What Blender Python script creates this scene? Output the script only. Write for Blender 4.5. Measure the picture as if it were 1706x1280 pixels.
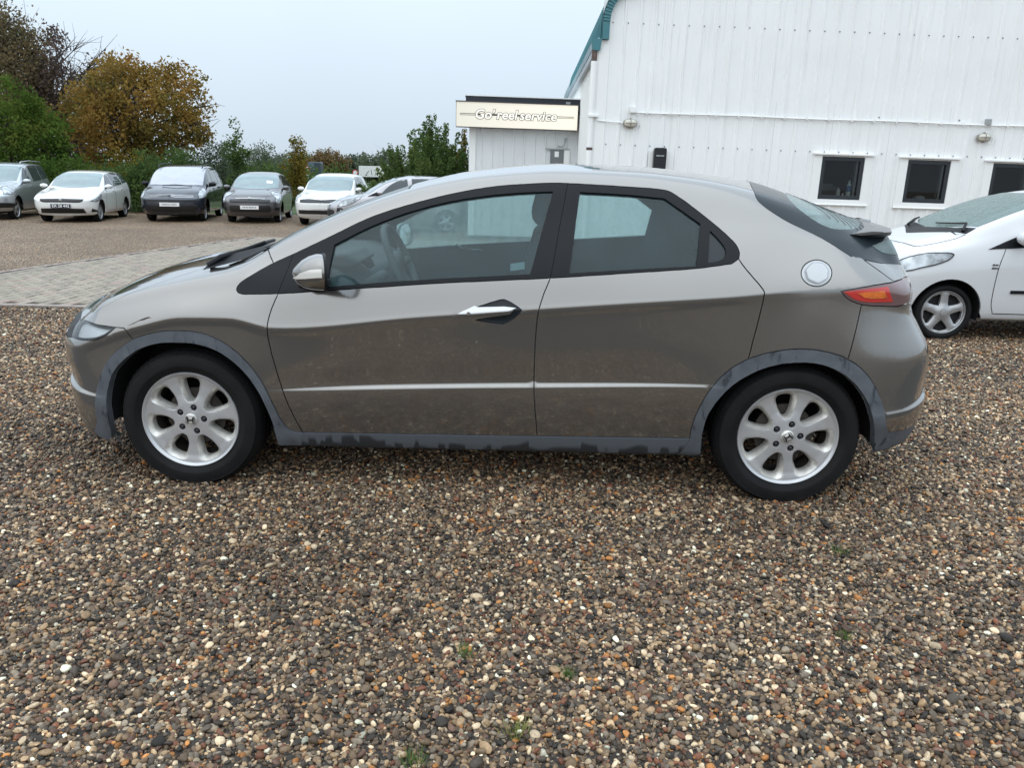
import bpy, bmesh, math, random
import numpy as np
from mathutils import Vector, Matrix
from mathutils.bvhtree import BVHTree
from mathutils.geometry import delaunay_2d_cdt

for _o in list(bpy.data.objects):
    bpy.data.objects.remove(_o, do_unlink=True)
SC = bpy.context.scene
COL = SC.collection
R = math.radians

# ---------------------------------------------------------------- camera
cam_d = bpy.data.cameras.new('camera')
cam = bpy.data.objects.new('camera', cam_d)
COL.objects.link(cam)
SC.camera = cam
cam_d.sensor_fit = 'HORIZONTAL'
cam_d.sensor_width = 36.0
cam_d.lens = 27.707
cam_d.clip_start = 0.05
cam_d.clip_end = 2000
def cam_matrix(loc, yaw, pitch, roll):
    f = Vector((math.sin(yaw)*math.cos(pitch), math.cos(yaw)*math.cos(pitch), -math.sin(pitch)))
    r = Vector((math.cos(yaw), -math.sin(yaw), 0)); d = f.cross(r)
    c, s = math.cos(roll), math.sin(roll)
    r2 = c*r - s*d; d2 = s*r + c*d
    m = Matrix((r2, -d2, -f)).transposed().to_4x4()
    m.translation = loc
    return m
cam.matrix_world = cam_matrix(Vector((0.212, -4.127, 1.402)), -0.03048, 0.26363, 0.01924)

# ---------------------------------------------------------------- sky and sun
world = bpy.data.worlds.new('World'); SC.world = world
world.use_nodes = True
_n = world.node_tree.nodes; _l = world.node_tree.links
_n.clear()
SUN_EL, SUN_AZ = 52.0, 215.0     # degrees; azimuth clockwise from +y (behind the camera, to the left)
sky = _n.new('ShaderNodeTexSky'); sky.sky_type = 'NISHITA'; sky.sun_disc = False
sky.sun_elevation = R(SUN_EL); sky.sun_rotation = R(SUN_AZ); sky.air_density = 1.0; sky.dust_density = 4.0
sc_ = _n.new('ShaderNodeMixRGB'); sc_.blend_type = 'MULTIPLY'; sc_.inputs[0].default_value = 1
sc_.inputs[2].default_value = (0.10, 0.10, 0.10, 1)
tc = _n.new('ShaderNodeTexCoord'); sep = _n.new('ShaderNodeSeparateXYZ')
mx = _n.new('ShaderNodeMath'); mx.operation = 'MAXIMUM'; mx.inputs[1].default_value = 0.0
ma = _n.new('ShaderNodeMath'); ma.operation = 'MULTIPLY_ADD'; ma.inputs[1].default_value = 1.6; ma.inputs[2].default_value = 1.0
cloud = _n.new('ShaderNodeMixRGB'); cloud.blend_type = 'MULTIPLY'; cloud.inputs[0].default_value = 1
cloud.inputs[2].default_value = (0.685, 0.80, 0.91, 1)      # pale overcast
nz = _n.new('ShaderNodeTexNoise'); nz.inputs['Scale'].default_value = 2.2; nz.inputs['Detail'].default_value = 4
nr = _n.new('ShaderNodeMapRange'); nr.inputs[1].default_value = 0.3; nr.inputs[2].default_value = 0.7; nr.inputs[3].default_value = 0.97; nr.inputs[4].default_value = 1.03
m2 = _n.new('ShaderNodeMath'); m2.operation = 'MULTIPLY'
mixs = _n.new('ShaderNodeMixRGB'); mixs.inputs[0].default_value = 0.90
bg = _n.new('ShaderNodeBackground'); bg.inputs['Strength'].default_value = 1.0
wo = _n.new('ShaderNodeOutputWorld')
_l.new(tc.outputs['Generated'], sep.inputs[0]); _l.new(sep.outputs['Z'], mx.inputs[0]); _l.new(mx.outputs[0], ma.inputs[0])
_l.new(tc.outputs['Generated'], nz.inputs['Vector']); _l.new(nz.outputs['Fac'], nr.inputs[0])
_l.new(ma.outputs[0], m2.inputs[0]); _l.new(nr.outputs[0], m2.inputs[1])
_l.new(m2.outputs[0], cloud.inputs[1])
_l.new(sky.outputs[0], sc_.inputs[1]); _l.new(sc_.outputs[0], mixs.inputs[1]); _l.new(cloud.outputs[0], mixs.inputs[2])
_l.new(mixs.outputs[0], bg.inputs['Color']); _l.new(bg.outputs[0], wo.inputs['Surface'])

sun_d = bpy.data.lights.new('sun', 'SUN'); sun_d.energy = 1.0; sun_d.angle = R(120); sun_d.color = (1, 0.93, 0.84)
sun = bpy.data.objects.new('sun', sun_d); COL.objects.link(sun)
_a = R(SUN_AZ); _e = R(SUN_EL)
_dir = -Vector((math.sin(_a)*math.cos(_e), math.cos(_a)*math.cos(_e), math.sin(_e)))
sun.rotation_euler = _dir.to_track_quat('-Z', 'Y').to_euler()

vs = SC.view_settings
vs.view_transform = 'Standard'; vs.look = 'None'; vs.exposure = 0.0; vs.gamma = 1.0; vs.use_curve_mapping = False
SC.render.engine = 'CYCLES'
SC.cycles.use_denoising = True
SC.cycles.max_bounces = 10; SC.cycles.transparent_max_bounces = 24; SC.cycles.glossy_bounces = 4; SC.cycles.diffuse_bounces = 3
SC.cycles.caustics_reflective = False; SC.cycles.caustics_refractive = False
SC.cycles.sample_clamp_indirect = 6.0

# ---------------------------------------------------------------- helpers
def tag(o, label=None, cat=None, group=None, kind=None):
    if label: o['label'] = label
    if cat: o['category'] = cat
    if group: o['group'] = group
    if kind: o['kind'] = kind
    return o
def empty(name, loc=(0, 0, 0), rz=0.0, label=None, cat=None, group=None):
    o = bpy.data.objects.new(name, None); COL.objects.link(o)
    o.empty_display_size = 0.1
    o.location = loc; o.rotation_euler = (0, 0, rz)
    return tag(o, label, cat, group)
def link(name, me, parent=None):
    o = bpy.data.objects.new(name, me); COL.objects.link(o)
    if parent is not None: o.parent = parent
    return o

def gz(y):
    """height of the yard: it falls away gently behind the car"""
    return np.interp(y, [1, 4, 19], [0, -.13, -.25])
class MB:
    """collects simple shapes; build() links them as one mesh object"""
    def __init__(s): s.v = []; s.f = []
    def add(s, vs, fs):
        n = len(s.v); s.v += [tuple(p) for p in vs]; s.f += [tuple(i+n for i in f) for f in fs]; return s
    def box(s, x0, x1, y0, y1, z0, z1):
        return s.add([(x0,y0,z0),(x1,y0,z0),(x1,y1,z0),(x0,y1,z0),(x0,y0,z1),(x1,y0,z1),(x1,y1,z1),(x0,y1,z1)],
                     [(0,3,2,1),(4,5,6,7),(0,1,5,4),(1,2,6,5),(2,3,7,6),(3,0,4,7)])
    def prism(s, poly, a0, a1, axis='y'):
        """closed polygon in the plane across the axis, extruded from a0 to a1"""
        n = len(poly)
        def P(p, a): return {'y': (p[0], a, p[1]), 'x': (a, p[0], p[1]), 'z': (p[0], p[1], a)}[axis]
        vs = [P(p, a0) for p in poly] + [P(p, a1) for p in poly]
        fs = [tuple(range(n))[::-1], tuple(range(n, 2*n))] + [(i, (i+1) % n, n+(i+1) % n, n+i) for i in range(n)]
        return s.add(vs, fs)
    def tube(s, pts, r, n=8, caps=True):
        pts = [Vector(p) for p in pts]; rings = []
        rr = [float(q) for q in r] if isinstance(r, (list, tuple)) else [float(r)]*len(pts)
        ref = Vector((0, 0, 1))
        for i, p in enumerate(pts):
            t = (pts[min(i+1, len(pts)-1)] - pts[max(i-1, 0)]).normalized()
            a = t.cross(ref)
            if a.length < 1e-3: a = t.cross(Vector((0, 1, 0)))
            a.normalize(); b = t.cross(a)
            rings.append([p + rr[i]*(math.cos(k*2*math.pi/n)*a + math.sin(k*2*math.pi/n)*b) for k in range(n)])
        vs = [q for ring in rings for q in ring]; fs = []
        for i in range(len(pts)-1):
            for k in range(n):
                fs.append((i*n+k, i*n+(k+1) % n, (i+1)*n+(k+1) % n, (i+1)*n+k))
        if caps: fs += [tuple(range(n))[::-1], tuple((len(pts)-1)*n+k for k in range(n))]
        return s.add(vs, fs)
    def lathe(s, prof, n=32, axis='y', c=(0, 0, 0), closed=False):
        """prof: (radius, along axis)"""
        vs = []
        for k in range(n):
            a = 2*math.pi*k/n; ca, sa = math.cos(a), math.sin(a)
            for r, h in prof:
                vs.append({'y': (c[0]+r*ca, c[1]+h, c[2]+r*sa), 'z': (c[0]+r*ca, c[1]+r*sa, c[2]+h), 'x': (c[0]+h, c[1]+r*ca, c[2]+r*sa)}[axis])
        m = len(prof); fs = []
        for k in range(n):
            k2 = (k+1) % n
            for i in range(m if closed else m-1):
                j = (i+1) % m
                fs.append((k*m+i, k*m+j, k2*m+j, k2*m+i))
        return s.add(vs, fs)
    def mesh(s, name, smooth=None):
        me = bpy.data.meshes.new(name); me.from_pydata(s.v, [], s.f)
        bm = bmesh.new(); bm.from_mesh(me)
        bmesh.ops.recalc_face_normals(bm, faces=bm.faces); bm.to_mesh(me); bm.free()
        if smooth is not None:
            me.shade_smooth() if smooth >= 180 else me.set_sharp_from_angle(angle=R(smooth))
            if smooth < 180:
                me.polygons.foreach_set('use_smooth', [True]*len(me.polygons)); me.set_sharp_from_angle(angle=R(smooth))
        return me
    def build(s, name, mat, parent=None, smooth=None, bevel=0):
        me = s.mesh(name, smooth); me.materials.append(mat)
        o = link(name, me, parent)
        if bevel:
            b = o.modifiers.new('bevel', 'BEVEL'); b.width = bevel; b.segments = 2; b.limit_method = 'ANGLE'
        return o

# ---- materials
def mat(name, color, rough=0.6, metal=0.0, spec=0.5, coat=0.0, coat_r=0.03, bump=None, var=None, emit=None, alpha=None):
    """bump=(scale, strength[, distance]); var=(scale, amount) colour variation by noise in object space"""
    m = bpy.data.materials.new(name); m.use_nodes = True
    nt = m.node_tree; b = nt.nodes['Principled BSDF']
    b.inputs['Base Color'].default_value = (*color, 1); b.inputs['Roughness'].default_value = rough
    b.inputs['Metallic'].default_value = metal; b.inputs['Specular IOR Level'].default_value = spec
    b.inputs['Coat Weight'].default_value = coat; b.inputs['Coat Roughness'].default_value = coat_r
    tcn = None
    if bump or var:
        tcn = nt.nodes.new('ShaderNodeTexCoord')
    if bump:
        n = nt.nodes.new('ShaderNodeTexNoise'); n.inputs['Scale'].default_value = bump[0]; n.inputs['Detail'].default_value = 4
        bp = nt.nodes.new('ShaderNodeBump'); bp.inputs['Strength'].default_value = bump[1]
        bp.inputs['Distance'].default_value = bump[2] if len(bump) > 2 else 0.01
        nt.links.new(tcn.outputs['Object'], n.inputs['Vector']); nt.links.new(n.outputs['Fac'], bp.inputs['Height'])
        nt.links.new(bp.outputs['Normal'], b.inputs['Normal'])
    if var:
        n = nt.nodes.new('ShaderNodeTexNoise'); n.inputs['Scale'].default_value = var[0]; n.inputs['Detail'].default_value = 5
        mr = nt.nodes.new('ShaderNodeMapRange'); mr.inputs[1].default_value = 0.3; mr.inputs[2].default_value = 0.7
        mr.inputs[3].default_value = 1-var[1]; mr.inputs[4].default_value = 1+var[1]
        mu = nt.nodes.new('ShaderNodeMixRGB'); mu.blend_type = 'MULTIPLY'; mu.inputs[0].default_value = 1; mu.inputs[1].default_value = (*color, 1)
        nt.links.new(tcn.outputs['Object'], n.inputs['Vector']); nt.links.new(n.outputs['Fac'], mr.inputs[0])
        nt.links.new(mr.outputs[0], mu.inputs[2]); nt.links.new(mu.outputs[0], b.inputs['Base Color'])
    if emit:
        b.inputs['Emission Color'].default_value = (*emit[0], 1); b.inputs['Emission Strength'].default_value = emit[1]
    return m
def glass_mat(name, tint, rough=0.0, opacity=0.0, dirt=(0.5, 0.55, 0.55), drops=0.0):
    """thin pane: tinted see-through, fresnel reflection, a film of mist or water drops"""
    m = bpy.data.materials.new(name); m.use_nodes = True
    nt = m.node_tree; nt.nodes.clear(); N = nt.nodes.new; L = nt.links.new
    out = N('ShaderNodeOutputMaterial'); tr = N('ShaderNodeBsdfTransparent'); tr.inputs[0].default_value = (*tint, 1)
    gl = N('ShaderNodeBsdfGlossy'); gl.inputs['Roughness'].default_value = rough
    fr = N('ShaderNodeFresnel'); fr.inputs['IOR'].default_value = 1.5
    geo = N('ShaderNodeNewGeometry')
    m1 = N('ShaderNodeMixShader'); L(fr.outputs[0], m1.inputs[0]); L(tr.outputs[0], m1.inputs[1]); L(gl.outputs[0], m1.inputs[2])
    last = m1
    if opacity > 0:
        df = N('ShaderNodeBsdfDiffuse'); df.inputs[0].default_value = (*dirt, 1)
        tl = N('ShaderNodeBsdfTranslucent'); tl.inputs[0].default_value = (*dirt, 1)
        ad = N('ShaderNodeMixShader'); ad.inputs[0].default_value = 0.5; L(df.outputs[0], ad.inputs[1]); L(tl.outputs[0], ad.inputs[2])
        tcn = N('ShaderNodeTexCoord'); mp = N('ShaderNodeMapping'); mp.inputs['Scale'].default_value = (1, 1, 0.12)
        n1 = N('ShaderNodeTexNoise'); n1.inputs['Scale'].default_value = 16; n1.inputs['Detail'].default_value = 2
        mr = N('ShaderNodeMapRange'); mr.inputs[1].default_value = 0.25; mr.inputs[2].default_value = 0.75
        mr.inputs[3].default_value = opacity*0.75; mr.inputs[4].default_value = min(1, opacity*1.25)
        L(tcn.outputs['Object'], mp.inputs[0]); L(mp.outputs[0], n1.inputs['Vector']); L(n1.outputs['Fac'], mr.inputs[0])
        fac = mr
        if drops > 0:
            vo = N('ShaderNodeTexVoronoi'); vo.inputs['Scale'].default_value = 130
            cm = N('ShaderNodeMath'); cm.operation = 'LESS_THAN'; cm.inputs[1].default_value = 0.22
            cm2 = N('ShaderNodeMath'); cm2.operation = 'MULTIPLY'; cm2.inputs[1].default_value = drops
            su = N('ShaderNodeMath'); su.operation = 'ADD'; su.use_clamp = True
            L(tcn.outputs['Object'], vo.inputs['Vector']); L(vo.outputs['Distance'], cm.inputs[0]); L(cm.outputs[0], cm2.inputs[0])
            L(mr.outputs[0], su.inputs[0]); L(cm2.outputs[0], su.inputs[1]); fac = su
        m2_ = N('ShaderNodeMixShader'); L(fac.outputs[0], m2_.inputs[0]); L(m1.outputs[0], m2_.inputs[1]); L(ad.outputs[0], m2_.inputs[2]); last = m2_
    L(last.outputs[0], out.inputs['Surface'])
    return m
# ---------------------------------------------------------------- ground: gravel yard, block paving, grass
STONE_RAMP = [(0.0, (0.034, 0.028, 0.023)), (0.1, (0.068, 0.053, 0.04)), (0.2, (0.124, 0.085, 0.054)), (0.32, (0.182, 0.12, 0.071)), (0.43, (0.137, 0.108, 0.08)), (0.52, (0.287, 0.19, 0.106)), (0.62, (0.242, 0.192, 0.138)), (0.71, (0.431, 0.294, 0.167)), (0.785, (0.177, 0.072, 0.039)), (0.84, (0.137, 0.078, 0.054)), (0.885, (0.392, 0.168, 0.051)), (0.915, (0.601, 0.462, 0.302)), (0.988, (0.768, 0.732, 0.551))]
def stone_colour(nt, src):
    cr = nt.nodes.new('ShaderNodeValToRGB'); r = cr.color_ramp; r.interpolation = 'CONSTANT'
    while len(r.elements) < len(STONE_RAMP): r.elements.new(0.5)
    for e, (p, c) in zip(r.elements, STONE_RAMP): e.position = p; e.color = (*c, 1)
    nt.links.new(src, cr.inputs[0]); return cr
def gravel_mat(name='gravel_sheet', lo=1.5, hi=2.2):
    m = bpy.data.materials.new(name); m.use_nodes = True
    nt = m.node_tree; b = nt.nodes['Principled BSDF']; N = nt.nodes.new; L = nt.links.new
    b.inputs['Roughness'].default_value = .62; b.inputs['Specular IOR Level'].default_value = .35
    tcn = N('ShaderNodeTexCoord')
    vo = N('ShaderNodeTexVoronoi'); vo.inputs['Scale'].default_value = 62; vo.inputs['Randomness'].default_value = 1.0; L(tcn.outputs['Object'], vo.inputs['Vector'])
    sp = N('ShaderNodeSeparateXYZ'); L(vo.outputs['Color'], sp.inputs[0])
    cr = stone_colour(nt, sp.outputs['X'])
    # patches: damp darker ground, tyre-worn paler ground
    n = N('ShaderNodeTexNoise'); n.inputs['Scale'].default_value = .55; n.inputs['Detail'].default_value = 6; n.inputs['Roughness'].default_value = .62; L(tcn.outputs['Object'], n.inputs['Vector'])
    mr = N('ShaderNodeMapRange'); mr.inputs[1].default_value = .32; mr.inputs[2].default_value = .68; mr.inputs[3].default_value = lo; mr.inputs[4].default_value = hi; L(n.outputs['Fac'], mr.inputs[0])
    mu = N('ShaderNodeMixRGB'); mu.blend_type = 'MULTIPLY'; mu.inputs[0].default_value = 1; L(cr.outputs[0], mu.inputs[1]); L(mr.outputs[0], mu.inputs[2])
    # gaps between stones are coloured dark to stand for their shade
    ed = N('ShaderNodeTexVoronoi'); ed.feature = 'DISTANCE_TO_EDGE'; ed.inputs['Scale'].default_value = 62; L(tcn.outputs['Object'], ed.inputs['Vector'])
    er = N('ShaderNodeMapRange'); er.inputs[1].default_value = .02; er.inputs[2].default_value = .16; L(ed.outputs['Distance'], er.inputs[0])
    mg = N('ShaderNodeMixRGB'); mg.inputs[1].default_value = (.045, .034, .024, 1); L(er.outputs[0], mg.inputs[0]); L(mu.outputs[0], mg.inputs[2]); L(mg.outputs[0], b.inputs['Base Color'])
    bp = N('ShaderNodeBump'); bp.inputs['Strength'].default_value = .9; bp.inputs['Distance'].default_value = .012; L(er.outputs[0], bp.inputs['Height']); L(bp.outputs['Normal'], b.inputs['Normal'])
    return m
def pebble_mat():
    m = bpy.data.materials.new('pebble'); m.use_nodes = True
    nt = m.node_tree; b = nt.nodes['Principled BSDF']; N = nt.nodes.new; L = nt.links.new
    b.inputs['Roughness'].default_value = .55; b.inputs['Specular IOR Level'].default_value = .3
    at = N('ShaderNodeAttribute'); at.attribute_type = 'INSTANCER'; at.attribute_name = 'tone'
    cr = stone_colour(nt, at.outputs['Fac'])
    tcn = N('ShaderNodeTexCoord'); n = N('ShaderNodeTexNoise'); n.inputs['Scale'].default_value = 2.2; n.inputs['Detail'].default_value = 5; L(tcn.outputs['Object'], n.inputs['Vector'])
    a2 = N('ShaderNodeAttribute'); a2.attribute_type = 'INSTANCER'; a2.attribute_name = 'wear'
    mr = N('ShaderNodeMapRange'); mr.inputs[1].default_value = .3; mr.inputs[2].default_value = .7; mr.inputs[3].default_value = .72; mr.inputs[4].default_value = 1.28; L(n.outputs['Fac'], mr.inputs[0])
    m1 = N('ShaderNodeMath'); m1.operation = 'MULTIPLY'; L(mr.outputs[0], m1.inputs[0]); L(a2.outputs['Fac'], m1.inputs[1])
    mu = N('ShaderNodeMixRGB'); mu.blend_type = 'MULTIPLY'; mu.inputs[0].default_value = 1; L(cr.outputs[0], mu.inputs[1]); L(m1.outputs[0], mu.inputs[2]); L(mu.outputs[0], b.inputs['Base Color'])
    return m
def ground():
    M_GRAVEL = gravel_mat()  # colour lifted to stand for the lit stone tops of the far yard
    ys = [-60, 0, 1, 2, 3, 4, 8, 13, 19, 30, 400]
    MB().add([(x, y, float(gz(y))) for y in ys for x in (-250, 250)], [(2*i, 2*i+1, 2*i+3, 2*i+2) for i in range(len(ys)-1)]).build('ground', M_GRAVEL)['kind'] = 'structure'
    MB().add([(x, y, float(gz(y))+.0007) for y in (-16, 0, 1, 2, 3, 3.6) for x in (-14, 14)], [(2*i, 2*i+1, 2*i+3, 2*i+2) for i in range(5)]).build('dark_gravel', gravel_mat('dark_gravel_sheet', .65, 1.0))['kind'] = 'structure'  # darker copy of the gravel, added so the door reflections darken
    # dark bed whose colour stands for the shade between the loose stones
    bed = [[(.212+r_*math.sin(R(a)), -4.127+r_*math.cos(R(a))) for a in range(-60, 61, 6)] for r_ in (.3, 4.0, 5.0, 6.0, 7.0, 7.8)]
    MB().add([(x, y, float(gz(y))+.0015) for ring in bed for x, y in ring], [(i*21+k, i*21+k+1, i*21+22+k, i*21+21+k) for i in range(5) for k in range(20)]).build('gravel_bed', mat('gap_shade_bed', (.034, .027, .020), .8, var=(40, .5), bump=(90, .6, .006)))['kind'] = 'structure'
    gm = mat('rough_grass', (.055, .085, .025), .95, var=(.9, .5), bump=(25, .8, .05))
    MB().add([(-250, 24.2, -.246), (-3.2, 24.4, -.246), (-3.0, 28, -.246), (8, 37, -.246), (250, 64, -.246), (250, 400, -.246), (-250, 400, -.246)], [(0, 1, 2, 3, 4, 5, 6)]).build('grass_verge', gm)['kind'] = 'structure'
    # loose stones near the camera
    rng = np.random.default_rng(11)
    cx, cy = .212, -4.127
    pts = []; sc = []
    def fill(d0, d1, dens, smin, smax):
        A = np.pi*(d1*d1-d0*d0)*(84/360)
        n = int(A*dens); d = np.sqrt(rng.uniform(d0*d0, d1*d1, n)); a = np.radians(rng.uniform(-43.5, 40.5, n))
        x = cx+d*np.sin(a); y = cy+d*np.cos(a)
        s = smin*(smax/smin)**(rng.uniform(0, 1, n)**1.7)
        k = ~((y > 4.22) & (x < 1.6))
        pts.append(np.c_[x, y, gz(y)+s*(rng.uniform(0, 1, n)**1.5*1.1-.1)][k]); sc.append(s[k])
    fill(1.25, 2.7, 14500, .0042, .0112)
    fill(1.25, 2.7, 380, .010, .0165)
    fill(2.7, 4.3, 11500, .0046, .0112)
    fill(2.7, 4.3, 260, .010, .017)
    fill(4.3, 6.6, 6500, .0056, .0120)
    fill(6.6, 9.2, 3000, .0070, .0135)
    fill(9.2, 12.5, 900, .0085, .0150)
    P = np.concatenate(pts); S = np.concatenate(sc); n = len(P)
    me = bpy.data.meshes.new('gravel_points'); me.vertices.add(n); me.vertices.foreach_set('co', P.astype(np.float32).ravel())
    def attr(name, typ, data, key='value'):
        a = me.attributes.new(name, typ, 'POINT'); a.data.foreach_set(key, np.asarray(data, np.float32 if typ != 'INT' else np.int32).ravel())
    # stones lie in drifts of slightly different tone
    px = np.sin(P[:, 0]*2.1+1.3*np.sin(P[:, 1]*1.7))*np.sin(P[:, 1]*2.6+np.sin(P[:, 0]*1.1))
    attr('tone', 'FLOAT', np.clip(rng.uniform(0, 1, n), 0, .9999))
    attr('wear', 'FLOAT', np.clip(rng.normal(1.0, .25, n)+.16*px+.10*np.sin(P[:, 0]*.7+2*np.sin(P[:, 1]*.5)), .4, 1.8))
    attr('pick', 'INT', rng.integers(0, 12, n))
    rot = np.c_[rng.normal(0, .45, n), rng.normal(0, .45, n), rng.uniform(0, 6.28, n)]; attr('rot', 'FLOAT_VECTOR', rot, 'vector')
    sv = np.c_[S*rng.uniform(.85, 1.5, n), S*rng.uniform(.75, 1.1, n), S*rng.uniform(.5, .85, n)]; attr('size', 'FLOAT_VECTOR', sv, 'vector')
    ob = link('gravel', me); tag(ob, 'wet multicoloured pebbles covering the yard around the car', 'gravel', kind='stuff')
    pm = pebble_mat()
    pc = bpy.data.collections.new('pebble_shapes'); pebbles = []
    for k in range(12):
        bm = bmesh.new(); bmesh.ops.create_icosphere(bm, subdivisions=2 if k < 0 else 2, radius=1.0)
        r = np.random.default_rng(100+k); dirs = r.normal(size=(7, 3)); dirs /= np.linalg.norm(dirs, axis=1, keepdims=True); off = r.uniform(.55, .92, 7)
        for v in bm.verts:
            c = np.array(v.co)
            for d_, o_ in zip(dirs, off):   # worn flat faces
                q = c@d_
                if q > o_: c = c-d_*(q-o_)*.8
            v.co = Vector(c)
        pme = bpy.data.meshes.new('pebble_shape'); bm.to_mesh(pme); bm.free(); pme.materials.append(pm)
        pme.polygons.foreach_set('use_smooth', [True]*len(pme.polygons))
        pebbles.append(pme)
    ng = bpy.data.node_groups.new('scatter_stones', 'GeometryNodeTree')
    ng.interface.new_socket('Geometry', in_out='INPUT', socket_type='NodeSocketGeometry'); ng.interface.new_socket('Geometry', in_out='OUTPUT', socket_type='NodeSocketGeometry')
    N = ng.nodes.new; L = ng.links.new
    gi = N('NodeGroupInput'); go = N('NodeGroupOutput'); iop = N('GeometryNodeInstanceOnPoints')
    m2p = N('GeometryNodeMeshToPoints')
    L(gi.outputs[0], m2p.inputs['Mesh'])
    g2i = N('GeometryNodeGeometryToInstance')
    for pme in pebbles:
        po = bpy.data.objects.new('pebble_shape', pme)
        oi = N('GeometryNodeObjectInfo'); oi.inputs['Object'].default_value = po; oi.inputs['As Instance'].default_value = True
        L(oi.outputs['Geometry'], g2i.inputs[0])
    def na(name, typ):
        a = N('GeometryNodeInputNamedAttribute'); a.data_type = typ; a.inputs['Name'].default_value = name; return a.outputs['Attribute']
    e2r = N('FunctionNodeEulerToRotation'); L(na('rot', 'FLOAT_VECTOR'), e2r.inputs[0])
    L(m2p.outputs[0], iop.inputs['Points']); L(g2i.outputs[0], iop.inputs['Instance']); iop.inputs['Pick Instance'].default_value = True
    L(na('pick', 'INT'), iop.inputs['Instance Index']); L(e2r.outputs[0], iop.inputs['Rotation']); L(na('size', 'FLOAT_VECTOR'), iop.inputs['Scale'])
    L(iop.outputs[0], go.inputs[0])
    md = ob.modifiers.new('stones', 'NODES'); md.node_group = ng
    # sprigs of grass between the stones
    gmt = mat('sprig_green', (.09, .16, .03), .7)
    gmt2 = mat('sprig_yellow', (.20, .22, .05), .7)
    for i, (x, y, r_, h_, yel) in enumerate([(.025, -2.074, .030, .030, 0), (.185, -2.408, .038, .036, 1), (-.059, -2.52, .034, .034, 0), (.326, -2.157, .022, .022, 0), (1.20, -1.91, .022, .022, 0), (1.404, -1.322, .034, .022, 0)]):
        mb = MB(); rr = random.Random(i)
        for k in range(70):
            a = rr.uniform(0, 6.28); q = rr.uniform(0, r_); b_ = rr.uniform(.4, 1)*h_; dx, dy = math.cos(a)*q, math.sin(a)*q; w = .0012
            t = rr.uniform(0, 6.28); l = .5*b_
            mb.add([(x+dx-w*math.sin(t), y+dy+w*math.cos(t), .004), (x+dx+w*math.sin(t), y+dy-w*math.cos(t), .004), (x+dx*1.4+l*math.cos(t), y+dy*1.4+l*math.sin(t), .014+b_)], [(0, 1, 2)])
        lab = ['small green weed in the gravel straight below the door handle', 'yellow-green moss tuft, largest tuft in the gravel at lower centre', 'green weed tuft at the very bottom edge of the gravel', 'tiny weed in the gravel just right of and above the moss tuft', 'tiny weed in the gravel well below the rear wheel', 'low weed among the stones nearest to the rear wheel'][i]
        tag(mb.build('grass_tuft', gmt2 if yel else gmt), lab, 'weed', 'weeds in the gravel')
    paving()

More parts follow.
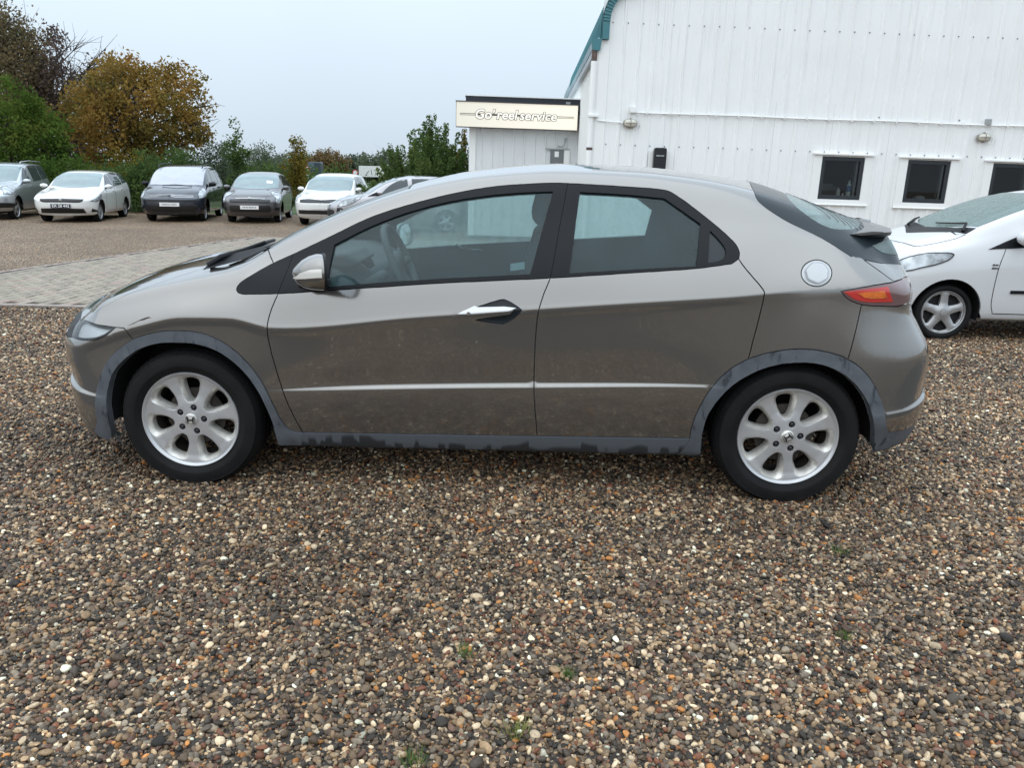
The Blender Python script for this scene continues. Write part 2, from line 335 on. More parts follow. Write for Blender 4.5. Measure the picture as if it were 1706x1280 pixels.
def paving():
    pmats = [mat('paver_grey', c, .75, var=(30, .25), bump=(120, .25, .003)) for c in ((.285, .245, .19), (.235, .20, .16), (.30, .25, .20), (.26, .23, .175), (.29, .22, .18))]
    root = MB().add([(x, y, float(gz(y))+.002) for x, y in ((-8.3, 4.22), (1.6, 4.22), (1.6, 9), (1.6, 14.6), (-6.5, 14.6), (-7.3, 9), (-7.7, 7))], [(0, 1, 2, 5, 6), (2, 3, 4, 5)]).build('paved_drive', mat('joint_sand', (.075, .066, .055), .95, var=(9, .4)))
    root['kind'] = 'structure'
    w, l, g = .128, .256, .012
    z = [(-w/2+g/2, -l/2+g/2), (-w/2+g/2, -l/4), (-w/2+g/2+.014, 0), (-w/2+g/2, l/4), (-w/2+g/2, l/2-g/2), (w/2-g/2, l/2-g/2), (w/2-g/2, l/4), (w/2-g/2+.014, 0), (w/2-g/2, -l/4), (w/2-g/2, -l/2+g/2)]
    meshes = []
    for m in pmats:
        q = MB(); n = len(z); ch = .004
        top = [(x*.93, y*.965, .016) for x, y in z]; mid = [(x, y, .016-ch) for x, y in z]; bot = [(x, y, .0) for x, y in z]
        q.add(top+mid+bot, [tuple(range(n))]+[(i, n+i, n+(i+1) % n, (i+1) % n) for i in range(n)]+[(n+i, 2*n+i, 2*n+(i+1) % n, n+(i+1) % n) for i in range(n)])
        me = q.mesh('paver', 30); me.materials.append(m); meshes.append(me)
    rng = random.Random(5); rest = [MB() for _ in pmats]; cells = []
    def left(y): return float(np.interp(y, [4.2, 7.0, 11.6, 14.6], [-8.2, -7.55, -6.95, -6.4]))
    j = 0; x = -8.1
    while x < 1.5:
        y = 4.36+l/2+(l/2 if j % 2 else 0)
        while y < 14.4:
            if x > left(y)+w: cells.append((x, y))
            y += l
        x += w; j += 1
    camx, camy = .212, -4.127
    def vis(c):
        ang = math.degrees(math.atan2(c[0]-camx, c[1]-camy)); return ang > -34.6 and (c[0] < -2.9-(c[1]-4.2)*.34)
    order = sorted(cells, key=lambda c: (0 if vis(c) else 1, math.hypot(c[0]-camx, c[1]-camy)))
    for i, (x, y) in enumerate(order):
        k = rng.choice((0, 0, 1, 1, 2, 3, 3, 4)); dz = rng.uniform(-.0035, .0025); dx, dy = rng.uniform(-.0015, .0015), rng.uniform(-.0015, .0015)
        if i < 300:
            o = link('paver', meshes[k], root); o.location = (x+dx, y+dy, float(gz(y))+.003+dz); o.rotation_euler = (rng.gauss(0, .008), rng.gauss(0, .008), rng.gauss(0, .01))
        else:
            me = meshes[k]; rest[k].add([(v.co.x+x+dx, v.co.y+y+dy, v.co.z+float(gz(y))+.003+dz) for v in me.vertices], [tuple(p.vertices) for p in me.polygons])
    me = bpy.data.meshes.new('pavers'); V = []; F = []; MI = []
    for k, q in enumerate(rest):
        n = len(V); V += q.v; F += [tuple(a+n for a in f) for f in q.f]; MI += [k]*len(q.f)
    me.from_pydata(V, [], F)
    for m in pmats: me.materials.append(m)
    me.polygons.foreach_set('material_index', MI)
    link('pavers', me, root)['kind'] = 'stuff'
    # edging course of pinkish bricks along the left and far edge
    em = mat('edging_stone', (.30, .25, .22), .8, var=(12, .2)); mb = MB()
    y = 4.4
    while y < 14.4:
        x = left(y)+.02; z = float(gz(y)); mb.box(x-.09, x, y, y+.205, z, z+.012); y += .216
    x = -6.4; z = float(gz(14.45))
    while x < -.2: mb.box(x, x+.205, 14.42, 14.52, z, z+.014); x += .216
    x = -8.1; z = float(gz(4.3))
    while x < 1.5: mb.box(x, x+.205, 4.25, 4.35, z, z+.017); x += .214
    mb.build('edging_bricks', em, root)['kind'] = 'stuff'
# ---------------------------------------------------------------- white clad workshop and its annex
M_SHEET = mat('white_profiled_sheet', (.86, .875, .87), .45, var=(1.3, .03))
def streaks(m):
    nt = m.node_tree; b = nt.nodes['Principled BSDF']; N = nt.nodes.new; L = nt.links.new; tcn = N('ShaderNodeTexCoord'); mp = N('ShaderNodeMapping'); mp.inputs['Scale'].default_value = (9, 9, .45)
    n = N('ShaderNodeTexNoise'); n.inputs['Scale'].default_value = 1.5; n.inputs['Detail'].default_value = 5; mr = N('ShaderNodeMapRange'); mr.inputs[1].default_value = .55; mr.inputs[2].default_value = .8
    mx_ = N('ShaderNodeMixRGB'); mx_.inputs[2].default_value = (.74, .745, .72, 1); src = b.inputs['Base Color'].links[0].from_socket
    L(tcn.outputs['Object'], mp.inputs[0]); L(mp.outputs[0], n.inputs['Vector']); L(n.outputs['Fac'], mr.inputs[0]); L(mr.outputs[0], mx_.inputs[0]); L(src, mx_.inputs[1]); L(mx_.outputs[0], b.inputs['Base Color'])
streaks(M_SHEET)
M_SHEET2 = mat('grey_profiled_sheet', (.72, .745, .76), .5, var=(1.5, .05))
M_TEAL = mat('teal_steel', (.035, .17, .20), .38, coat=.2, var=(3, .12))
M_FLASH = mat('white_flashing', (.86, .87, .86), .45)
M_PANEFRAME = mat('anthracite_frame', (.018, .024, .030), .4)
M_WINGLASS = glass_mat('workshop_glass', (.55, .6, .6), .0, .05, (.1, .12, .12))
M_GREYPL = mat('grey_junction_box', (.33, .35, .36), .5)
M_OLDLAMP = mat('aged_lamp_metal', (.36, .34, .29), .45, .5, var=(12, .3))
M_LAMPGLASS = mat('lamp_glass', (.62, .60, .52), .2, coat=.5)
M_SCREW = mat('screw_head', (.16, .16, .16), .5, .5)
def rib_section(x0, x1, pitch, y0=0.0, h=.022):
    """profile of a sheet: flat with a raised rib at each pitch (towards -y)"""
    pts = [(x0, y0)]; k = math.ceil(x0/pitch-1e-6)
    while k*pitch < x1-1e-6:
        c = k*pitch
        for dx, dy in ((-.030, 0), (-.016, -h), (.016, -h), (.030, 0)):
            if x0 < c+dx < x1: pts.append((c+dx, y0+dy))
        k += 1
    pts.append((x1, y0)); return pts
def sheet(name, x0, x1, z0, z1, pitch, m, parent, cuts=(), y0=0.0):
    """profiled sheet between two heights, with rectangular openings cut"""
    sec = rib_section(x0, x1, pitch, y0); xs = [p[0] for p in sec]
    for c in cuts:
        for xx in c[:2]:
            if x0 < xx < x1: xs.append(xx)
    xs = sorted(set(xs)); f = lambda x: float(np.interp(x, [p[0] for p in sec], [p[1] for p in sec]))
    zs = sorted({z0, z1} | {z for c in cuts for z in c[2:] if z0 < z < z1})
    V = [(x, f(x), z) for z in zs for x in xs]; n = len(xs); F = []
    for j in range(len(zs)-1):
        for i in range(n-1):
            xm, zm = (xs[i]+xs[i+1])/2, (zs[j]+zs[j+1])/2
            if any(c[0] < xm < c[1] and c[2] < zm < c[3] for c in cuts): continue
            F.append((j*n+i, j*n+i+1, (j+1)*n+i+1, (j+1)*n+i))
    return MB().add(V, F).build(name, m, parent)
def sh(mb):
    """the side wall is not quite square to the front"""
    mb.v = [(x+.054*y, y, z) for x, y, z in mb.v]; return mb
def workshop():
    b = empty('workshop_building', (3, 11.5, 0), R(4), 'tall white ribbed-steel workshop with teal roof edge and small dark windows', 'building')
    b.rotation_euler = (0, R(.75), R(4))
    PI_ = .2785
    wins = [(2.53, 3.36, 1.035, 1.825), (4.20, 5.04, 1.02, 1.815), (5.87, 6.70, 1.01, 1.805), (7.55, 8.38, 1.0, 1.8)]
    x = -1.80; k = 0
    while x < 10.5:
        x1 = x+PI_*4
        sheet('wall_sheet', x+.001, x1-.001, -.3, 6.2, PI_, M_SHEET, b, wins); x = x1; k += 1
    # screw heads in rows
    sc = MB()
    for z in (4.02, 1.905):
        for i in range(-6, 38):
            xx = i*PI_+.055
            if -1.75 < xx < 10.3 and not (z < 2 and any(c[0]-.1 < xx < c[1]+.1 and False for c in wins)):
                sc.lathe([(.0001, -.012), (.011, -.010), (.012, 0)], 8, 'y', (xx, -.001, z+.004*math.sin(i*7)))
    for xx, z in ((-1.70, 3.62), (-1.70, 3.05), (-1.72, 1.72), (3.52, 2.56), (5.07, 2.56)): sc.lathe([(.0001, -.012), (.013, -.010), (.014, 0)], 8, 'y', (xx, -.002, z))
    sc.build('screw_heads', M_SCREW, b)['kind'] = 'stuff'
    # corner flashing, side wall, roof
    MB().box(-1.845, -1.66, -.026, -.004, -.3, 3.72).build('corner_flashing', M_FLASH, b)
    q = MB(); q.box(-1.87, -1.845, -.02, 16, -.3, 3.75); sh(q).build('side_wall', M_FLASH, b)
    q = MB()
    for i in range(56): q.box(-1.885, -1.87, .2+i*.28, .25+i*.28, -.3, 3.7)
    sh(q).build('side_wall_ribs', M_FLASH, b)['kind'] = 'stuff'
    MB().box(-.9, 10.6, 15.9, 16, -.3, 3.6).build('back_wall', M_SHEET, b)
    MB().box(10.5, 10.6, .03, 15.9, -.3, 6.0).build('side_wall', M_SHEET, b)
    # curved teal eave: ribbed flashing that climbs over the corner
    arc = [(-1.745, 3.72), (-1.745, 4.02), (-1.735, 4.12), (-1.71, 4.23), (-1.67, 4.33), (-1.61, 4.42), (-1.52, 4.50), (-1.40, 4.56), (-1.0, 4.68), (4.3, 6.25)]
    q = MB()
    for (xa, za), (xb, zb) in zip(arc[:-1], arc[1:]):
        t = Vector((xb-xa, 0, zb-za)).normalized(); nrm = Vector((-t.z, 0, t.x))
        w0 = .06
        A = [Vector((xa, 0, za)), Vector((xb, 0, zb))]
        vs_ = []
        for p in A:
            for o_ in (-w0, w0):
                for yy in (-.10, .0): vs_.append((p.x+nrm.x*o_, yy, p.z+nrm.z*o_))
        q.add(vs_, [(0, 2, 6, 4), (1, 5, 7, 3), (0, 4, 5, 1), (2, 3, 7, 6)])
    q.build('barge_flashing', M_TEAL, b)
    q = MB()   # folded ribs of the bend
    for i in range(1, 8):
        (xa, za), (xb, zb) = arc[i], arc[i+1] if i < 7 else arc[8]
        for t_ in (.15, .65):
            if i == 7: t_ *= .3
            xx, zz = xa+(xb-xa)*t_, za+(zb-za)*t_; t = Vector((xb-xa, 0, zb-za)).normalized(); nrm = Vector((-t.z, 0, t.x))
            q.tube([(xx+nrm.x*-.066, -.108, zz+nrm.z*-.066), (xx+nrm.x*.066, -.108, zz+nrm.z*.066)], .009, 6)
    q.build('flashing_folds', M_TEAL, b)
    rf = MB(); arc2 = [(x-.065, z+.03) for x, z in arc]
    V = [(x, y, z) for x, z in arc2 for y in (-.06, 16)]; rf.add(V, [(2*i, 2*i+2, 2*i+3, 2*i+1) for i in range(len(arc2)-1)]); sh(rf).build('roof', M_TEAL, b)
    q = MB()
    for i in range(40):
        yy = .1+i*.28
        q.tube([(x-.01, yy, z+.01) for x, z in arc2], .02, 5)
    sh(q).build('roof_ribs', M_TEAL, b)['kind'] = 'stuff'
    # gutter with its teal end box, downpipe
    g = MB(); sec = [(-1.99, 3.66), (-1.97, 3.55), (-1.87, 3.55), (-1.855, 3.70), (-1.87, 3.70), (-1.885, 3.57), (-1.96, 3.57), (-1.975, 3.67)]
    sh(g.prism(sec, -.06, 15.8)).build('gutter', mat('gutter_steel', (.20, .30, .33), .4, .4, var=(3, .2)), b)
    MB().prism([(-2.005, 3.73), (-1.955, 3.53), (-1.83, 3.53), (-1.81, 3.73)], -.09, -.062).build('gutter_end_cap', M_TEAL, b)
    sh(MB().box(-1.96, -1.85, .02, 15.8, 3.42, 3.54)).build('fascia_board', mat('fascia_grey', (.35, .38, .40), .6), b)
    dp = MB(); dp.tube([(-1.925, -.03, 3.35), (-1.925, -.03, -.1)], .055, 14); dp.build('downpipe', M_FLASH, b, 60)
    rust = mat('rusty_brown', (.10, .07, .06), .7, var=(20, .4))
    MB().tube([(-1.925, -.03, 3.55), (-1.925, -.03, 3.33)], .050, 12).build('downpipe_neck', rust, b, 60); MB().tube([(-1.925, -.03, 1.84), (-1.925, -.03, 1.79)], .0575, 14).build('downpipe_collar', rust, b, 60)
    cl = MB(); cl.box(-1.99, -1.80, -.11, -.03, 2.38, 2.43); cl.build('pipe_clamp', M_FLASH, b, bevel=.006)
    # conduit with clips
    cd = MB()
    pts = [(-1.10, -.045, 2.49)]+[(x_, -.045, 2.49+.006*math.sin(x_*2.1)) for x_ in np.arange(-.9, 10.3, .4)]
    cd.tube(pts, .016, 6); cd.tube([(-1.80, -.045, 2.325), (-1.32, -.045, 2.30)], .013, 6); cd.build('conduit', M_FLASH, b, 60)
    c2 = MB()
    for i in range(26): c2.box(-.9+i*.43, -.87+i*.43, -.066, -.02, 2.465, 2.515)
    c2.build('conduit_clips', M_FLASH, b)['kind'] = 'stuff'
    # windows
    for i, (x0, x1, z0, z1) in enumerate(wins):
        w = empty('window', (0, 0, 0)); w.parent = b
        f = .075
        fr = MB(); fr.box(x0, x1, -.01, .05, z0, z0+f); fr.box(x0, x1, -.01, .05, z1-f, z1); fr.box(x0, x0+f, -.01, .05, z0+f, z1-f); fr.box(x1-f, x1, -.01, .05, z0+f, z1-f)
        fr.build('window_frame', M_PANEFRAME, w, bevel=.004)
        MB().add([(x0+f, .02, z0+f), (x1-f, .02, z0+f), (x1-f, .02, z1-f), (x0+f, .02, z1-f)], [(0, 1, 2, 3)]).build('pane', M_WINGLASS, w)
        MB().box(x1-f-.045, x1-f-.012, .05, .14, z0+f, z1-f).build('inner_reveal', mat('reveal_grey', (.35, .36, .36), .6), w)
        MB().box(x0-.16, x0, -.030, -.001, z0-.02, z1+.03).build('surround', M_FLASH, w); MB().box(x1, x1+.15, -.030, -.001, z0-.02, z1+.03).build('surround', M_FLASH, w)
        MB().box(x0-.18, x1+.17, -.075, -.001, z1+.03, z1+.055).build('drip_cap', M_FLASH, w)
        MB().prism([(-.03, z0-.10), (-.052, z0-.112), (-.055, z0-.098), (-.032, z0-.09), (-.028, z0-.001), (-.001, z0-.001), (-.001, z0-.10)], x0-.17, x1+.16, 'x').build('window_sill', M_FLASH, w)
    # dim room behind
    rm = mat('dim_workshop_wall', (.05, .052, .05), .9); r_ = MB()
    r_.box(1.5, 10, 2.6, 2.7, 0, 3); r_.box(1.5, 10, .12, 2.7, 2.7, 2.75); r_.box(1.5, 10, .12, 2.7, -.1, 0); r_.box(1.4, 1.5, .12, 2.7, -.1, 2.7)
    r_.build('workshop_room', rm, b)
    r2 = MB(); r2.box(1.5, 10, .05, .30, .98, 1.05); r2.build('inside_sill', mat('sill_board', (.28, .28, .27), .6), b)
    # things in view through or on the wall
    bench = MB(); bench.box(2.2, 3.3, .9, 1.5, .9, 1.28); bench.box(2.3, 3.2, .9, 1.2, 1.28, 1.32)
    o = bench.build('workbench', mat('bench_grey', (.24, .25, .25), .5, .4)); o.matrix_world = b_matrix(); tag(o, 'grey metal workbench seen through the first workshop window', 'workbench')
    def bottle(x, h, r1, c, lab, cap=(.7, .72, .75), band=None):
        e = empty('bottle', (0, 0, 0), 0, lab, 'bottle', 'bottles on the window sill'); e.matrix_world = b_matrix() @ Matrix.Translation((x, .13, 1.051))
        MB().lathe([(.0001, 0), (r1, 0), (r1, h*.74), (r1*.55, h*.84), (r1*.4, h*.86), (r1*.4, h*.9)], 18, 'z').build('bottle_body', mat('bottle_plastic', c, .35), e, 40)
        MB().lathe([(r1*.45, h*.89), (r1*.45, h), (.0001, h)], 14, 'z').build('bottle_cap', mat('cap', cap, .4), e, 40)
        if band: MB().lathe([(r1*1.01, h*band[0]), (r1*1.01, h*band[1])], 18, 'z').build('bottle_label', mat('label_blue', band[2], .5), e, 60)
    bottle(3.185, .345, .046, (.80, .82, .84), 'tall white and blue spray bottle at the right in the first window', band=(.40, .72, (.10, .22, .42)))
    bottle(2.985, .20, .042, (.72, .73, .72), 'plain white plastic tub left of the spray bottle in the first window')
    bottle(3.085, .115, .022, (.70, .72, .70), 'smallest white bottle between the tub and the spray bottle')
    bx = MB(); bx.prism([(4.52, 1.052), (4.72, 1.052), (4.70, 1.14), (4.60, 1.155), (4.53, 1.12)], .10, .24); o = bx.build('folded_rag', mat('rag', (.42, .43, .42), .9), None, bevel=.01); o.matrix_world = b_matrix(); tag(o, 'pale folded rag on the sill inside the second window', 'rag')
    # lamps, boxes, charger
    def lamp(x, z, lab):
        e = empty('wall_lamp', (0, 0, 0), 0, lab, 'lamp', 'oval bulkhead lamps on the workshop wall'); e.matrix_world = b_matrix() @ Matrix.Translation((x, -.024, z))
        def oval(y, s): return [(.135*s*math.copysign(abs(math.cos(a))**.75, math.cos(a)), y, .075*s*math.copysign(abs(math.sin(a))**.75, math.sin(a))) for a in np.linspace(0, 2*math.pi, 29)[:-1]]
        def loft(rs): 
            v = [p for r_ in rs for p in r_]; return v, [(i*28+k, i*28+(k+1) % 28, i*28+28+(k+1) % 28, i*28+28+k) for i in range(len(rs)-1) for k in range(28)]
        q = MB(); q.add(*loft([oval(0, .9), oval(-.02, 1), oval(-.05, 1.0), oval(-.055, .86)])); q.build('lamp_base', M_OLDLAMP, e, 40)
        q = MB(); v, f = loft([oval(-.05, .86), oval(-.075, .80), oval(-.095, .60), oval(-.10, .2)]); f.append(tuple(range(84, 112))); q.add(v, f); q.build('lamp_glass', M_LAMPGLASS, e, 60)
        q = MB(); q.tube([(-.12, -.05, 0), (-.08, -.1, 0), (0, -.112, 0), (.08, -.1, 0), (.12, -.05, 0)], .007, 6); q.tube([(0, -.045, .075), (0, -.1, .045), (0, -.112, 0), (0, -.1, -.045), (0, -.045, -.075)], .007, 6); q.build('lamp_guard', M_OLDLAMP, e, 60)
        for z0 in (.07, -.095): MB().box(-.015, .015, -.04, 0, z0, z0+.025).build('lamp_lug', M_OLDLAMP, e)
        q = MB(); q.tube([(.10, -.02, .22), (.16, -.03, .14), (.175, -.03, 0), (.165, -.03, -.09), (.10, -.03, -.10), (.08, -.03, -.06)], .006, 6); q.build('lamp_cable', M_FLASH, e, 60)
    lamp(-1.19, 2.295, 'oval wall lamp near the white downpipe'); lamp(5.57, 2.265, 'oval wall lamp above the windows, at the right')
    for x, z, m, lab in ((-1.155, 2.535, M_FLASH, 'white junction box above the wall lamp near the downpipe'), (5.60, 2.545, M_GREYPL, 'grey junction box above the right wall lamp')):
        o = MB().box(-.055, .055, -.085, -.023, -.055, .055).build('junction_box', m, None, bevel=.008); o.matrix_world = b_matrix() @ Matrix.Translation((x, 0, z)); tag(o, lab, 'junction box', 'junction boxes on the wall')
    e = empty('wall_charger', (0, 0, 0), 0, 'black car charger with rounded top on a white mounting plate on the wall', 'charger'); e.matrix_world = b_matrix() @ Matrix.Translation((-.60, -.03, 1.66))
    MB().box(-.20, .185, -.012, .006, -.42, .16).build('mounting_plate', M_FLASH, e, bevel=.004)
    rr = [(-.118+.04-.04*math.cos(a), .215-.04+.04*math.sin(a)) for a in np.linspace(0, math.pi/2, 6)]+[(.118-.04+.04*math.cos(a), .215-.04+.04*math.sin(a)) for a in np.linspace(math.pi/2, 0, 6)]+[(.118, -.16), (.08, -.20), (-.08, -.20), (-.118, -.16)]
    MB().prism(rr, -.13, -.012).build('charger_case', mat('charger_black', (.006, .008, .010), .3), e, 40, bevel=.012)
    q = MB(); rg = random.Random(3)
    for i in range(8): q.box(-.075+i*.0185, -.062+i*.0185, -.133, -.13, .062, .062+rg.choice((.014, .014, .018)))
    q.build('charger_lettering', mat('print_white', (.6, .62, .63), .5), e)
def b_matrix():
    return Matrix.Translation((3, 11.5, 0)) @ Matrix.Rotation(R(4), 4, 'Z') @ Matrix.Rotation(R(.75), 4, 'Y')
def annex():
    A = Matrix.Translation((.018, 15.7, .116)) @ Matrix.Rotation(R(4), 4, 'Z') @ Matrix.Rotation(R(.75), 4, 'Y') @ Matrix.Scale(.917, 4)
    b = empty('annex_building', (.018, 15.7, .116), R(4), 'low annex with grey-white ribbed wall and dark parapet beside the workshop', 'building'); b.rotation_euler = (0, R(.75), R(4)); b.scale = (.917, .917, .917)
    x = -1.69
    while x < 1.6:
        sheet('wall_sheet', x, min(x+.84, 1.9)-.002, -.3, 2.9, .28, M_SHEET2, b); x += .84
    MB().box(-1.715, -1.55, -.035, -.004, -.3, 2.9).build('corner_flashing', M_FLASH, b)
    MB().box(-1.72, -1.69, 0, 6, -.3, 2.9).build('side_wall', M_SHEET2, b)
    MB().box(-1.82, 1.5, -.14, .1, 2.9, 3.235).build('parapet', mat('parapet_dark', (.012, .018, .026), .45), b)
    MB().box(-1.84, 1.5, -.16, 6, 3.236, 3.262).build('parapet_cap', M_FLASH, b)
    MB().box(.76, .87, -.165, -.141, 3.06, 3.17).build('parapet_plate', M_GREYPL, b)
    MB().box(.42, .77, -.05, -.024, .9, 1.985).build('vent_door', mat('vent_grey', (.16, .175, .185), .5), b)
    MB().box(.53, .64, -.056, -.0505, 1.80, 1.94).build('notice', M_FLASH, b)
    MB().box(.28, .92, -.07, -.024, 1.985, 2.01).build('vent_lintel', M_GREYPL, b)
    MB().box(.78, .93, -.045, -.024, .9, 1.985).build('vent_trim', M_FLASH, b)
    q = MB(); q.tube([(.62, -.04, 2.08), (.66, -.07, 2.06), (.73, -.09, 2.07), (.77, -.10, 2.12), (.79, -.10, 2.2)], .014, 6); q.tube([(.79, -.10, 2.16), (.80, -.10, 2.28)], [.02, .034], 8); q.build('flue_hook', M_GREYPL, b, 60)
    # backlit sign
    s = empty('lit_sign', (0, 0, 0), 0, 'backlit cream sign reading Go\' reel service above the annex wall', 'sign'); s.matrix_world = A @ Matrix.Translation((-.5, -.36, 2.77))
    MB().box(-1.56, 1.56, 0, .30, -.31, .31).build('sign_box', mat('sign_case', (.10, .09, .09), .5), s)
    fm = bpy.data.materials.new('sign_face'); fm.use_nodes = True; nt = fm.node_tree; p = nt.nodes['Principled BSDF']
    p.inputs['Base Color'].default_value = (.74, .70, .62, 1); p.inputs['Roughness'].default_value = .35; p.inputs['Emission Color'].default_value = (1, .90, .70, 1)
    # tubes behind the face: brighter towards the right where they still work
    tcn = nt.nodes.new('ShaderNodeTexCoord'); sp = nt.nodes.new('ShaderNodeSeparateXYZ'); nt.links.new(tcn.outputs['Object'], sp.inputs[0])
    mr = nt.nodes.new('ShaderNodeMapRange'); mr.inputs[1].default_value = -1.6; mr.inputs[2].default_value = 1.4; mr.inputs[3].default_value = .22; mr.inputs[4].default_value = .48; nt.links.new(sp.outputs['X'], mr.inputs[0]); nt.links.new(mr.outputs[0], p.inputs['Emission Strength'])
    MB().box(-1.55, 1.55, -.012, -.001, -.30, .30).build('sign_face', fm, s)
    MB().box(-1.57, 1.57, -.03, .31, .30, .325).build('sign_top', mat('sign_edge', (.05, .05, .055), .5), s)
    dk = mat('sign_print_dark', (.02, .018, .016), .5); wt = mat('sign_print_white', (.85, .82, .76), .5, emit=((1, .9, .75), .35))
    ln = MB(); ln.box(-1.08, .98, -.0165, -.0125, -.012, .028)
    for x0, x1 in ((-1.46, -1.08), (.98, 1.46)):
        ln.box(x0, x1, -.0165, -.0125, .014, .026); ln.box(x0, x1, -.0165, -.0125, -.020, -.010)
    ln.build('sign_stripes', dk, s)
    TXT = 1.0
    tmp = bpy.data.curves.new('t', 'FONT'); tmp.body = "Go' reel service"; tmp.size = .31; tmp.shear = .18; tmp.offset = .008; tmp.space_character = 1.02; tmp.space_word = .62; to = link('t', tmp); bpy.context.view_layer.update(); TXT = 2.08/max(to.dimensions.x, .1); bpy.data.objects.remove(to)
    for nm, off, y, m in (('lettering_outline', .012, -.0175, dk), ('lettering', .002, -.0215, wt)):
        cu = bpy.data.curves.new(nm, 'FONT'); cu.body = "Go' reel service"; cu.size = .31; cu.shear = .18; cu.align_x = 'CENTER'; cu.align_y = 'CENTER'; cu.offset = off+.006; cu.extrude = .001; cu.space_character = 1.02; cu.space_word = .62
        cu.materials.append(m)
        o = link(nm, cu, s); o.rotation_euler = (R(90), 0, 0); o.location = (-.04, y, .004); o.scale = (TXT, 1, 1)
# ---------------------------------------------------------------- car body surfaces
def pchip(xk, yk, x):
    xk = np.asarray(xk, float); yk = np.asarray(yk, float); x = np.asarray(x, float)
    h = np.diff(xk); d = np.diff(yk)/h; n = len(xk); m = np.zeros(n)
    for i in range(1, n-1):
        if d[i-1]*d[i] > 0:
            w1 = 2*h[i]+h[i-1]; w2 = h[i]+2*h[i-1]; m[i] = (w1+w2)/(w1/d[i-1]+w2/d[i])
    m[0] = d[0]; m[-1] = d[-1]
    i = np.clip(np.searchsorted(xk, x)-1, 0, n-2); t = (x-xk[i])/h[i]
    return ((1+2*t)*(1-t)**2*yk[i] + t*(1-t)**2*h[i]*m[i] + t*t*(3-2*t)*yk[i+1] + t*t*(t-1)*h[i]*m[i+1])

class Surf:
    """half of a car body (y>=0) as a smooth grid P(u,v); u runs along the body, v from the sill over to the centre line"""
    def __init__(s, lines, u0, u1, nu=330, nv=200, vref=0.2):
        # lines: list of knot lists (u, x, y, z)
        us = np.linspace(u0, u1, nu)
        LL = []
        for kn in lines:
            k = np.array(kn, float)
            LL.append(np.stack([pchip(k[:, 0], k[:, c], us) for c in (1, 2, 3)], 1))
        LL = np.array(LL)                         # lines x nu x 3
        mid = np.abs(us-vref) < 0.8
        seg = np.linalg.norm(np.diff(LL[:, mid], axis=0), axis=2).mean(1)
        vk = np.r_[0, np.cumsum(np.maximum(seg, 0.012))]
        s.vk = vk; s.u0, s.u1 = u0, u1; s.v1 = vk[-1]
        vv = np.linspace(0, s.v1, nv)
        G = np.zeros((nu, nv, 3))
        for i in range(nu):
            for c in range(3):
                G[i, :, c] = pchip(vk, LL[:, i, c], vv)
        G[:, -1, 1] = 0.0
        s.G = G; s.nu, s.nv = nu, nv
        du = np.gradient(G, axis=0); dv = np.gradient(G, axis=1)
        N = np.cross(dv, du); ln = np.linalg.norm(N, axis=2, keepdims=True); N = N/np.maximum(ln, 1e-9)
        if N[nu//2, nv//3, 1] < 0: N = -N
        # centre line: no sideways normal there
        N[:, -1, 1] = 0; N /= np.maximum(np.linalg.norm(N, axis=2, keepdims=True), 1e-9)
        bad = ln[..., 0] < 1e-7
        N[bad] = (-1, 0, 0.3)
        s.N = N; s._bvh = None
    def _w(s, uv):
        uv = np.atleast_2d(uv)
        a = np.clip((uv[:, 0]-s.u0)/(s.u1-s.u0)*(s.nu-1), 0, s.nu-1-1e-6); b = np.clip(uv[:, 1]/s.v1*(s.nv-1), 0, s.nv-1-1e-6)
        i = a.astype(int); j = b.astype(int); return i, j, (a-i)[:, None], (b-j)[:, None]
    def ev(s, uv):
        i, j, a, b = s._w(uv)
        def I(A): return A[i, j]*(1-a)*(1-b)+A[i+1, j]*a*(1-b)+A[i, j+1]*(1-a)*b+A[i+1, j+1]*a*b
        n = I(s.N); n /= np.maximum(np.linalg.norm(n, axis=1, keepdims=True), 1e-9)
        return I(s.G), n
    def bvh(s):
        if s._bvh is None:
            V = s.G.reshape(-1, 3); F = []
            for i in range(s.nu-1):
                for j in range(s.nv-1):
                    k = i*s.nv+j; F.append((k, k+s.nv, k+s.nv+1)); F.append((k, k+s.nv+1, k+1))
            s._bvh = BVHTree.FromPolygons([tuple(p) for p in V], F)
        return s._bvh
    def hit(s, o, d):
        loc, nn, idx, dist = s.bvh().ray_cast(Vector(o), Vector(d))
        if loc is None: return None
        return s._uv_at(idx, loc)
    def near(s, p):
        loc, nn, idx, dist = s.bvh().find_nearest(Vector(p))
        return s._uv_at(idx, loc)
    def _uv_at(s, idx, loc):
        q = idx//2; i = q//(s.nv-1); j = q % (s.nv-1)
        A = s.G[i, j]; B = s.G[i+1, j]; C = s.G[i, j+1]; p = np.array(loc)
        e1, e2 = B-A, C-A
        M = np.array([[e1@e1, e1@e2], [e1@e2, e2@e2]]); r = np.array([(p-A)@e1, (p-A)@e2])
        try: a, b = np.linalg.solve(M+1e-14*np.eye(2), r)
        except Exception: a = b = 0
        a = min(max(a, 0), 1); b = min(max(b, 0), 1)
        return (s.u0+(i+a)/(s.nu-1)*(s.u1-s.u0), (j+b)/(s.nv-1)*s.v1)

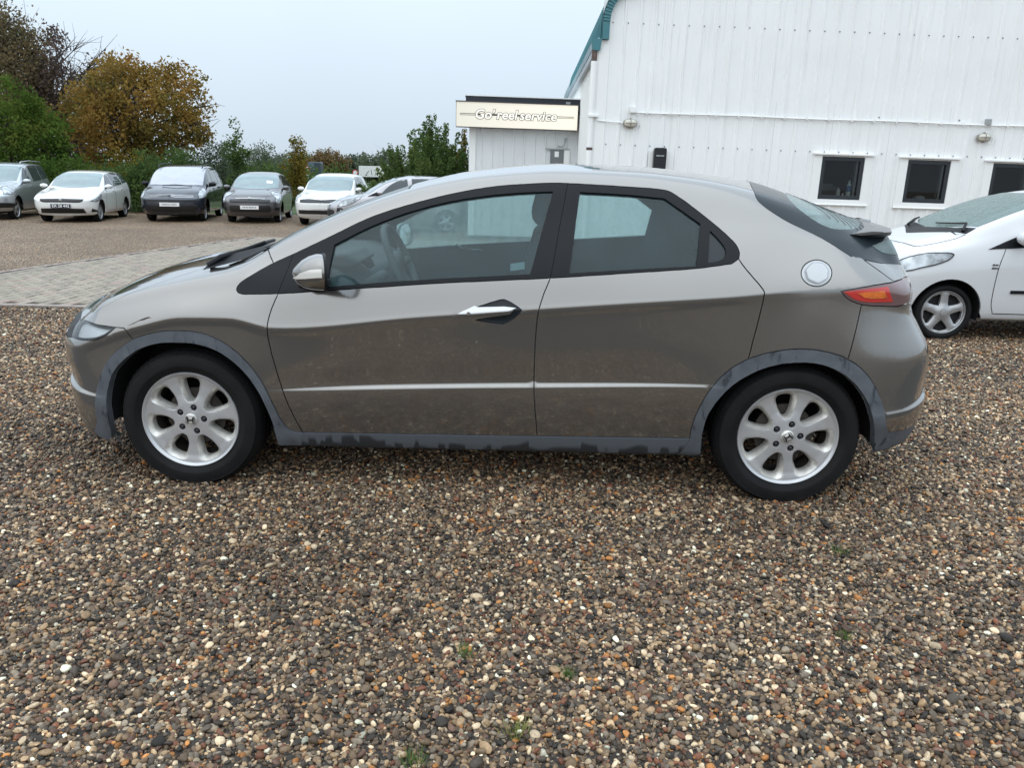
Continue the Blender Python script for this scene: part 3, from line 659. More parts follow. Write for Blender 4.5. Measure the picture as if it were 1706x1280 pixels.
def inside(poly, P):
    """even-odd test of points P against a closed polygon"""
    poly = np.asarray(poly); P = np.asarray(P); x, y = P[:, 0], P[:, 1]; r = np.zeros(len(P), bool)
    x0, y0 = poly[:, 0], poly[:, 1]; x1, y1 = np.roll(x0, -1), np.roll(y0, -1)
    for a, b, c, d in zip(x0, y0, x1, y1):
        if b == d: continue
        k = ((b > y) != (d > y)) & (x < (c-a)*(y-b)/(d-b)+a); r ^= k
    return r
def densify(poly, step):
    out = []; n = len(poly)
    for i in range(n):
        a = np.array(poly[i][:2], float); b = np.array(poly[(i+1) % n][:2], float)
        k = max(1, int(np.linalg.norm(b-a)/step))
        for t in range(k): out.append(tuple(a+(b-a)*t/k))
    return out
def shrink(poly, d):
    """move a closed polygon inwards by d"""
    P = np.asarray(poly, float); n = len(P)
    ar = 0.5*np.sum(P[:, 0]*np.roll(P[:, 1], -1)-np.roll(P[:, 0], -1)*P[:, 1])
    sg = 1 if ar > 0 else -1
    e = np.roll(P, -1, 0)-P; e /= np.maximum(np.linalg.norm(e, axis=1, keepdims=True), 1e-9)
    nn = sg*np.stack([-e[:, 1], e[:, 0]], 1); q = nn+np.roll(nn, 1, 0)
    q /= np.maximum(np.linalg.norm(q, axis=1, keepdims=True), 0.5)
    q /= np.maximum(np.linalg.norm(q, axis=1, keepdims=True), 1e-9)*1.0+1e-12
    return P+q*d
def tri_fill(outer, holes=(), grid=0.035, edge=0.02, rows=()):
    """triangulate a polygon with holes in the plane, with inner points; returns points, triangles, boundary loops"""
    loops = [densify(outer, edge)]+[densify(h, edge) for h in holes]
    V = []; E = []; ids = []
    for lp in loops:
        k = len(V); V += lp; E += [(k+i, k+(i+1) % len(lp)) for i in range(len(lp))]; ids.append(list(range(k, k+len(lp))))
    P = np.array(V); lo, hi = P.min(0), P.max(0)
    gx = np.arange(lo[0]+grid/2, hi[0], grid); gy = np.arange(lo[1]+grid/2, hi[1], grid)
    if len(gx) and len(gy):
        Q = np.array([(x+(0.5*grid if j % 2 else 0), y) for j, y in enumerate(gy) for x in gx])
        if len(rows):
            Q = Q[np.abs(Q[:, 1][:, None]-np.array(rows)[None]).min(1) > .35*grid]
            Q = np.concatenate([Q]+[np.c_[gx, np.full(len(gx), r_)] for r_ in rows if lo[1] < r_ < hi[1]])
        ok = inside(loops[0], Q)
        for h in loops[1:]: ok &= ~inside(h, Q)
        Q = Q[ok]
        if len(Q):
            B = P; keep = np.ones(len(Q), bool)
            for i in range(0, len(Q), 2000):
                dd = ((Q[i:i+2000, None]-B[None])**2).sum(2).min(1); keep[i:i+2000] = dd > (0.12*grid if len(rows) else 0.45*grid)**2
            V += [tuple(q) for q in Q[keep]]
    r = delaunay_2d_cdt([Vector(p) for p in V], E, [], 0, 1e-6)
    v2 = np.array([tuple(p) for p in r[0]]); T = [f for f in r[2]]
    cen = np.array([v2[list(f)].mean(0) for f in T])
    ok = inside(loops[0], cen)
    for h in loops[1:]: ok &= ~inside(h, cen)
    T = [f for f, k in zip(T, ok) if k]
    return v2, T
def surf_mesh(name, surf, outer, holes=(), off=0.0, depth=0.012, grid=0.035, edge=0.02, mirror=False, flip=False, gap=0.0, dome=0.0):
    """a panel lying on the body surface: outline in (u,v); depth = turned-in edge; mirror adds the other half, flip puts it on the far side (-y is the near side of the car)"""
    if gap: outer = shrink(outer, gap)
    v2, T = tri_fill(outer, holes, grid, edge, getattr(surf, 'rows', ()))
    P, N = surf.ev(v2)
    ar = [0.5*((v2[f[1]][0]-v2[f[0]][0])*(v2[f[2]][1]-v2[f[0]][1])-(v2[f[2]][0]-v2[f[0]][0])*(v2[f[1]][1]-v2[f[0]][1])) for f in T]
    # orient to the surface normal
    F = []
    for f in T:
        a, b, c = P[f[0]], P[f[1]], P[f[2]]
        nn = np.cross(b-a, c-a)
        F.append(tuple(f) if nn @ (N[f[0]]+N[f[1]]+N[f[2]]) > 0 else tuple(f[::-1]))
    cnt = {}
    for f in F:
        for i in range(3):
            e = (f[i], f[(i+1) % 3]); cnt[e] = cnt.get(e, 0)+1
    bnd = [e for e in cnt if (e[1], e[0]) not in cnt]
    P = P+N*off
    if dome:
        bp = v2[list({i for e in bnd for i in e})]
        dd = np.array([np.sqrt(((bp-q)**2).sum(1).min()) for q in v2]); P = P+N*(dome*np.minimum(dd/0.03, 1)[:, None])
    on_c = np.abs(v2[:, 1]-surf.v1) < 1e-4
    V = [tuple(p) for p in P]; NN = [tuple(n) for n in N]
    if depth:
        mp = {}
        ed = [e for e in bnd if not (mirror and on_c[e[0]] and on_c[e[1]])]
        for e in ed:
            for i in e:
                if i not in mp:
                    mp[i] = (len(V), len(V)+1); d_ = P[i]-N[i]*depth
                    V += [tuple(P[i]), tuple(d_)]; NN += [tuple(N[i]), tuple(N[i])]
        for a, b in ed: F.append((mp[b][0], mp[a][0], mp[a][1], mp[b][1]))
    V = np.array(V); NN = np.array(NN)
    nside = len(v2)
    def emit(sgn):
        VV = V.copy(); VV[:, 1] *= sgn; N2 = NN.copy(); N2[:, 1] *= sgn
        return VV, N2, ([f[::-1] for f in F] if sgn < 0 else list(F))
    parts = [emit(-1), emit(1)] if mirror else [emit(1 if flip else -1)]
    VV = np.concatenate([p[0] for p in parts]); N2 = np.concatenate([p[1] for p in parts]); FF = []; k = 0
    for p in parts:
        FF += [tuple(i+k for i in f) for f in p[2]]; k += len(p[0])
    me = bpy.data.meshes.new(name); me.from_pydata([tuple(map(float, p)) for p in VV], [], FF)
    me.polygons.foreach_set('use_smooth', [len(f) == 3 for f in FF])
    nl = []
    for p in me.polygons:
        for li in p.loop_indices:
            nl.append(tuple(N2[me.loops[li].vertex_index]) if len(p.vertices) == 3 else tuple(p.normal))
    me.normals_split_custom_set(nl)
    return me
def panel(name, surf, outer, material, parent, **k):
    me = surf_mesh(name, surf, outer, **k); me.materials.append(material)
    return link(name, me, parent)
# ---------------------------------------------------------------- the bronze-grey hatchback: lengthwise lines of its body (u, x, half-width, height)
def _x(kn):
    """(u, half-width, height) -> (u, x=u, ...)"""
    return [k if len(k) == 4 else (k[0], k[0], k[1], k[2]) for k in kn]
HB1 = _x([(-2.40,-2.10,0,.21),(-2.25,-2.05,.30,.20),(-2.10,-1.96,.52,.185),(-1.97,-1.877,.655,.17),(-1.85,-1.79,.745,.165),(-1.7,.79,.165),(-1.3,.80,.18),(-.9,.805,.19),(0,.805,.20),(.9,.805,.205),(1.3,.80,.22),(1.65,.80,.235),(1.8,1.78,.755,.24),(1.95,1.90,.66,.245),(2.1,1.975,.40,.25),(2.2,2.0,0,.25)])
HB0 = [(u, x, max(y-.10, 0), z-.005) for u, x, y, z in HB1]
HB2 = _x([(-2.40,-2.16,0,.30),(-2.25,-2.10,.30,.29),(-2.1,-2.005,.52,.28),(-1.97,-1.922,.668,.265),(-1.85,-1.82,.78,.26),(-1.7,.825,.26),(-1.3,.85,.27),(-.9,.84,.275),(0,.84,.285),(.9,.842,.30),(1.3,.855,.30),(1.65,.835,.305),(1.8,1.80,.785,.31),(1.95,1.93,.675,.315),(2.1,2.01,.42,.32),(2.2,2.035,0,.32)])
HB3 = _x([(-2.4,-2.20,0,.44),(-2.25,-2.125,.30,.435),(-2.1,-2.028,.52,.425),(-1.97,-1.934,.68,.415),(-1.85,-1.825,.788,.405),(-1.7,.838,.40),(-1.3,.868,.43),(-.9,.866,.458),(-.2,.872,.495),(.2,.873,.510),(.92,.873,.530),(1.3,.882,.50),(1.65,.862,.42),(1.8,1.81,.81,.43),(1.95,1.945,.69,.455),(2.1,2.035,.43,.47),(2.2,2.06,0,.47)])
_led = ([-2.4,-1.97,-1.72,-1.6,-.9,-.86,-.5,.2,.9,1.02,1.6,1.75,1.95,2.2], [.016,.014,.002,.001,.001,.002,.009,.010,.004,.001,.001,.004,.012,.012])
def _ledge(kn):
    us = [k[0] for k in kn]+[-.86,-.5,1.02,-1.6,1.75]; us = sorted(set(us)); k = np.array(kn); o = []
    for u in us:
        d = float(pchip(*_led, u)); x, y, z = (float(pchip(k[:, 0], k[:, c], u)) for c in (1, 2, 3))
        o.append((u, x+(d if u < -1.8 else (-d if u > 1.85 else 0)), max(y-d, 0) if abs(u) < 2.1 else y, z+.012+d*.5))
    return o
HB4 = _ledge(HB3)
_zc = ([-2.4,-2.1,-1.97,-1.85,-1.7,-1.5,-1.3,-1.15,-1.02,-.94,-.89,-.33,.17,.7,1.14,1.44,1.65,1.8,2.2], [.60,.595,.60,.62,.67,.735,.78,.79,.764,.7465,.7495,.807,.855,.90,.936,.962,.955,.93,.92])
_cr = _x([(-2.4,-2.20,0,0),(-2.25,-2.125,.30,0),(-2.1,-2.03,.52,0),(-1.97,-1.936,.675,0),(-1.85,-1.82,.785,0),(-1.7,.834,0),(-1.5,.855,0),(-1.3,.864,0),(-1.1,.870,0),(-.9,.877,0),(-.3,.8825,0),(.6,.8825,0),(1.0,.876,0),(1.3,.858,0),(1.5,.842,0),(1.65,1.645,.818,0),(1.8,1.77,.752,0),(1.95,1.84,.655,0),(2.1,1.92,.42,0),(2.2,1.96,0,0)])
HB6 = [(u, x, y, float(pchip(*_zc, u))-.007) for u, x, y, z in _cr]
HB7 = [(u, x, max(y-.0040, 0) if abs(u) < 2.1 else y, float(pchip(*_zc, u))+.008) for u, x, y, z in _cr]
_hau = ([-2.4, .95, 1.3, 1.6, 1.75, 2.2], [0, 0, .0065, .0065, 0, 0])     # the rear haunch swells a little
HB55 = [(u, x, max(y-.0044, 0)+float(pchip(*_hau, u)) if abs(u) < 1.75 else y, float(pchip(*_zc, u))-.055) for u, x, y, z in _cr]
def _mid():
    us = sorted({k[0] for k in HB4} | {k[0] for k in HB55} | {1.42, 1.55}); a = np.array(HB4); b = np.array(HB55); c = np.array(HB3); o = []
    for u in us:
        pa, pb, pc = ([float(pchip(q[:, 0], q[:, k], u)) for k in (1, 2, 3)] for q in (a, b, c)); w = float(np.interp(u, [1.40, 1.62], [0, 1]))
        g = [pa[k]+(pb[k]-pa[k])*.45 for k in range(3)]; r = [pc[0]-.006, max(pc[1]-.009, 0) if u < 2.1 else pc[1], .635]
        o.append((u, *[g[k]*(1-w)+r[k]*w for k in range(3)]))
    return o
HB5 = _mid()
HB8 = _x([(-2.4,-2.17,0,.68),(-2.25,-2.10,.29,.67),(-2.1,-2.01,.50,.66),(-1.97,-1.93,.63,.66),(-1.85,-1.81,.74,.70),(-1.7,-1.69,.788,.765),(-1.5,.808,.82),(-1.3,.815,.862),(-1.05,.826,.89),(-.67,.842,.912),(-.23,.847,.952),(.257,.847,.988),(.87,.832,1.04),(1.02,.822,1.06),(1.3,.778,1.09),(1.5,.742,1.10),(1.65,1.63,.695,1.08),(1.8,1.72,.65,1.05),(1.95,1.79,.60,1.04),(2.1,1.87,.40,1.03),(2.2,1.90,0,1.03)])
HB9 = _x([(-2.4,-2.13,0,.70),(-2.25,-2.06,.28,.705),(-2.1,-1.965,.47,.715),(-1.97,-1.87,.575,.735),(-1.85,-1.78,.63,.79),(-1.7,-1.67,.66,.845),(-1.5,.67,.90),(-1.3,.68,.945),(-1.1,.685,.995),(-.9,.68,1.095),(-.68,.665,1.195),(-.47,.65,1.275),(-.26,.635,1.338),(0,.62,1.382),(.3,.61,1.405),(.6,.61,1.40),(.9,.605,1.375),(1.1,.60,1.34),(1.3,.585,1.285),(1.5,.57,1.225),(1.65,1.60,.56,1.188),(1.8,1.68,.54,1.176),(1.95,1.745,.50,1.172),(2.1,1.80,.30,1.178),(2.2,1.83,0,1.178)])
HB11 = _x([(-2.4,-2.13,0,.70),(-2.25,-2.09,0,.727),(-2.1,-2.02,0,.767),(-1.97,-1.94,0,.806),(-1.85,-1.85,0,.843),(-1.7,0,.898),(-1.5,0,.953),(-1.3,0,.987),(-1.2,0,1.0),(-1.1,0,1.042),(-.84,0,1.168),(-.59,0,1.272),(-.34,0,1.355),(-.1,0,1.408),(.12,0,1.434),(.36,0,1.447),(.66,0,1.441),(.96,0,1.417),(1.25,0,1.378),(1.45,0,1.32),(1.65,1.62,0,1.262),(1.8,1.74,0,1.22),(1.95,1.82,0,1.20),(2.1,1.845,0,1.19),(2.2,1.85,0,1.18)])
def _between(A, B, t, lift):
    us = sorted({k[0] for k in A} | {k[0] for k in B}); a = np.array(A); b = np.array(B); o = []
    for u in us:
        pa = [float(pchip(a[:, 0], a[:, c], u)) for c in (1, 2, 3)]; pb = [float(pchip(b[:, 0], b[:, c], u)) for c in (1, 2, 3)]
        w = lift*min(1, max(pa[1], pb[1])/.3)
        o.append((u, pa[0]*(1-t)+pb[0]*t, pa[1]*(1-t)+pb[1]*t+(w if abs(pa[1]-pb[1]) < .45 else 0), pa[2]*(1-t)+pb[2]*t+(w if abs(pa[1]-pb[1]) >= .45 else 0)))
    return o
HB85 = [(u, x, y+(.012 if -1.85 < u < -1.0 else 0), z+(.012 if -1.85 < u < -1.0 else 0)) for u, x, y, z in _between(HB8, HB9, .5, .018)]
HB10 = _between(HB9, HB11, .22, 0.011)
HB105 = _between(HB9, HB11, .6, 0.012)
HB = Surf([HB0,HB1,HB2,HB3,HB4,HB5,HB55,HB6,HB7,HB8,HB85,HB9,HB10,HB105,HB11], -2.40, 2.20, nu=460, nv=520)
HB.rows = [HB.vk[k]+d for k, ds in ((3, (-.03, -.012, -.004, .0015)), (4, (-.016, -.011, -.0055, 0, .006, .02)), (6, (-.03, 0.0)), (7, (-.028, -.013, -.005, .003)), (8, (-.011, -.006, 0, .007, .018))) for d in ds]
VRAIL = HB.vk[11]; VMID = HB.vk[12]; VC = HB.v1
# outlines of the hatchback's panels on its body surface (u along the car, v from sill to centre line)
UV = {
'front_bumper': [(-2.400,0.000),(-2.100,0.000),(-1.970,0.020),(-1.900,0.040),(-1.809,0.165),(-1.786,0.180),(-1.770,0.198),(-1.760,0.221),(-1.756,0.245),(-1.755,0.273),(-1.755,0.304),(-1.752,0.335),(-1.748,0.369),(-1.742,0.400),(-1.738,0.428),(-1.733,0.455),(-1.727,0.477),(-1.719,0.500),(-1.712,0.521),(-1.704,0.542),(-1.695,0.560),(-1.685,0.583),(-1.674,0.604),(-1.663,0.623),(-1.650,0.639),(-1.637,0.653),(-1.622,0.664),(-1.607,0.674),(-1.591,0.683),(-1.576,0.691),(-1.561,0.698),(-1.545,0.705),(-1.530,0.710),(-1.538,0.725),(-1.545,0.739),(-1.552,0.754),(-1.562,0.768),(-1.581,0.776),(-1.601,0.784),(-1.615,0.775),(-1.627,0.769),(-1.643,0.763),(-1.660,0.759),(-1.676,0.758),(-1.693,0.757),(-1.713,0.759),(-1.734,0.764),(-1.762,0.772),(-1.792,0.782),(-1.822,0.792),(-1.850,0.802),(-1.877,0.811),(-1.909,0.821),(-2.200,0.800),(-2.400,0.800)],
'grille_panel': [(-2.400,0.805),(-2.200,0.805),(-1.909,0.821),(-1.926,0.856),(-1.933,0.886),(-1.934,0.929),(-1.940,0.988),(-1.951,1.057),(-1.957,1.120),(-1.970,1.182),(-2.080,1.314),(-2.200,1.334),(-2.400,1.334)],
'headlight': [(-1.970,1.182),(-1.957,1.120),(-1.951,1.057),(-1.940,0.988),(-1.934,0.929),(-1.933,0.886),(-1.926,0.856),(-1.909,0.821),(-1.877,0.811),(-1.850,0.802),(-1.822,0.792),(-1.792,0.782),(-1.762,0.772),(-1.734,0.764),(-1.713,0.759),(-1.693,0.757),(-1.676,0.758),(-1.660,0.759),(-1.643,0.763),(-1.627,0.769),(-1.615,0.775),(-1.601,0.784),(-1.619,0.792),(-1.638,0.800),(-1.658,0.809),(-1.678,0.818),(-1.699,0.829),(-1.730,0.847),(-1.770,0.878),(-1.817,0.937),(-1.874,1.041)],
'hood': [(-1.970,1.182),(-1.840,1.020),(-1.768,1.008),(-1.743,1.002),(-1.719,1.002),(-1.698,1.010),(-1.677,1.023),(-1.660,1.036),(-1.643,1.050),(-1.625,1.065),(-1.608,1.081),(-1.591,1.098),(-1.575,1.115),(-1.560,1.129),(-1.544,1.143),(-1.529,1.156),(-1.514,1.168),(-1.498,1.181),(-1.482,1.196),(-1.468,1.211),(-1.454,1.228),(-1.440,1.245),(-1.426,1.264),(-1.412,1.282),(-1.398,1.299),(-1.385,1.315),(-1.371,1.329),(-1.357,1.344),(-1.342,1.358),(-1.327,1.370),(-1.312,1.380),(-1.297,1.389),(-1.284,1.395),(-1.272,1.400),(-1.256,1.398),(-1.240,1.397),(-1.235,1.360),(-1.260,1.500),(-1.310,1.700),(-1.335,1.967),(-2.000,1.967),(-2.390,1.967),(-2.380,1.364),(-2.200,1.344),(-2.080,1.324)],
'cowl': [(-1.240,1.397),(-1.230,1.405),(-1.221,1.418),(-1.211,1.435),(-1.202,1.455),(-1.192,1.478),(-1.182,1.500),(-1.169,1.513),(-1.149,1.513),(-1.126,1.502),(-1.098,1.480),(-1.062,1.442),(-1.020,1.385),(-0.989,1.340),(-0.965,1.312),(-1.000,1.400),(-1.080,1.550),(-1.150,1.750),(-1.170,1.967),(-1.325,1.967),(-1.300,1.700),(-1.250,1.500),(-1.225,1.360)],
'front_fender': [(-1.970,1.182),(-1.768,1.008),(-1.743,1.002),(-1.719,1.002),(-1.698,1.010),(-1.677,1.023),(-1.660,1.036),(-1.643,1.050),(-1.625,1.065),(-1.608,1.081),(-1.591,1.098),(-1.575,1.115),(-1.560,1.129),(-1.544,1.143),(-1.529,1.156),(-1.514,1.168),(-1.498,1.181),(-1.482,1.196),(-1.468,1.211),(-1.454,1.228),(-1.440,1.245),(-1.426,1.264),(-1.412,1.282),(-1.398,1.299),(-1.385,1.315),(-1.371,1.329),(-1.357,1.344),(-1.342,1.358),(-1.327,1.370),(-1.312,1.380),(-1.297,1.389),(-1.284,1.395),(-1.272,1.400),(-1.256,1.398),(-1.240,1.397),(-1.230,1.405),(-1.221,1.418),(-1.211,1.435),(-1.202,1.455),(-1.192,1.478),(-1.182,1.500),(-1.169,1.513),(-1.149,1.513),(-1.126,1.502),(-1.098,1.480),(-1.062,1.442),(-1.020,1.385),(-0.989,1.340),(-0.965,1.312),(-0.951,1.250),(-0.941,1.206),(-0.932,1.173),(-0.924,1.142),(-0.926,1.140),(-0.940,1.131),(-0.953,1.120),(-0.966,1.107),(-0.979,1.093),(-0.992,1.075),(-1.006,1.055),(-1.022,1.032),(-1.037,1.010),(-1.050,0.989),(-1.059,0.971),(-1.069,0.940),(-1.071,0.910),(-1.062,0.887),(-1.046,0.879),(-1.036,0.877),(-1.027,0.877),(-1.010,0.878),(-0.993,0.878),(-0.976,0.879),(-0.959,0.879),(-0.942,0.880),(-0.924,0.880),(-0.906,0.881),(-0.888,0.881),(-0.893,0.867),(-0.900,0.855),(-0.906,0.842),(-0.912,0.831),(-0.917,0.819),(-0.921,0.808),(-0.925,0.795),(-0.928,0.782),(-0.930,0.768),(-0.931,0.751),(-0.932,0.734),(-0.931,0.716),(-0.929,0.696),(-0.926,0.675),(-0.923,0.653),(-0.921,0.632),(-0.918,0.612),(-0.914,0.591),(-0.911,0.570),(-0.907,0.549),(-0.903,0.528),(-0.900,0.509),(-0.896,0.489),(-0.892,0.469),(-0.888,0.447),(-0.884,0.425),(-0.879,0.404),(-0.875,0.384),(-0.869,0.361),(-0.864,0.339),(-0.858,0.319),(-0.852,0.298),(-0.846,0.278),(-0.840,0.259),(-0.834,0.240),(-0.827,0.222),(-0.821,0.203),(-0.814,0.185),(-0.852,0.188),(-0.866,0.194),(-0.877,0.205),(-0.887,0.218),(-0.895,0.234),(-0.904,0.254),(-0.910,0.270),(-0.916,0.289),(-0.921,0.309),(-0.927,0.331),(-0.933,0.352),(-0.939,0.373),(-0.945,0.394),(-0.951,0.414),(-0.958,0.436),(-0.964,0.456),(-0.971,0.473),(-0.978,0.490),(-0.987,0.505),(-0.996,0.521),(-1.005,0.535),(-1.015,0.549),(-1.025,0.562),(-1.036,0.575),(-1.046,0.586),(-1.057,0.597),(-1.068,0.607),(-1.079,0.616),(-1.091,0.625),(-1.103,0.634),(-1.116,0.643),(-1.128,0.651),(-1.141,0.659),(-1.155,0.666),(-1.168,0.672),(-1.181,0.678),(-1.195,0.684),(-1.209,0.688),(-1.224,0.692),(-1.238,0.695),(-1.252,0.698),(-1.270,0.700),(-1.288,0.701),(-1.306,0.702),(-1.325,0.703),(-1.343,0.705),(-1.361,0.707),(-1.379,0.710),(-1.398,0.712),(-1.415,0.713),(-1.433,0.714),(-1.451,0.715),(-1.468,0.715),(-1.484,0.715),(-1.500,0.714),(-1.515,0.713),(-1.530,0.710),(-1.562,0.768),(-1.581,0.776),(-1.601,0.784),(-1.699,0.829),(-1.730,0.847),(-1.770,0.878),(-1.817,0.937),(-1.874,1.041)],
'body_shell': [(-0.926,1.140),(-0.912,1.147),(-0.899,1.153),(-0.885,1.157),(-0.871,1.162),(-0.855,1.166),(-0.839,1.170),(-0.825,1.173),(-0.811,1.177),(-0.795,1.181),(-0.780,1.184),(-0.764,1.188),(-0.748,1.191),(-0.731,1.194),(-0.715,1.198),(-0.698,1.201),(-0.682,1.205),(-0.666,1.208),(-0.651,1.212),(-0.635,1.215),(-0.620,1.219),(-0.604,1.222),(-0.588,1.226),(-0.573,1.229),(-0.557,1.232),(-0.541,1.234),(-0.525,1.237),(-0.509,1.239),(-0.493,1.241),(-0.477,1.242),(-0.462,1.243),(-0.446,1.244),(-0.430,1.245),(-0.414,1.246),(-0.399,1.246),(-0.383,1.246),(-0.367,1.247),(-0.351,1.247),(-0.335,1.247),(-0.319,1.248),(-0.304,1.249),(-0.288,1.249),(-0.272,1.250),(-0.256,1.251),(-0.241,1.252),(-0.225,1.254),(-0.209,1.255),(-0.194,1.256),(-0.178,1.257),(-0.162,1.258),(-0.145,1.259),(-0.127,1.260),(-0.109,1.261),(-0.092,1.262),(-0.074,1.263),(-0.057,1.264),(-0.039,1.264),(-0.022,1.266),(-0.005,1.266),(0.011,1.267),(0.028,1.268),(0.045,1.268),(0.061,1.268),(0.077,1.268),(0.093,1.268),(0.109,1.267),(0.125,1.267),(0.141,1.266),(0.159,1.266),(0.177,1.266),(0.196,1.266),(0.213,1.266),(0.231,1.266),(0.247,1.266),(0.263,1.266),(0.279,1.266),(0.293,1.266),(0.308,1.265),(0.327,1.265),(0.339,1.264),(0.353,1.264),(0.369,1.264),(0.385,1.263),(0.403,1.262),(0.421,1.262),(0.439,1.261),(0.458,1.260),(0.477,1.260),(0.496,1.259),(0.514,1.259),(0.531,1.258),(0.548,1.257),(0.564,1.257),(0.583,1.256),(0.603,1.256),(0.622,1.255),(0.641,1.255),(0.659,1.255),(0.677,1.255),(0.693,1.254),(0.707,1.254),(0.719,1.253),(0.733,1.252),(0.744,1.251),(0.755,1.248),(0.765,1.244),(0.775,1.238),(0.787,1.231),(0.797,1.224),(0.809,1.217),(0.823,1.208),(0.837,1.198),(0.851,1.187),(0.866,1.176),(0.880,1.165),(0.894,1.153),(0.907,1.142),(0.921,1.129),(0.935,1.115),(0.949,1.100),(0.962,1.085),(0.974,1.070),(0.986,1.055),(0.996,1.040),(1.006,1.025),(1.016,1.011),(1.024,0.997),(1.031,0.983),(1.038,0.962),(1.042,0.942),(1.041,0.926),(1.038,0.911),(1.045,0.898),(1.052,0.885),(1.061,0.872),(1.069,0.861),(1.079,0.849),(1.090,0.836),(1.101,0.823),(1.112,0.811),(1.122,0.800),(1.129,0.791),(1.138,0.779),(1.143,0.769),(1.143,0.759),(1.142,0.748),(1.141,0.736),(1.140,0.722),(1.138,0.708),(1.135,0.693),(1.133,0.678),(1.130,0.664),(1.127,0.650),(1.125,0.638),(1.122,0.626),(1.119,0.614),(1.116,0.602),(1.113,0.589),(1.111,0.576),(1.108,0.562),(1.105,0.549),(1.102,0.536),(1.115,0.541),(1.129,0.545),(1.144,0.549),(1.159,0.553),(1.174,0.557),(1.190,0.560),(1.206,0.563),(1.223,0.566),(1.240,0.568),(1.257,0.570),(1.275,0.572),(1.292,0.573),(1.308,0.574),(1.324,0.575),(1.339,0.575),(1.355,0.576),(1.370,0.577),(1.385,0.577),(1.401,0.577),(1.419,0.577),(1.437,0.577),(1.455,0.577),(1.473,0.577),(1.491,0.577),(1.508,0.575),(1.524,0.572),(1.527,0.580),(1.529,0.585),(1.531,0.592),(1.534,0.601),(1.536,0.610),(1.539,0.619),(1.541,0.629),(1.544,0.638),(1.546,0.646),(1.547,0.655),(1.549,0.663),(1.550,0.672),(1.552,0.681),(1.553,0.691),(1.555,0.701),(1.562,0.703),(1.545,0.705),(1.528,0.709),(1.514,0.713),(1.501,0.719),(1.490,0.725),(1.480,0.732),(1.469,0.744),(1.459,0.756),(1.476,0.758),(1.492,0.761),(1.509,0.764),(1.526,0.767),(1.543,0.771),(1.560,0.774),(1.577,0.777),(1.593,0.781),(1.609,0.784),(1.630,0.787),(1.651,0.791),(1.673,0.795),(1.697,0.800),(1.724,0.808),(1.709,0.813),(1.694,0.818),(1.681,0.824),(1.667,0.830),(1.653,0.836),(1.640,0.842),(1.626,0.849),(1.612,0.856),(1.597,0.863),(1.583,0.869),(1.569,0.874),(1.553,0.876),(1.537,0.877),(1.521,0.878),(1.508,0.888),(1.494,0.900),(1.481,0.916),(1.468,0.934),(1.456,0.954),(1.443,0.974),(1.430,0.996),(1.416,1.019),(1.403,1.041),(1.389,1.061),(1.375,1.079),(1.361,1.095),(1.345,1.109),(1.330,1.122),(1.314,1.133),(1.298,1.145),(1.282,1.155),(1.267,1.165),(1.252,1.175),(1.238,1.185),(1.224,1.196),(1.209,1.207),(1.194,1.218),(1.180,1.228),(1.167,1.240),(1.156,1.251),(1.147,1.262),(1.140,1.275),(1.135,1.295),(1.134,1.320),(1.135,1.360),(1.148,1.440),(1.173,1.574),(1.228,1.834),(1.235,1.967),(0.600,1.967),(0.000,1.967),(-0.400,1.967),(-0.385,1.750),(-0.375,1.550),(-0.365,1.434),(-0.360,1.399),(-0.500,1.389),(-0.650,1.374),(-0.800,1.354),(-0.900,1.334),(-0.965,1.312),(-0.951,1.250),(-0.941,1.206),(-0.932,1.173),(-0.924,1.142)],
'windshield': [(-0.900,1.340),(-0.800,1.360),(-0.650,1.380),(-0.500,1.395),(-0.370,1.405),(-0.372,1.434),(-0.382,1.550),(-0.392,1.750),(-0.407,1.967),(-1.160,1.967),(-1.140,1.750),(-1.070,1.550),(-0.995,1.400),(-0.955,1.330)],
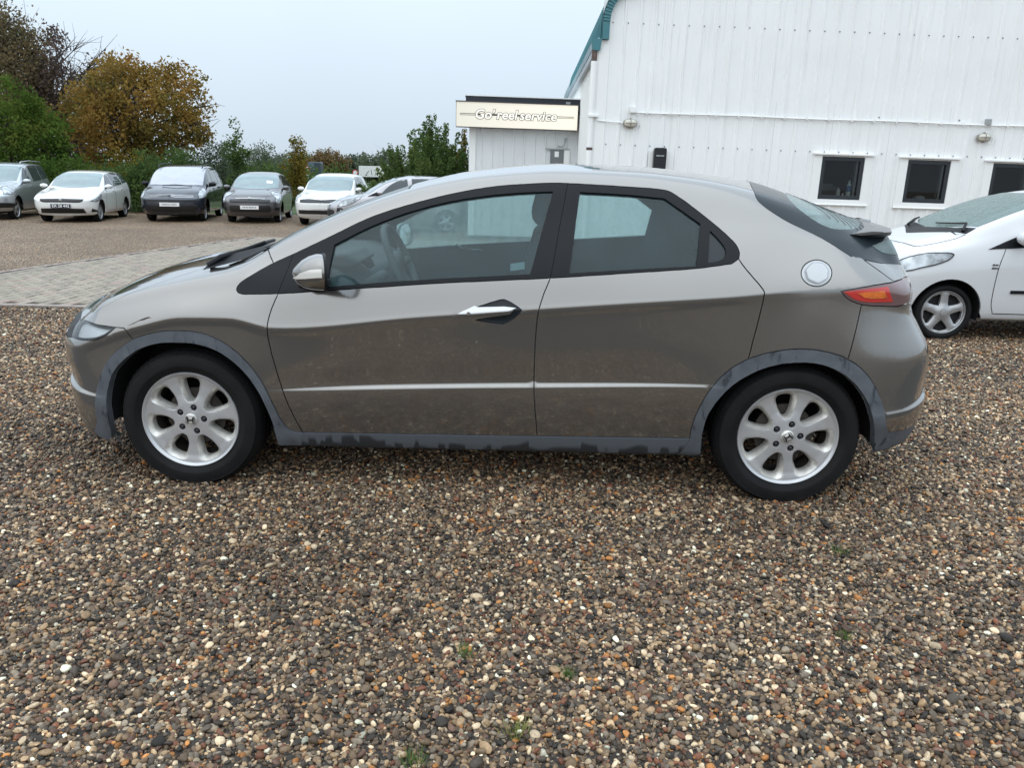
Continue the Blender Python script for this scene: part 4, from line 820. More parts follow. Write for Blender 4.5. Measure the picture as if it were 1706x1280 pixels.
'front_door': [(-0.888,0.881),(-0.893,0.867),(-0.900,0.855),(-0.906,0.842),(-0.912,0.831),(-0.917,0.819),(-0.921,0.808),(-0.925,0.795),(-0.928,0.782),(-0.930,0.768),(-0.931,0.751),(-0.932,0.734),(-0.931,0.716),(-0.929,0.696),(-0.926,0.675),(-0.923,0.653),(-0.921,0.632),(-0.918,0.612),(-0.914,0.591),(-0.911,0.570),(-0.907,0.549),(-0.903,0.528),(-0.900,0.509),(-0.896,0.489),(-0.892,0.469),(-0.888,0.447),(-0.884,0.425),(-0.879,0.404),(-0.875,0.384),(-0.869,0.361),(-0.864,0.339),(-0.858,0.319),(-0.852,0.298),(-0.846,0.278),(-0.840,0.259),(-0.834,0.240),(-0.827,0.222),(-0.821,0.203),(-0.814,0.185),(-0.791,0.183),(-0.773,0.183),(-0.754,0.183),(-0.735,0.183),(-0.717,0.184),(-0.698,0.184),(-0.679,0.184),(-0.661,0.184),(-0.642,0.184),(-0.624,0.184),(-0.605,0.184),(-0.587,0.184),(-0.568,0.184),(-0.549,0.184),(-0.531,0.184),(-0.512,0.184),(-0.494,0.185),(-0.475,0.185),(-0.457,0.185),(-0.438,0.185),(-0.420,0.185),(-0.401,0.185),(-0.383,0.185),(-0.364,0.185),(-0.346,0.185),(-0.327,0.185),(-0.308,0.185),(-0.290,0.185),(-0.272,0.186),(-0.253,0.186),(-0.235,0.186),(-0.216,0.186),(-0.198,0.186),(-0.180,0.186),(-0.162,0.186),(-0.144,0.186),(-0.126,0.186),(-0.108,0.186),(-0.090,0.186),(-0.071,0.186),(-0.053,0.186),(-0.035,0.186),(-0.017,0.186),(0.001,0.186),(0.019,0.186),(0.038,0.186),(0.056,0.186),(0.075,0.186),(0.093,0.186),(0.112,0.186),(0.131,0.186),(0.150,0.186),(0.169,0.186),(0.188,0.186),(0.207,0.186),(0.227,0.186),(0.225,0.206),(0.223,0.227),(0.221,0.247),(0.219,0.267),(0.217,0.286),(0.215,0.305),(0.213,0.324),(0.212,0.342),(0.210,0.360),(0.209,0.378),(0.208,0.397),(0.207,0.416),(0.207,0.433),(0.206,0.451),(0.206,0.470),(0.206,0.488),(0.206,0.505),(0.206,0.522),(0.206,0.539),(0.206,0.557),(0.207,0.574),(0.207,0.592),(0.207,0.608),(0.208,0.625),(0.209,0.641),(0.209,0.657),(0.210,0.672),(0.211,0.688),(0.212,0.703),(0.213,0.718),(0.215,0.732),(0.217,0.747),(0.220,0.762),(0.224,0.777),(0.228,0.792),(0.233,0.807),(0.237,0.822),(0.242,0.836),(0.247,0.848),(0.252,0.861),(0.257,0.874),(0.262,0.890),(0.247,0.890),(0.231,0.890),(0.215,0.890),(0.199,0.890),(0.182,0.890),(0.165,0.890),(0.148,0.891),(0.131,0.891),(0.113,0.891),(0.095,0.891),(0.077,0.891),(0.059,0.891),(0.041,0.891),(0.023,0.891),(0.005,0.891),(-0.013,0.891),(-0.031,0.891),(-0.049,0.891),(-0.067,0.891),(-0.085,0.892),(-0.102,0.892),(-0.119,0.892),(-0.136,0.892),(-0.153,0.892),(-0.169,0.892),(-0.185,0.892),(-0.200,0.892),(-0.215,0.892),(-0.230,0.892),(-0.249,0.892),(-0.269,0.892),(-0.287,0.892),(-0.305,0.892),(-0.323,0.892),(-0.341,0.892),(-0.358,0.892),(-0.375,0.892),(-0.391,0.892),(-0.408,0.892),(-0.424,0.892),(-0.440,0.892),(-0.456,0.892),(-0.472,0.893),(-0.489,0.893),(-0.507,0.893),(-0.526,0.893),(-0.544,0.893),(-0.562,0.893),(-0.579,0.892),(-0.597,0.892),(-0.614,0.892),(-0.631,0.892),(-0.649,0.892),(-0.667,0.891),(-0.684,0.891),(-0.701,0.890),(-0.719,0.890),(-0.736,0.889),(-0.753,0.888),(-0.771,0.887),(-0.788,0.886),(-0.805,0.885),(-0.823,0.884),(-0.839,0.884),(-0.856,0.883),(-0.872,0.882)],
'rear_door': [(0.262,0.890),(0.257,0.874),(0.252,0.861),(0.247,0.848),(0.242,0.836),(0.237,0.822),(0.233,0.807),(0.228,0.792),(0.224,0.777),(0.220,0.762),(0.217,0.747),(0.215,0.732),(0.213,0.718),(0.212,0.703),(0.211,0.688),(0.210,0.672),(0.209,0.657),(0.209,0.641),(0.208,0.625),(0.207,0.608),(0.207,0.592),(0.207,0.574),(0.206,0.557),(0.206,0.539),(0.206,0.522),(0.206,0.505),(0.206,0.488),(0.206,0.470),(0.206,0.451),(0.207,0.433),(0.207,0.416),(0.208,0.397),(0.209,0.378),(0.210,0.360),(0.212,0.342),(0.213,0.324),(0.215,0.305),(0.217,0.286),(0.219,0.267),(0.221,0.247),(0.223,0.227),(0.225,0.206),(0.227,0.186),(0.244,0.186),(0.261,0.186),(0.278,0.186),(0.296,0.186),(0.313,0.186),(0.331,0.186),(0.348,0.185),(0.366,0.185),(0.384,0.185),(0.402,0.185),(0.420,0.185),(0.438,0.185),(0.456,0.185),(0.474,0.185),(0.492,0.185),(0.510,0.185),(0.528,0.185),(0.547,0.185),(0.565,0.185),(0.583,0.185),(0.602,0.185),(0.620,0.185),(0.638,0.185),(0.657,0.185),(0.675,0.185),(0.693,0.185),(0.712,0.185),(0.730,0.185),(0.748,0.185),(0.766,0.186),(0.785,0.186),(0.803,0.186),(0.821,0.186),(0.839,0.186),(0.857,0.187),(0.875,0.187),(0.893,0.187),(0.893,0.206),(0.894,0.225),(0.896,0.244),(0.899,0.259),(0.902,0.274),(0.906,0.290),(0.911,0.305),(0.917,0.321),(0.922,0.335),(0.928,0.349),(0.934,0.363),(0.941,0.378),(0.948,0.394),(0.956,0.410),(0.965,0.426),(0.974,0.442),(0.983,0.456),(0.993,0.468),(1.004,0.478),(1.014,0.487),(1.025,0.496),(1.035,0.503),(1.048,0.511),(1.061,0.518),(1.074,0.524),(1.088,0.530),(1.102,0.536),(1.105,0.549),(1.108,0.562),(1.111,0.576),(1.113,0.589),(1.116,0.602),(1.119,0.614),(1.122,0.626),(1.125,0.638),(1.127,0.650),(1.130,0.664),(1.133,0.678),(1.135,0.693),(1.138,0.708),(1.140,0.722),(1.141,0.736),(1.142,0.748),(1.143,0.759),(1.143,0.769),(1.138,0.779),(1.129,0.791),(1.122,0.800),(1.112,0.811),(1.101,0.823),(1.090,0.836),(1.079,0.849),(1.069,0.861),(1.061,0.872),(1.052,0.885),(1.045,0.898),(1.038,0.911),(1.028,0.905),(1.018,0.898),(1.008,0.892),(0.993,0.892),(0.978,0.892),(0.963,0.891),(0.948,0.891),(0.932,0.891),(0.916,0.891),(0.899,0.890),(0.881,0.890),(0.867,0.890),(0.854,0.890),(0.839,0.890),(0.824,0.890),(0.808,0.890),(0.792,0.890),(0.775,0.891),(0.758,0.891),(0.741,0.891),(0.724,0.891),(0.706,0.891),(0.689,0.891),(0.671,0.892),(0.653,0.892),(0.636,0.892),(0.618,0.892),(0.601,0.892),(0.584,0.892),(0.568,0.892),(0.551,0.892),(0.534,0.892),(0.517,0.891),(0.501,0.891),(0.484,0.891),(0.468,0.891),(0.452,0.891),(0.435,0.891),(0.419,0.891),(0.403,0.891),(0.386,0.890),(0.369,0.890),(0.352,0.890),(0.335,0.890),(0.317,0.890),(0.299,0.890),(0.281,0.890)],
'frame_front': [(-0.839,1.170),(-0.825,1.173),(-0.811,1.177),(-0.795,1.181),(-0.780,1.184),(-0.764,1.188),(-0.748,1.191),(-0.731,1.194),(-0.715,1.198),(-0.698,1.201),(-0.682,1.205),(-0.666,1.208),(-0.651,1.212),(-0.635,1.215),(-0.620,1.219),(-0.604,1.222),(-0.588,1.226),(-0.573,1.229),(-0.557,1.232),(-0.541,1.234),(-0.525,1.237),(-0.509,1.239),(-0.493,1.241),(-0.477,1.242),(-0.462,1.243),(-0.446,1.244),(-0.430,1.245),(-0.414,1.246),(-0.399,1.246),(-0.383,1.246),(-0.367,1.247),(-0.351,1.247),(-0.335,1.247),(-0.319,1.248),(-0.304,1.249),(-0.288,1.249),(-0.272,1.250),(-0.256,1.251),(-0.241,1.252),(-0.225,1.254),(-0.209,1.255),(-0.194,1.256),(-0.178,1.257),(-0.162,1.258),(-0.145,1.259),(-0.127,1.260),(-0.109,1.261),(-0.092,1.262),(-0.074,1.263),(-0.057,1.264),(-0.039,1.264),(-0.022,1.266),(-0.005,1.266),(0.011,1.267),(0.028,1.268),(0.045,1.268),(0.061,1.268),(0.077,1.268),(0.093,1.268),(0.109,1.267),(0.125,1.267),(0.141,1.266),(0.159,1.266),(0.177,1.266),(0.196,1.266),(0.213,1.266),(0.231,1.266),(0.247,1.266),(0.263,1.266),(0.279,1.266),(0.293,1.266),(0.308,1.265),(0.327,1.265),(0.324,1.247),(0.321,1.231),(0.318,1.216),(0.316,1.201),(0.313,1.187),(0.310,1.172),(0.307,1.158),(0.304,1.143),(0.302,1.127),(0.299,1.111),(0.296,1.094),(0.293,1.078),(0.291,1.062),(0.288,1.045),(0.286,1.028),(0.283,1.012),(0.281,0.995),(0.278,0.978),(0.276,0.962),(0.273,0.946),(0.270,0.931),(0.268,0.916),(0.265,0.903),(0.262,0.890),(0.247,0.890),(0.231,0.890),(0.215,0.890),(0.199,0.890),(0.182,0.890),(0.165,0.890),(0.148,0.891),(0.131,0.891),(0.113,0.891),(0.095,0.891),(0.077,0.891),(0.059,0.891),(0.041,0.891),(0.023,0.891),(0.005,0.891),(-0.013,0.891),(-0.031,0.891),(-0.049,0.891),(-0.067,0.891),(-0.085,0.892),(-0.102,0.892),(-0.119,0.892),(-0.136,0.892),(-0.153,0.892),(-0.169,0.892),(-0.185,0.892),(-0.200,0.892),(-0.215,0.892),(-0.230,0.892),(-0.249,0.892),(-0.269,0.892),(-0.287,0.892),(-0.305,0.892),(-0.323,0.892),(-0.341,0.892),(-0.358,0.892),(-0.375,0.892),(-0.391,0.892),(-0.408,0.892),(-0.424,0.892),(-0.440,0.892),(-0.456,0.892),(-0.472,0.893),(-0.489,0.893),(-0.507,0.893),(-0.526,0.893),(-0.544,0.893),(-0.562,0.893),(-0.579,0.892),(-0.597,0.892),(-0.614,0.892),(-0.631,0.892),(-0.649,0.892),(-0.667,0.891),(-0.684,0.891),(-0.701,0.890),(-0.719,0.890),(-0.736,0.889),(-0.753,0.888),(-0.771,0.887),(-0.788,0.886),(-0.805,0.885),(-0.823,0.884),(-0.839,0.884),(-0.856,0.883),(-0.872,0.882),(-0.888,0.881),(-0.882,0.899),(-0.877,0.921),(-0.872,0.947),(-0.866,0.975),(-0.862,1.004),(-0.858,1.035),(-0.854,1.063),(-0.850,1.095),(-0.847,1.123),(-0.843,1.147)],
'frame_rear': [(0.327,1.265),(0.339,1.264),(0.353,1.264),(0.369,1.264),(0.385,1.263),(0.403,1.262),(0.421,1.262),(0.439,1.261),(0.458,1.260),(0.477,1.260),(0.496,1.259),(0.514,1.259),(0.531,1.258),(0.548,1.257),(0.564,1.257),(0.583,1.256),(0.603,1.256),(0.622,1.255),(0.641,1.255),(0.659,1.255),(0.677,1.255),(0.693,1.254),(0.707,1.254),(0.719,1.253),(0.733,1.252),(0.744,1.251),(0.755,1.248),(0.765,1.244),(0.775,1.238),(0.787,1.231),(0.797,1.224),(0.809,1.217),(0.823,1.208),(0.837,1.198),(0.851,1.187),(0.866,1.176),(0.880,1.165),(0.894,1.153),(0.907,1.142),(0.921,1.129),(0.935,1.115),(0.949,1.100),(0.962,1.085),(0.974,1.070),(0.986,1.055),(0.996,1.040),(1.006,1.025),(1.016,1.011),(1.024,0.997),(1.031,0.983),(1.038,0.962),(1.042,0.942),(1.041,0.926),(1.038,0.911),(1.028,0.905),(1.018,0.898),(1.008,0.892),(0.993,0.892),(0.978,0.892),(0.963,0.891),(0.948,0.891),(0.932,0.891),(0.916,0.891),(0.899,0.890),(0.881,0.890),(0.867,0.890),(0.854,0.890),(0.839,0.890),(0.824,0.890),(0.808,0.890),(0.792,0.890),(0.775,0.891),(0.758,0.891),(0.741,0.891),(0.724,0.891),(0.706,0.891),(0.689,0.891),(0.671,0.892),(0.653,0.892),(0.636,0.892),(0.618,0.892),(0.601,0.892),(0.584,0.892),(0.568,0.892),(0.551,0.892),(0.534,0.892),(0.517,0.891),(0.501,0.891),(0.484,0.891),(0.468,0.891),(0.452,0.891),(0.435,0.891),(0.419,0.891),(0.403,0.891),(0.386,0.890),(0.369,0.890),(0.352,0.890),(0.335,0.890),(0.317,0.890),(0.299,0.890),(0.281,0.890),(0.262,0.890),(0.265,0.903),(0.268,0.916),(0.270,0.931),(0.273,0.946),(0.276,0.962),(0.278,0.978),(0.281,0.995),(0.283,1.012),(0.286,1.028),(0.288,1.045),(0.291,1.062),(0.293,1.078),(0.296,1.094),(0.299,1.111),(0.302,1.127),(0.304,1.143),(0.307,1.158),(0.310,1.172),(0.313,1.187),(0.316,1.201),(0.318,1.216),(0.321,1.231),(0.324,1.247)],
'sail': [(-1.071,0.910),(-1.069,0.940),(-1.059,0.971),(-1.050,0.989),(-1.037,1.010),(-1.022,1.032),(-1.006,1.055),(-0.992,1.075),(-0.979,1.093),(-0.966,1.107),(-0.953,1.120),(-0.940,1.131),(-0.926,1.140),(-0.912,1.147),(-0.899,1.153),(-0.885,1.157),(-0.871,1.162),(-0.855,1.166),(-0.839,1.170),(-0.843,1.147),(-0.847,1.123),(-0.850,1.095),(-0.854,1.063),(-0.858,1.035),(-0.862,1.004),(-0.866,0.975),(-0.872,0.947),(-0.877,0.921),(-0.882,0.899),(-0.888,0.881),(-0.906,0.881),(-0.924,0.880),(-0.942,0.880),(-0.959,0.879),(-0.976,0.879),(-0.993,0.878),(-1.010,0.878),(-1.027,0.877),(-1.036,0.877),(-1.046,0.879),(-1.062,0.887)],
'glass_front': [(-0.675,0.908),(-0.674,0.928),(-0.674,0.948),(-0.673,0.971),(-0.673,0.994),(-0.672,1.019),(-0.670,1.042),(-0.669,1.065),(-0.667,1.089),(-0.665,1.111),(-0.663,1.133),(-0.661,1.153),(-0.646,1.158),(-0.631,1.163),(-0.615,1.167),(-0.600,1.172),(-0.584,1.176),(-0.569,1.181),(-0.553,1.185),(-0.538,1.188),(-0.522,1.192),(-0.506,1.195),(-0.490,1.198),(-0.475,1.200),(-0.460,1.203),(-0.444,1.205),(-0.428,1.207),(-0.412,1.209),(-0.397,1.211),(-0.381,1.212),(-0.365,1.214),(-0.349,1.215),(-0.333,1.216),(-0.317,1.217),(-0.302,1.218),(-0.286,1.219),(-0.270,1.220),(-0.255,1.222),(-0.239,1.223),(-0.223,1.224),(-0.207,1.225),(-0.192,1.226),(-0.176,1.227),(-0.160,1.228),(-0.143,1.228),(-0.125,1.229),(-0.108,1.230),(-0.090,1.230),(-0.072,1.230),(-0.055,1.231),(-0.037,1.231),(-0.020,1.232),(-0.004,1.232),(0.013,1.233),(0.030,1.233),(0.046,1.233),(0.063,1.233),(0.079,1.233),(0.095,1.233),(0.111,1.233),(0.126,1.233),(0.142,1.232),(0.160,1.232),(0.178,1.232),(0.195,1.231),(0.213,1.231),(0.230,1.231),(0.248,1.231),(0.265,1.231),(0.261,1.216),(0.257,1.202),(0.253,1.187),(0.248,1.173),(0.244,1.159),(0.240,1.145),(0.236,1.130),(0.232,1.114),(0.227,1.097),(0.223,1.081),(0.219,1.065),(0.215,1.050),(0.211,1.034),(0.207,1.019),(0.203,1.003),(0.199,0.988),(0.195,0.973),(0.191,0.957),(0.187,0.941),(0.182,0.926),(0.178,0.910),(0.161,0.910),(0.144,0.910),(0.127,0.910),(0.111,0.910),(0.094,0.910),(0.077,0.910),(0.060,0.910),(0.043,0.910),(0.025,0.910),(0.007,0.910),(-0.011,0.910),(-0.029,0.910),(-0.045,0.910),(-0.061,0.910),(-0.077,0.910),(-0.093,0.910),(-0.109,0.910),(-0.126,0.910),(-0.143,0.910),(-0.159,0.910),(-0.176,0.910),(-0.194,0.910),(-0.211,0.910),(-0.228,0.910),(-0.246,0.910),(-0.263,0.910),(-0.281,0.910),(-0.299,0.910),(-0.316,0.910),(-0.333,0.910),(-0.349,0.911),(-0.365,0.911),(-0.382,0.911),(-0.399,0.911),(-0.415,0.911),(-0.432,0.911),(-0.450,0.911),(-0.467,0.911),(-0.484,0.911),(-0.501,0.911),(-0.519,0.911),(-0.536,0.911),(-0.553,0.910),(-0.571,0.910),(-0.588,0.910),(-0.606,0.910),(-0.623,0.909),(-0.640,0.909),(-0.658,0.908)],
'glass_rear': [(0.380,1.230),(0.397,1.229),(0.414,1.228),(0.431,1.228),(0.448,1.227),(0.464,1.227),(0.481,1.226),(0.498,1.226),(0.515,1.225),(0.532,1.225),(0.548,1.224),(0.565,1.223),(0.582,1.223),(0.600,1.222),(0.617,1.221),(0.634,1.220),(0.651,1.219),(0.668,1.218),(0.685,1.217),(0.702,1.216),(0.719,1.216),(0.737,1.215),(0.750,1.206),(0.764,1.197),(0.777,1.188),(0.791,1.179),(0.805,1.170),(0.818,1.161),(0.832,1.151),(0.845,1.141),(0.859,1.131),(0.872,1.120),(0.885,1.108),(0.883,1.088),(0.881,1.068),(0.879,1.049),(0.877,1.029),(0.875,1.009),(0.873,0.991),(0.871,0.972),(0.869,0.954),(0.867,0.936),(0.865,0.918),(0.863,0.901),(0.846,0.901),(0.830,0.902),(0.812,0.902),(0.795,0.903),(0.778,0.903),(0.761,0.904),(0.744,0.904),(0.727,0.904),(0.710,0.905),(0.693,0.905),(0.676,0.905),(0.659,0.905),(0.642,0.905),(0.625,0.906),(0.609,0.906),(0.592,0.906),(0.575,0.906),(0.558,0.906),(0.541,0.906),(0.524,0.906),(0.508,0.906),(0.491,0.906),(0.474,0.906),(0.458,0.906),(0.441,0.906),(0.424,0.906),(0.408,0.905),(0.391,0.905),(0.375,0.905),(0.358,0.905),(0.341,0.905),(0.343,0.921),(0.344,0.937),(0.346,0.953),(0.348,0.969),(0.350,0.985),(0.351,1.000),(0.353,1.016),(0.355,1.032),(0.357,1.048),(0.359,1.064),(0.361,1.080),(0.363,1.095),(0.364,1.112),(0.366,1.128),(0.368,1.143),(0.370,1.157),(0.372,1.172),(0.374,1.186),(0.376,1.200),(0.378,1.215)],
'quarterlight': [(0.924,1.072),(0.936,1.056),(0.949,1.038),(0.960,1.021),(0.969,1.005),(0.980,0.984),(0.986,0.965),(0.986,0.947),(0.982,0.931),(0.974,0.921),(0.962,0.914),(0.947,0.911),(0.929,0.910),(0.911,0.910),(0.913,0.928),(0.914,0.948),(0.916,0.967),(0.917,0.988),(0.919,1.008),(0.920,1.029),(0.922,1.051)],
'tail': [(1.459,0.756),(1.476,0.758),(1.492,0.761),(1.509,0.764),(1.526,0.767),(1.543,0.771),(1.560,0.774),(1.577,0.777),(1.593,0.781),(1.609,0.784),(1.630,0.787),(1.651,0.791),(1.673,0.795),(1.697,0.800),(1.724,0.808),(1.764,0.818),(1.817,0.826),(1.892,0.833),(1.997,0.835),(1.974,0.821),(1.961,0.807),(1.952,0.791),(1.951,0.776),(1.988,0.756),(1.986,0.739),(1.985,0.723),(1.883,0.727),(1.817,0.724),(1.780,0.719),(1.752,0.713),(1.726,0.708),(1.701,0.705),(1.677,0.703),(1.654,0.702),(1.635,0.702),(1.615,0.701),(1.596,0.701),(1.578,0.702),(1.562,0.703),(1.545,0.705),(1.528,0.709),(1.514,0.713),(1.501,0.719),(1.490,0.725),(1.480,0.732),(1.469,0.744)],
'tail_red': [(1.470,0.753),(1.487,0.755),(1.505,0.757),(1.523,0.759),(1.541,0.762),(1.559,0.764),(1.576,0.767),(1.592,0.769),(1.612,0.772),(1.632,0.775),(1.652,0.778),(1.673,0.782),(1.679,0.767),(1.687,0.752),(1.697,0.737),(1.707,0.723),(1.683,0.719),(1.659,0.716),(1.637,0.715),(1.615,0.713),(1.596,0.713),(1.580,0.713),(1.560,0.714),(1.543,0.716),(1.526,0.720),(1.512,0.726),(1.498,0.735),(1.484,0.744)],
'tail_amber': [(1.530,0.747),(1.544,0.750),(1.558,0.752),(1.573,0.754),(1.587,0.756),(1.602,0.758),(1.618,0.760),(1.633,0.762),(1.650,0.763),(1.660,0.749),(1.671,0.734),(1.653,0.731),(1.636,0.729),(1.620,0.727),(1.605,0.726),(1.591,0.726),(1.577,0.727),(1.564,0.728),(1.553,0.734),(1.541,0.741)],
'rear_glass': [(1.395,1.967),(1.400,1.860),(1.328,1.497),(1.318,1.424),(1.317,1.375),(1.321,1.343),(1.329,1.319),(1.339,1.298),(1.350,1.280),(1.361,1.264),(1.373,1.248),(1.387,1.232),(1.400,1.217),(1.415,1.204),(1.429,1.195),(1.446,1.189),(1.465,1.189),(1.486,1.196),(1.510,1.210),(1.541,1.236),(1.580,1.278),(1.624,1.327),(1.661,1.364),(1.702,1.402),(1.780,1.520),(1.800,1.700),(1.800,1.967)],
'dark_panel': [(1.228,1.834),(1.173,1.574),(1.148,1.440),(1.135,1.360),(1.134,1.320),(1.135,1.295),(1.140,1.275),(1.147,1.262),(1.156,1.251),(1.167,1.240),(1.180,1.228),(1.194,1.218),(1.209,1.207),(1.224,1.196),(1.238,1.185),(1.252,1.175),(1.267,1.165),(1.282,1.155),(1.298,1.145),(1.314,1.133),(1.330,1.122),(1.345,1.109),(1.361,1.095),(1.375,1.079),(1.389,1.061),(1.403,1.041),(1.416,1.019),(1.430,0.996),(1.443,0.974),(1.456,0.954),(1.468,0.934),(1.481,0.916),(1.494,0.900),(1.508,0.888),(1.521,0.878),(1.540,0.875),(1.558,0.873),(1.578,0.871),(1.598,0.870),(1.620,0.870),(1.644,0.870),(1.671,0.871),(1.708,0.877),(1.757,0.889),(1.806,0.897),(1.854,0.901),(1.907,0.903),(1.969,0.902),(1.950,0.905),(2.200,0.900),(2.200,1.967),(1.806,1.967),(1.806,1.700),(1.786,1.515),(1.702,1.402),(1.661,1.364),(1.624,1.327),(1.580,1.278),(1.541,1.236),(1.510,1.210),(1.486,1.196),(1.465,1.189),(1.446,1.189),(1.429,1.195),(1.415,1.204),(1.400,1.217),(1.387,1.232),(1.373,1.248),(1.361,1.264),(1.350,1.280),(1.339,1.298),(1.329,1.319),(1.321,1.343),(1.317,1.375),(1.318,1.424),(1.328,1.497),(1.394,1.860),(1.389,1.967),(1.240,1.967)],
'tailgate': [(1.521,0.878),(1.537,0.877),(1.553,0.876),(1.569,0.874),(1.583,0.869),(1.597,0.863),(1.612,0.856),(1.626,0.849),(1.640,0.842),(1.653,0.836),(1.667,0.830),(1.681,0.824),(1.694,0.818),(1.709,0.813),(1.724,0.808),(1.764,0.818),(1.817,0.826),(1.892,0.833),(1.997,0.835),(1.980,0.825),(2.200,0.825),(2.200,0.895),(1.950,0.898),(1.969,0.902),(1.907,0.903),(1.854,0.901),(1.806,0.897),(1.757,0.889),(1.708,0.877),(1.671,0.871),(1.644,0.870),(1.620,0.870),(1.598,0.870),(1.578,0.871),(1.558,0.873),(1.540,0.875)],
'rear_bumper': [(1.985,0.723),(1.883,0.727),(1.817,0.724),(1.780,0.719),(1.752,0.713),(1.726,0.708),(1.701,0.705),(1.677,0.703),(1.654,0.702),(1.635,0.702),(1.615,0.701),(1.596,0.701),(1.578,0.702),(1.562,0.703),(1.555,0.701),(1.553,0.691),(1.552,0.681),(1.550,0.672),(1.549,0.663),(1.547,0.655),(1.546,0.646),(1.544,0.638),(1.541,0.629),(1.539,0.619),(1.536,0.610),(1.534,0.601),(1.531,0.592),(1.529,0.585),(1.527,0.580),(1.524,0.572),(1.539,0.569),(1.554,0.565),(1.569,0.560),(1.582,0.555),(1.595,0.549),(1.608,0.543),(1.620,0.536),(1.632,0.529),(1.642,0.521),(1.652,0.513),(1.661,0.505),(1.669,0.496),(1.677,0.487),(1.684,0.476),(1.691,0.465),(1.697,0.452),(1.703,0.435),(1.707,0.408),(1.714,0.372),(1.722,0.331),(1.731,0.291),(1.743,0.254),(1.762,0.243),(1.779,0.241),(1.797,0.239),(1.815,0.237),(1.835,0.237),(1.856,0.236),(1.880,0.232),(2.050,0.232),(2.200,0.232),(2.200,0.723),(1.990,0.723)],
'rear_valance': [(1.745,0.244),(1.762,0.243),(1.779,0.241),(1.797,0.239),(1.815,0.237),(1.835,0.237),(1.856,0.236),(1.880,0.232),(2.050,0.232),(2.200,0.232),(2.200,0.030),(1.900,0.050),(1.910,0.157),(1.897,0.148),(1.887,0.138),(1.877,0.127),(1.864,0.115),(1.850,0.096),(1.823,0.106)],
'arch_front': [(-1.809,0.165),(-1.786,0.180),(-1.770,0.198),(-1.760,0.221),(-1.756,0.245),(-1.755,0.273),(-1.755,0.304),(-1.752,0.335),(-1.748,0.369),(-1.742,0.400),(-1.738,0.428),(-1.733,0.455),(-1.727,0.477),(-1.719,0.500),(-1.712,0.521),(-1.704,0.542),(-1.695,0.560),(-1.685,0.583),(-1.674,0.604),(-1.663,0.623),(-1.650,0.639),(-1.637,0.653),(-1.622,0.664),(-1.607,0.674),(-1.591,0.683),(-1.576,0.691),(-1.561,0.698),(-1.545,0.705),(-1.530,0.710),(-1.515,0.713),(-1.500,0.714),(-1.484,0.715),(-1.468,0.715),(-1.451,0.715),(-1.433,0.714),(-1.415,0.713),(-1.398,0.712),(-1.379,0.710),(-1.361,0.707),(-1.343,0.705),(-1.325,0.703),(-1.306,0.702),(-1.288,0.701),(-1.270,0.700),(-1.252,0.698),(-1.238,0.695),(-1.224,0.692),(-1.209,0.688),(-1.195,0.684),(-1.181,0.678),(-1.168,0.672),(-1.155,0.666),(-1.141,0.659),(-1.128,0.651),(-1.116,0.643),(-1.103,0.634),(-1.091,0.625),(-1.079,0.616),(-1.068,0.607),(-1.057,0.597),(-1.046,0.586),(-1.036,0.575),(-1.025,0.562),(-1.015,0.549),(-1.005,0.535),(-0.996,0.521),(-0.987,0.505),(-0.978,0.490),(-0.971,0.473),(-0.964,0.456),(-0.958,0.436),(-0.951,0.414),(-0.945,0.394),(-0.939,0.373),(-0.933,0.352),(-0.927,0.331),(-0.921,0.309),(-0.916,0.289),(-0.910,0.270),(-0.904,0.254),(-0.895,0.234),(-0.887,0.218),(-0.877,0.205),(-0.866,0.194),(-0.852,0.188),(-0.839,0.186),(-0.825,0.184),(-0.810,0.183),(-0.829,0.120),(-0.851,0.120),(-0.869,0.119),(-0.886,0.119),(-0.901,0.118),(-0.916,0.117),(-0.933,0.117),(-0.933,0.141),(-0.935,0.157),(-0.936,0.173),(-0.938,0.187),(-0.939,0.205),(-0.940,0.223),(-0.942,0.241),(-0.946,0.262),(-0.950,0.282),(-0.955,0.303),(-0.961,0.325),(-0.966,0.344),(-0.971,0.364),(-0.977,0.385),(-0.983,0.405),(-0.991,0.427),(-0.998,0.446),(-1.006,0.463),(-1.014,0.478),(-1.022,0.492),(-1.031,0.506),(-1.040,0.517),(-1.051,0.530),(-1.062,0.542),(-1.074,0.553),(-1.086,0.564),(-1.099,0.575),(-1.112,0.585),(-1.125,0.594),(-1.139,0.604),(-1.153,0.612),(-1.168,0.619),(-1.183,0.626),(-1.199,0.632),(-1.215,0.637),(-1.231,0.641),(-1.248,0.645),(-1.264,0.648),(-1.280,0.650),(-1.296,0.651),(-1.312,0.652),(-1.329,0.653),(-1.347,0.656),(-1.366,0.658),(-1.385,0.661),(-1.403,0.663),(-1.422,0.664),(-1.439,0.665),(-1.457,0.664),(-1.475,0.663),(-1.492,0.660),(-1.508,0.656),(-1.523,0.651),(-1.537,0.644),(-1.551,0.637),(-1.564,0.629),(-1.577,0.620),(-1.591,0.608),(-1.605,0.595),(-1.618,0.580),(-1.630,0.564),(-1.639,0.548),(-1.646,0.530),(-1.653,0.512),(-1.658,0.493),(-1.664,0.473),(-1.669,0.452),(-1.673,0.429),(-1.677,0.405),(-1.680,0.378),(-1.682,0.350),(-1.682,0.321),(-1.682,0.291),(-1.683,0.261),(-1.683,0.233),(-1.684,0.206),(-1.685,0.183),(-1.686,0.166),(-1.688,0.150),(-1.723,0.141),(-1.753,0.144),(-1.784,0.147),(-1.799,0.155)],
